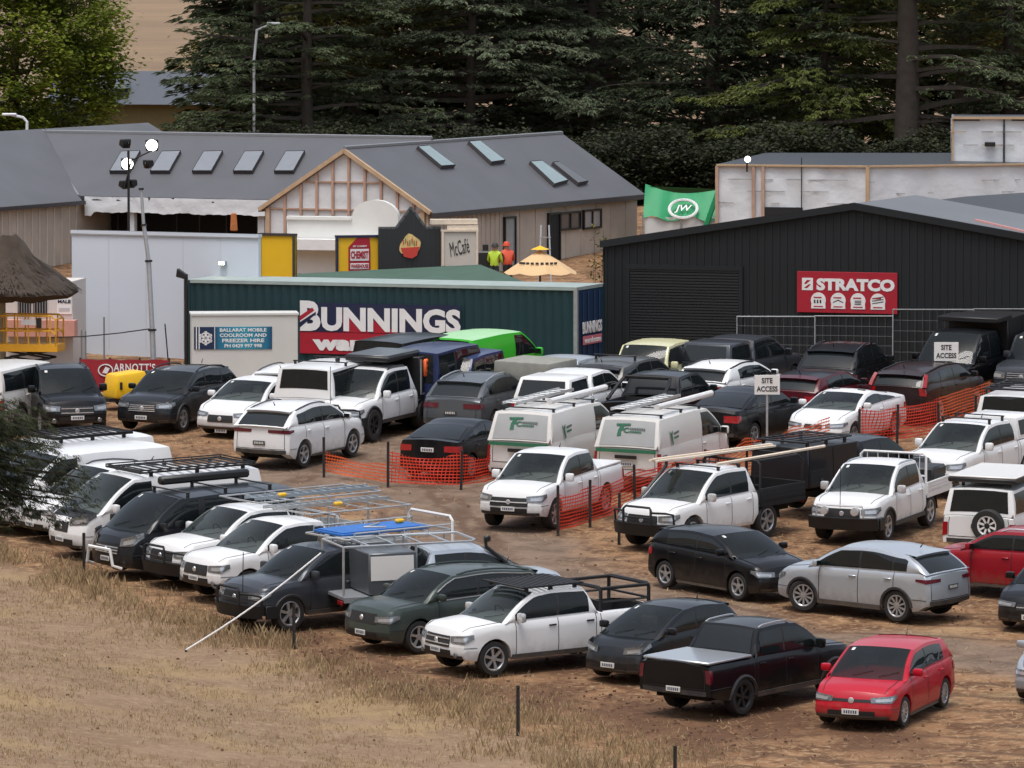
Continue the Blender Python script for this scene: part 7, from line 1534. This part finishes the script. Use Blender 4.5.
b = MB(); b.tube([at(50, 337.5, 201.5), at(84, 336.5, 201.5), at(120, 333, 200.8), at(152, 328.5, 199.6)], .018, None, 5); tag(b.build('cable', POSTM), 'dark cable slung from the grey mast past the steel stakes', 'cable')
# ------------------------------------------------------------------ trees
def leafmat(name, a, b, c, sc=.5, tr=.32):
    m, nt, bs = nmat(name); N = nt.nodes.new; L = nt.links.new; g = N('ShaderNodeNewGeometry'); tc = N('ShaderNodeTexCoord'); n = N('ShaderNodeTexNoise'); n.inputs['Scale'].default_value = sc; n.inputs['Detail'].default_value = 3; L(tc.outputs['Object'], n.inputs['Vector'])
    m1 = N('ShaderNodeMix'); m1.data_type = 'RGBA'; m1.inputs['A'].default_value = a + (1,); m1.inputs['B'].default_value = b + (1,); L(g.outputs['Random Per Island'], m1.inputs['Factor'])
    r = N('ShaderNodeMapRange'); r.inputs[1].default_value = .45; r.inputs[2].default_value = .65; L(n.outputs['Fac'], r.inputs[0]); m2 = N('ShaderNodeMix'); m2.data_type = 'RGBA'; L(r.outputs[0], m2.inputs['Factor']); L(m1.outputs['Result'], m2.inputs['A']); m2.inputs['B'].default_value = c + (1,)
    L(m2.outputs['Result'], bs.inputs['Base Color']); bs.inputs['Roughness'].default_value = .7; bs.inputs['Specular IOR Level'].default_value = .25
    tl = N('ShaderNodeBsdfTranslucent'); L(m2.outputs['Result'], tl.inputs[0]); ms = N('ShaderNodeMixShader'); ms.inputs[0].default_value = tr; L(bs.outputs[0], ms.inputs[1]); L(tl.outputs[0], ms.inputs[2]); L(ms.outputs[0], nt.nodes['Material Output'].inputs[0]); return m
BARK = mat('bark', (.055, .045, .036), .95, var=.45, scale=3, bump=.8)
CEDAR = leafmat('cedar_foliage', (.055, .078, .040), (.18, .215, .11), (.09, .12, .060)); DEODAR = leafmat('deodar_foliage', (.085, .112, .070), (.25, .29, .18), (.13, .162, .098)); YEW = leafmat('dark_foliage', (.026, .039, .020), (.085, .11, .058), (.042, .058, .029))
HEDGE = leafmat('hedge_foliage', (.014, .019, .009), (.050, .058, .028), (.024, .030, .014))
LIME = leafmat('fresh_leaves', (.12, .175, .020), (.34, .38, .055), (.085, .13, .016), .7, .5); OLIVE = leafmat('olive_leaves', (.075, .085, .020), (.21, .175, .05), (.10, .11, .028), .6); FRESHC = leafmat('bright_cedar_foliage', (.075, .10, .024), (.21, .235, .07), (.11, .135, .034)); NEARC = leafmat('near_conifer_foliage', (.022, .030, .011), (.070, .078, .032), (.036, .046, .018), 1.5)
def spray(b, p, d, size, r, n=9, droop=.25, wid=.16):
    d = Vector((d.x, d.y, d.z * .5)).normalized(); s = d.cross(Vector((0, 0, 1)))
    s = s.normalized() if s.length > .01 else Vector((1, 0, 0))
    for _ in range(n):
        t = r.uniform(-1.15, 1.15); v = (d * math.cos(t) + s * math.sin(t)); v.z += r.uniform(-.12, .12) - droop * r.random(); l = size * r.uniform(.5, 1.15) * (1 - .25 * abs(t)); w = v.cross(Vector((0, 0, 1))).normalized() * (l * wid); q = p + Vector((r.uniform(-.18, .18), r.uniform(-.18, .18), r.uniform(-.10, .10))) * size * 1.4
        e = q + v * l; m_ = q + v * (l * .5); m_.z += l * .05; e.z -= l * droop * .5
        b.add([q, m_ - w, e, m_ + w], [(0, 1, 2, 3)])
def conifer(seed, H, z0, Lmax, trunk_r, step, fmat, droop=.15, size=.5, n=8, up=.05, per=5, top=.12, dens=.26, keep=None, pw=.75, vj=.38, wid=.16, f0=.25):
    r = random.Random(seed); tb = MB(); cb = MB(); pts = [Vector((.25 * math.sin(z * .3 + seed) * z / H, .2 * math.cos(z * .27 + seed) * z / H, z)) for z in [H * i / 12 for i in range(13)]]
    tb.tube([pts[0] - Vector((0, 0, .5))] + pts, trunk_r, None, 9, trunk_r * .12)
    z = z0
    while z < H * .985:
        k = z / H; q = pts[min(11, int(k * 12))]
        for _ in range(per):
            a = r.uniform(0, 2 * math.pi); L = Lmax * (1 - k) ** pw * r.uniform(.55, 1.1) + Lmax * top; zz = z + r.uniform(-.8, .8) * step; d = Vector((math.cos(a), math.sin(a), up + r.uniform(-.1, .12))); P = []
            m_ = max(4, int(L / .5))
            for i in range(m_ + 1):
                u = i / m_; P.append(Vector((q.x, q.y, zz)) + d * (L * u) + Vector((r.uniform(-.06, .06) * L * u, r.uniform(-.06, .06) * L * u, -droop * L * u * u + .02 * L * math.sin(u * 5 + a))))
            if keep and not keep(P[-1]): continue
            tb.tube(P, .012 + .018 * L, None, 4, .008)
            ln = f0 * L; 
            while ln < L:
                u = ln / L; i = min(m_ - 1, int(u * m_)); p = P[i].lerp(P[i + 1], u * m_ - i); dd = (P[i + 1] - P[i]).normalized(); s_ = dd.cross(Vector((0, 0, 1))).normalized(); wdt = .42 * L * (1 - u) ** .6 + .12
                for sg_ in (-1, 0, 1): spray(cb, p + s_ * (sg_ * wdt * r.uniform(.2, .9)) + Vector((0, 0, r.uniform(-vj, vj * .45))), dd + s_ * (sg_ * .8), size, r, n, droop + .12, wid)
                ln += dens * (.7 + .6 * r.random())
        z += step
    return tb, cb, fmat
def broadleaf(seed, H, z0, rad, trunk_r, fmat, clumps=220, leaf=.16, per=55, cl=.55):
    r = random.Random(seed); tb = MB(); cb = MB(); tb.tube([(0, 0, -.5), (.05, 0, H * .25), (.15, .1, H * .5), (.1, .2, H * .8)], trunk_r, None, 9, trunk_r * .25); C = []
    for _ in range(26):
        a = r.uniform(0, 6.28); e = r.uniform(-.1, 1.0); zb = H * r.uniform(.12, .6); L = rad * r.uniform(.6, .95); P = [Vector((.1, .05, zb)) + Vector((math.cos(a) * L * u, math.sin(a) * L * u, L * e * u ** 1.3 * .8 + .1 * math.sin(u * 6 + a))) for u in (0, .25, .5, .75, 1)]; tb.tube(P, trunk_r * .28, None, 5, .015)
    for _ in range(clumps):
        while True:
            p = Vector((r.uniform(-1, 1), r.uniform(-1, 1), r.uniform(-1, 1)))
            if .35 < p.length < 1 and noise.noise(p * 2.3 + Vector((seed, 0, 0))) > -.22: break
        c = Vector((p.x * rad, p.y * rad, z0 + (H - z0) * (.5 + .5 * p.z)))
        for _ in range(per):
            q = c + Vector((r.gauss(0, cl * .5), r.gauss(0, cl * .5), r.gauss(0, cl * .36))); t = r.uniform(0, 6.28); tl = r.uniform(-.9, .5); v = Vector((math.cos(t), math.sin(t), tl)).normalized() * leaf * r.uniform(.6, 1.2); w = v.cross(Vector((r.uniform(-.5, .5), r.uniform(-.5, .5), 1))).normalized() * leaf * .36; cb.add([q, q + v * .5 - w, q + v, q + v * .5 + w], [(0, 1, 2, 3)])
    return tb, cb, fmat
def plant_tree(kind, name, label, px, D, rot=0, sc=1.0, group=None, sink=0.0):
    x = (px - 512) / F * D; y = D; t = thing(name, label, 'tree', Matrix.Translation((x, y, gz(x, y) - sink)) @ Matrix.Rotation(R(rot), 4, 'Z') @ Matrix.Scale(sc, 4), group); tb, cb, fm = kind; tb.build('trunk', BARK, t, ang=80); cb.build('crown', fm, t, flat=True); return t
def again(t, label, px, D, rot, sc, sz=None):
    o = copy_tree(t); x = (px - 512) / F * D; o.matrix_world = Matrix.Translation((x, D, gz(x, D))) @ Matrix.Rotation(R(rot), 4, 'Z') @ Matrix.Diagonal((sc, sc, sz or sc, 1)); o['label'] = label; return o
G1 = 'tall trees behind the roofs'
plant_tree(broadleaf(2, 12.5, .4, 4.7, .30, LIME, 950, .22, 62, .62), 'broadleaf_tree', 'bright green leafy tree rising behind the boarded wing', 12, 268, 0, 1, G1)
plant_tree(conifer(11, 17, 1.6, 7.0, .40, .85, CEDAR, .08, .30, 13, .08, 7, vj=.14, f0=.35, keep=lambda p: p.x > -3.4 or 11.5 < p.z < 13.6), 'cedar_tree', 'dark cedar whose sparse limb reaches toward the tan hillside', 258, 276, 0, 1, G1)
t3 = plant_tree(conifer(23, 16, 1.2, 5.8, .32, .90, CEDAR, .08, .30, 14, .06, 7, vj=.14, f0=.4), 'cedar_tree', 'dark cedar with thick trunk behind the framed gable', 308, 272, 0, 1, G1)
plant_tree(conifer(31, 18, 1.0, 7.4, .28, .72, DEODAR, .12, .32, 14, .06, 7, vj=.16), 'deodar_tree', 'grey green deodar with drooping tiered sprays behind the gabled roof ridge', 470, 278, 10, 1, G1)
plant_tree(conifer(37, 18, 1.6, 7.2, .34, .78, DEODAR, .12, .32, 14, .06, 7, vj=.16), 'deodar_tree', 'grey green deodar with brown trunk above the roof end', 592, 281, 80, 1, G1)
plant_tree(conifer(43, 16, .8, 5.4, .40, .60, YEW, .12, .32, 13, .02, 5), 'dark_conifer', 'nearly black conifer behind the green marquee', 712, 277, 0, 1, G1)
plant_tree(conifer(57, 20, 3.6, 7.4, .62, .95, CEDAR, .10, .30, 13, .06, 6, vj=.14, f0=.4, keep=lambda p: p.y > -2.2 or abs(p.x) > 2.6 or p.z > 8), 'cedar_tree', 'massive trunked cedar behind the wrapped building', 906, 270, 0, 1, G1)
plant_tree(conifer(61, 13, 1.2, 6.4, .24, .85, FRESHC, .14, .32, 15, .0, 7, vj=.14), 'cedar_tree', 'fresher green cedar with low spreading sprays beside the massive trunk', 826, 274, 30, 1, G1)
plant_tree(conifer(67, 15, 1.0, 4.6, .36, .60, CEDAR, .14, .30, 13, .04, 5), 'dark_conifer', 'dark conifer behind the taller wrapped block', 1010, 272, 60, 1, G1)
a1 = plant_tree(broadleaf(7, 14, 4.2, 5.5, .35, OLIVE, 420, .24, 50, .6), 'broadleaf_tree', 'olive and rust tinted leafy tree behind the massive trunk', 960, 283, 0, 1.05, G1)
G2 = 'back row of dark trees'
d1 = plant_tree(conifer(71, 16, .3, 4.4, .35, .62, YEW, .12, .62, 7, .02, 6, dens=.36), 'dark_conifer', 'dark tree in the back row behind the cedars', 250, 296, 0, 1, G2)
for i, (px, D, rot, sc) in enumerate(((288, 300, 40, 1.0), (352, 294, 100, 1.05), (418, 299, 160, 1.0), (500, 302, 220, 1.1), (566, 296, 280, 1.0), (640, 300, 20, 1.0), (772, 298, 130, 1.0), (858, 303, 200, 1.0), (960, 306, 250, 1.0), (1050, 298, 310, 1.05))): again(d1, d1['label'], px, D, rot, sc)
for i, (px, D, rot, sc, lab) in enumerate(((385, 283, 70, .95, 'olive leafed tree between the framed gable and the deodar'), (790, 312, 200, 1.0, 'olive leafed tree between the black conifer and fresh green cedar'), (1035, 288, 120, 1.0, 'olive leafed tree beyond the taller wrapped block'))): again(a1, lab, px, D, rot, sc)
u1 = plant_tree(broadleaf(17, 2.9, .0, 2.3, .08, HEDGE, 170, .20, 70, .55), 'dark_shrub', 'dark shrub of the hedge behind the long grey roof', 215, 262, 0, 1, 'hedge of dark shrubs'); u1['category'] = 'shrub'
for i, px in enumerate((250, 290, 335, 385, 435, 490, 540, 595, 640, 690, 745, 800, 850, 905, 960, 1015)): again(u1, u1['label'], px, 264 + (i * 7) % 5, i * 50, (.72 + .16 * (i % 3)))
for px, D, rot, sc in ((40, 282, 30, 1.2), (95, 276, 90, .9), (-20, 276, 140, 1.3)): again(u1, 'low dark shrub below the bright green tree', px, D, rot, sc)
# far trees on the hillside and pickets of scrub
h1 = plant_tree(broadleaf(19, 5, .5, 3.0, .15, OLIVE, 70, .3, 30, .7), 'hillside_tree', 'far olive tree beside the grey roofed house', 222, 352, 0, 1, None)
# near conifer whose branches reach into the picture, standing on the bank
near = plant_tree(conifer(83, 9.9, 6.6, 3.25, .20, .13, NEARC, .20, .15, 18, .10, 15, dens=.075, wid=.07, keep=lambda p: p.x > -.2 and p.y < 1.6 and 6.9 - .45 * max(0, 2.0 - p.x) < p.z < 8.5, pw=.22), 'near_conifer', 'dark near conifer reaching its drooping branches over the dry grass', -110, 95, 0, 1, None)
# shrub against the shed corner
x_ = at(598, 276, 209.5); s1 = thing('climbing_shrub', 'thin leafy shrub growing against the shed corner', 'shrub', Matrix.Translation((x_.x, x_.y, gz(x_.x, x_.y)))); b = MB(); c = MB(); r = random.Random(6)
for i in range(7):
    h = r.uniform(2.2, 4.4); dx, dy = r.uniform(-.35, .25), r.uniform(-.2, .2); P = [Vector((dx * .3, dy * .3, 0)), Vector((dx * .7, dy, h * .5)), Vector((dx * 1.2, dy, h))]; b.tube(P, .015, None, 4, .006)
    for _ in range(60): u = r.uniform(.3, 1); p = P[0].lerp(P[2], u) + Vector((r.gauss(0, .10), r.gauss(0, .1), 0)); v = Vector((r.uniform(-1, 1), r.uniform(-1, 1), r.uniform(-.3, .8))).normalized() * .13; w = v.cross(Vector((.3, .2, 1))).normalized() * .045; c.add([p, p + v * .5 - w, p + v, p + v * .5 + w], [(0, 1, 2, 3)])
b.build('stem', BARK, s1); c.build('foliage', OLIVE, s1, flat=True)
# ------------------------------------------------------------------ camera, sky and sun
cam = bpy.data.cameras.new('camera'); cam.sensor_width = 36; cam.lens = F / 1024 * 36; cam.clip_start = 5; cam.clip_end = 4000
co = bpy.data.objects.new('camera', cam); COL.objects.link(co); co.location = EYE; co.rotation_euler = (math.pi / 2 - PITCH, 0, 0); scene.camera = co
w = bpy.data.worlds.new('World'); scene.world = w; w.use_nodes = True
nt = w.node_tree; bg = nt.nodes['Background']; sky = nt.nodes.new('ShaderNodeTexSky'); sky.sky_type = 'NISHITA'; sky.sun_disc = False
SUN_EL, SUN_ROT = 72, 205
sky.sun_elevation = R(SUN_EL); sky.sun_rotation = R(SUN_ROT); sky.air_density = 1.0; sky.dust_density = 4.0; sky.ozone_density = 1.0
hs = nt.nodes.new('ShaderNodeHueSaturation'); hs.inputs['Saturation'].default_value = 0.55
nt.links.new(sky.outputs[0], hs.inputs['Color']); nt.links.new(hs.outputs[0], bg.inputs[0]); bg.inputs[1].default_value = 0.145
sl = bpy.data.lights.new('sun', 'SUN'); sl.energy = 1.15; sl.angle = R(25); sl.color = (1, .975, .94)
so = bpy.data.objects.new('sun', sl); COL.objects.link(so)
# light comes from where the sky has its sun: rotation 0 is +Y, turning clockwise seen from above
sd = Vector((math.sin(R(SUN_ROT)) * math.cos(R(SUN_EL)), math.cos(R(SUN_ROT)) * math.cos(R(SUN_EL)), math.sin(R(SUN_EL))))
so.rotation_euler = sd.to_track_quat('Z', 'Y').to_euler()
vs = scene.view_settings; vs.view_transform = 'Standard'; vs.look = 'None'; vs.exposure = 0.5; vs.gamma = 1.0
scene.cycles.max_bounces = 8; scene.cycles.transparent_max_bounces = 24; scene.cycles.use_denoising = True
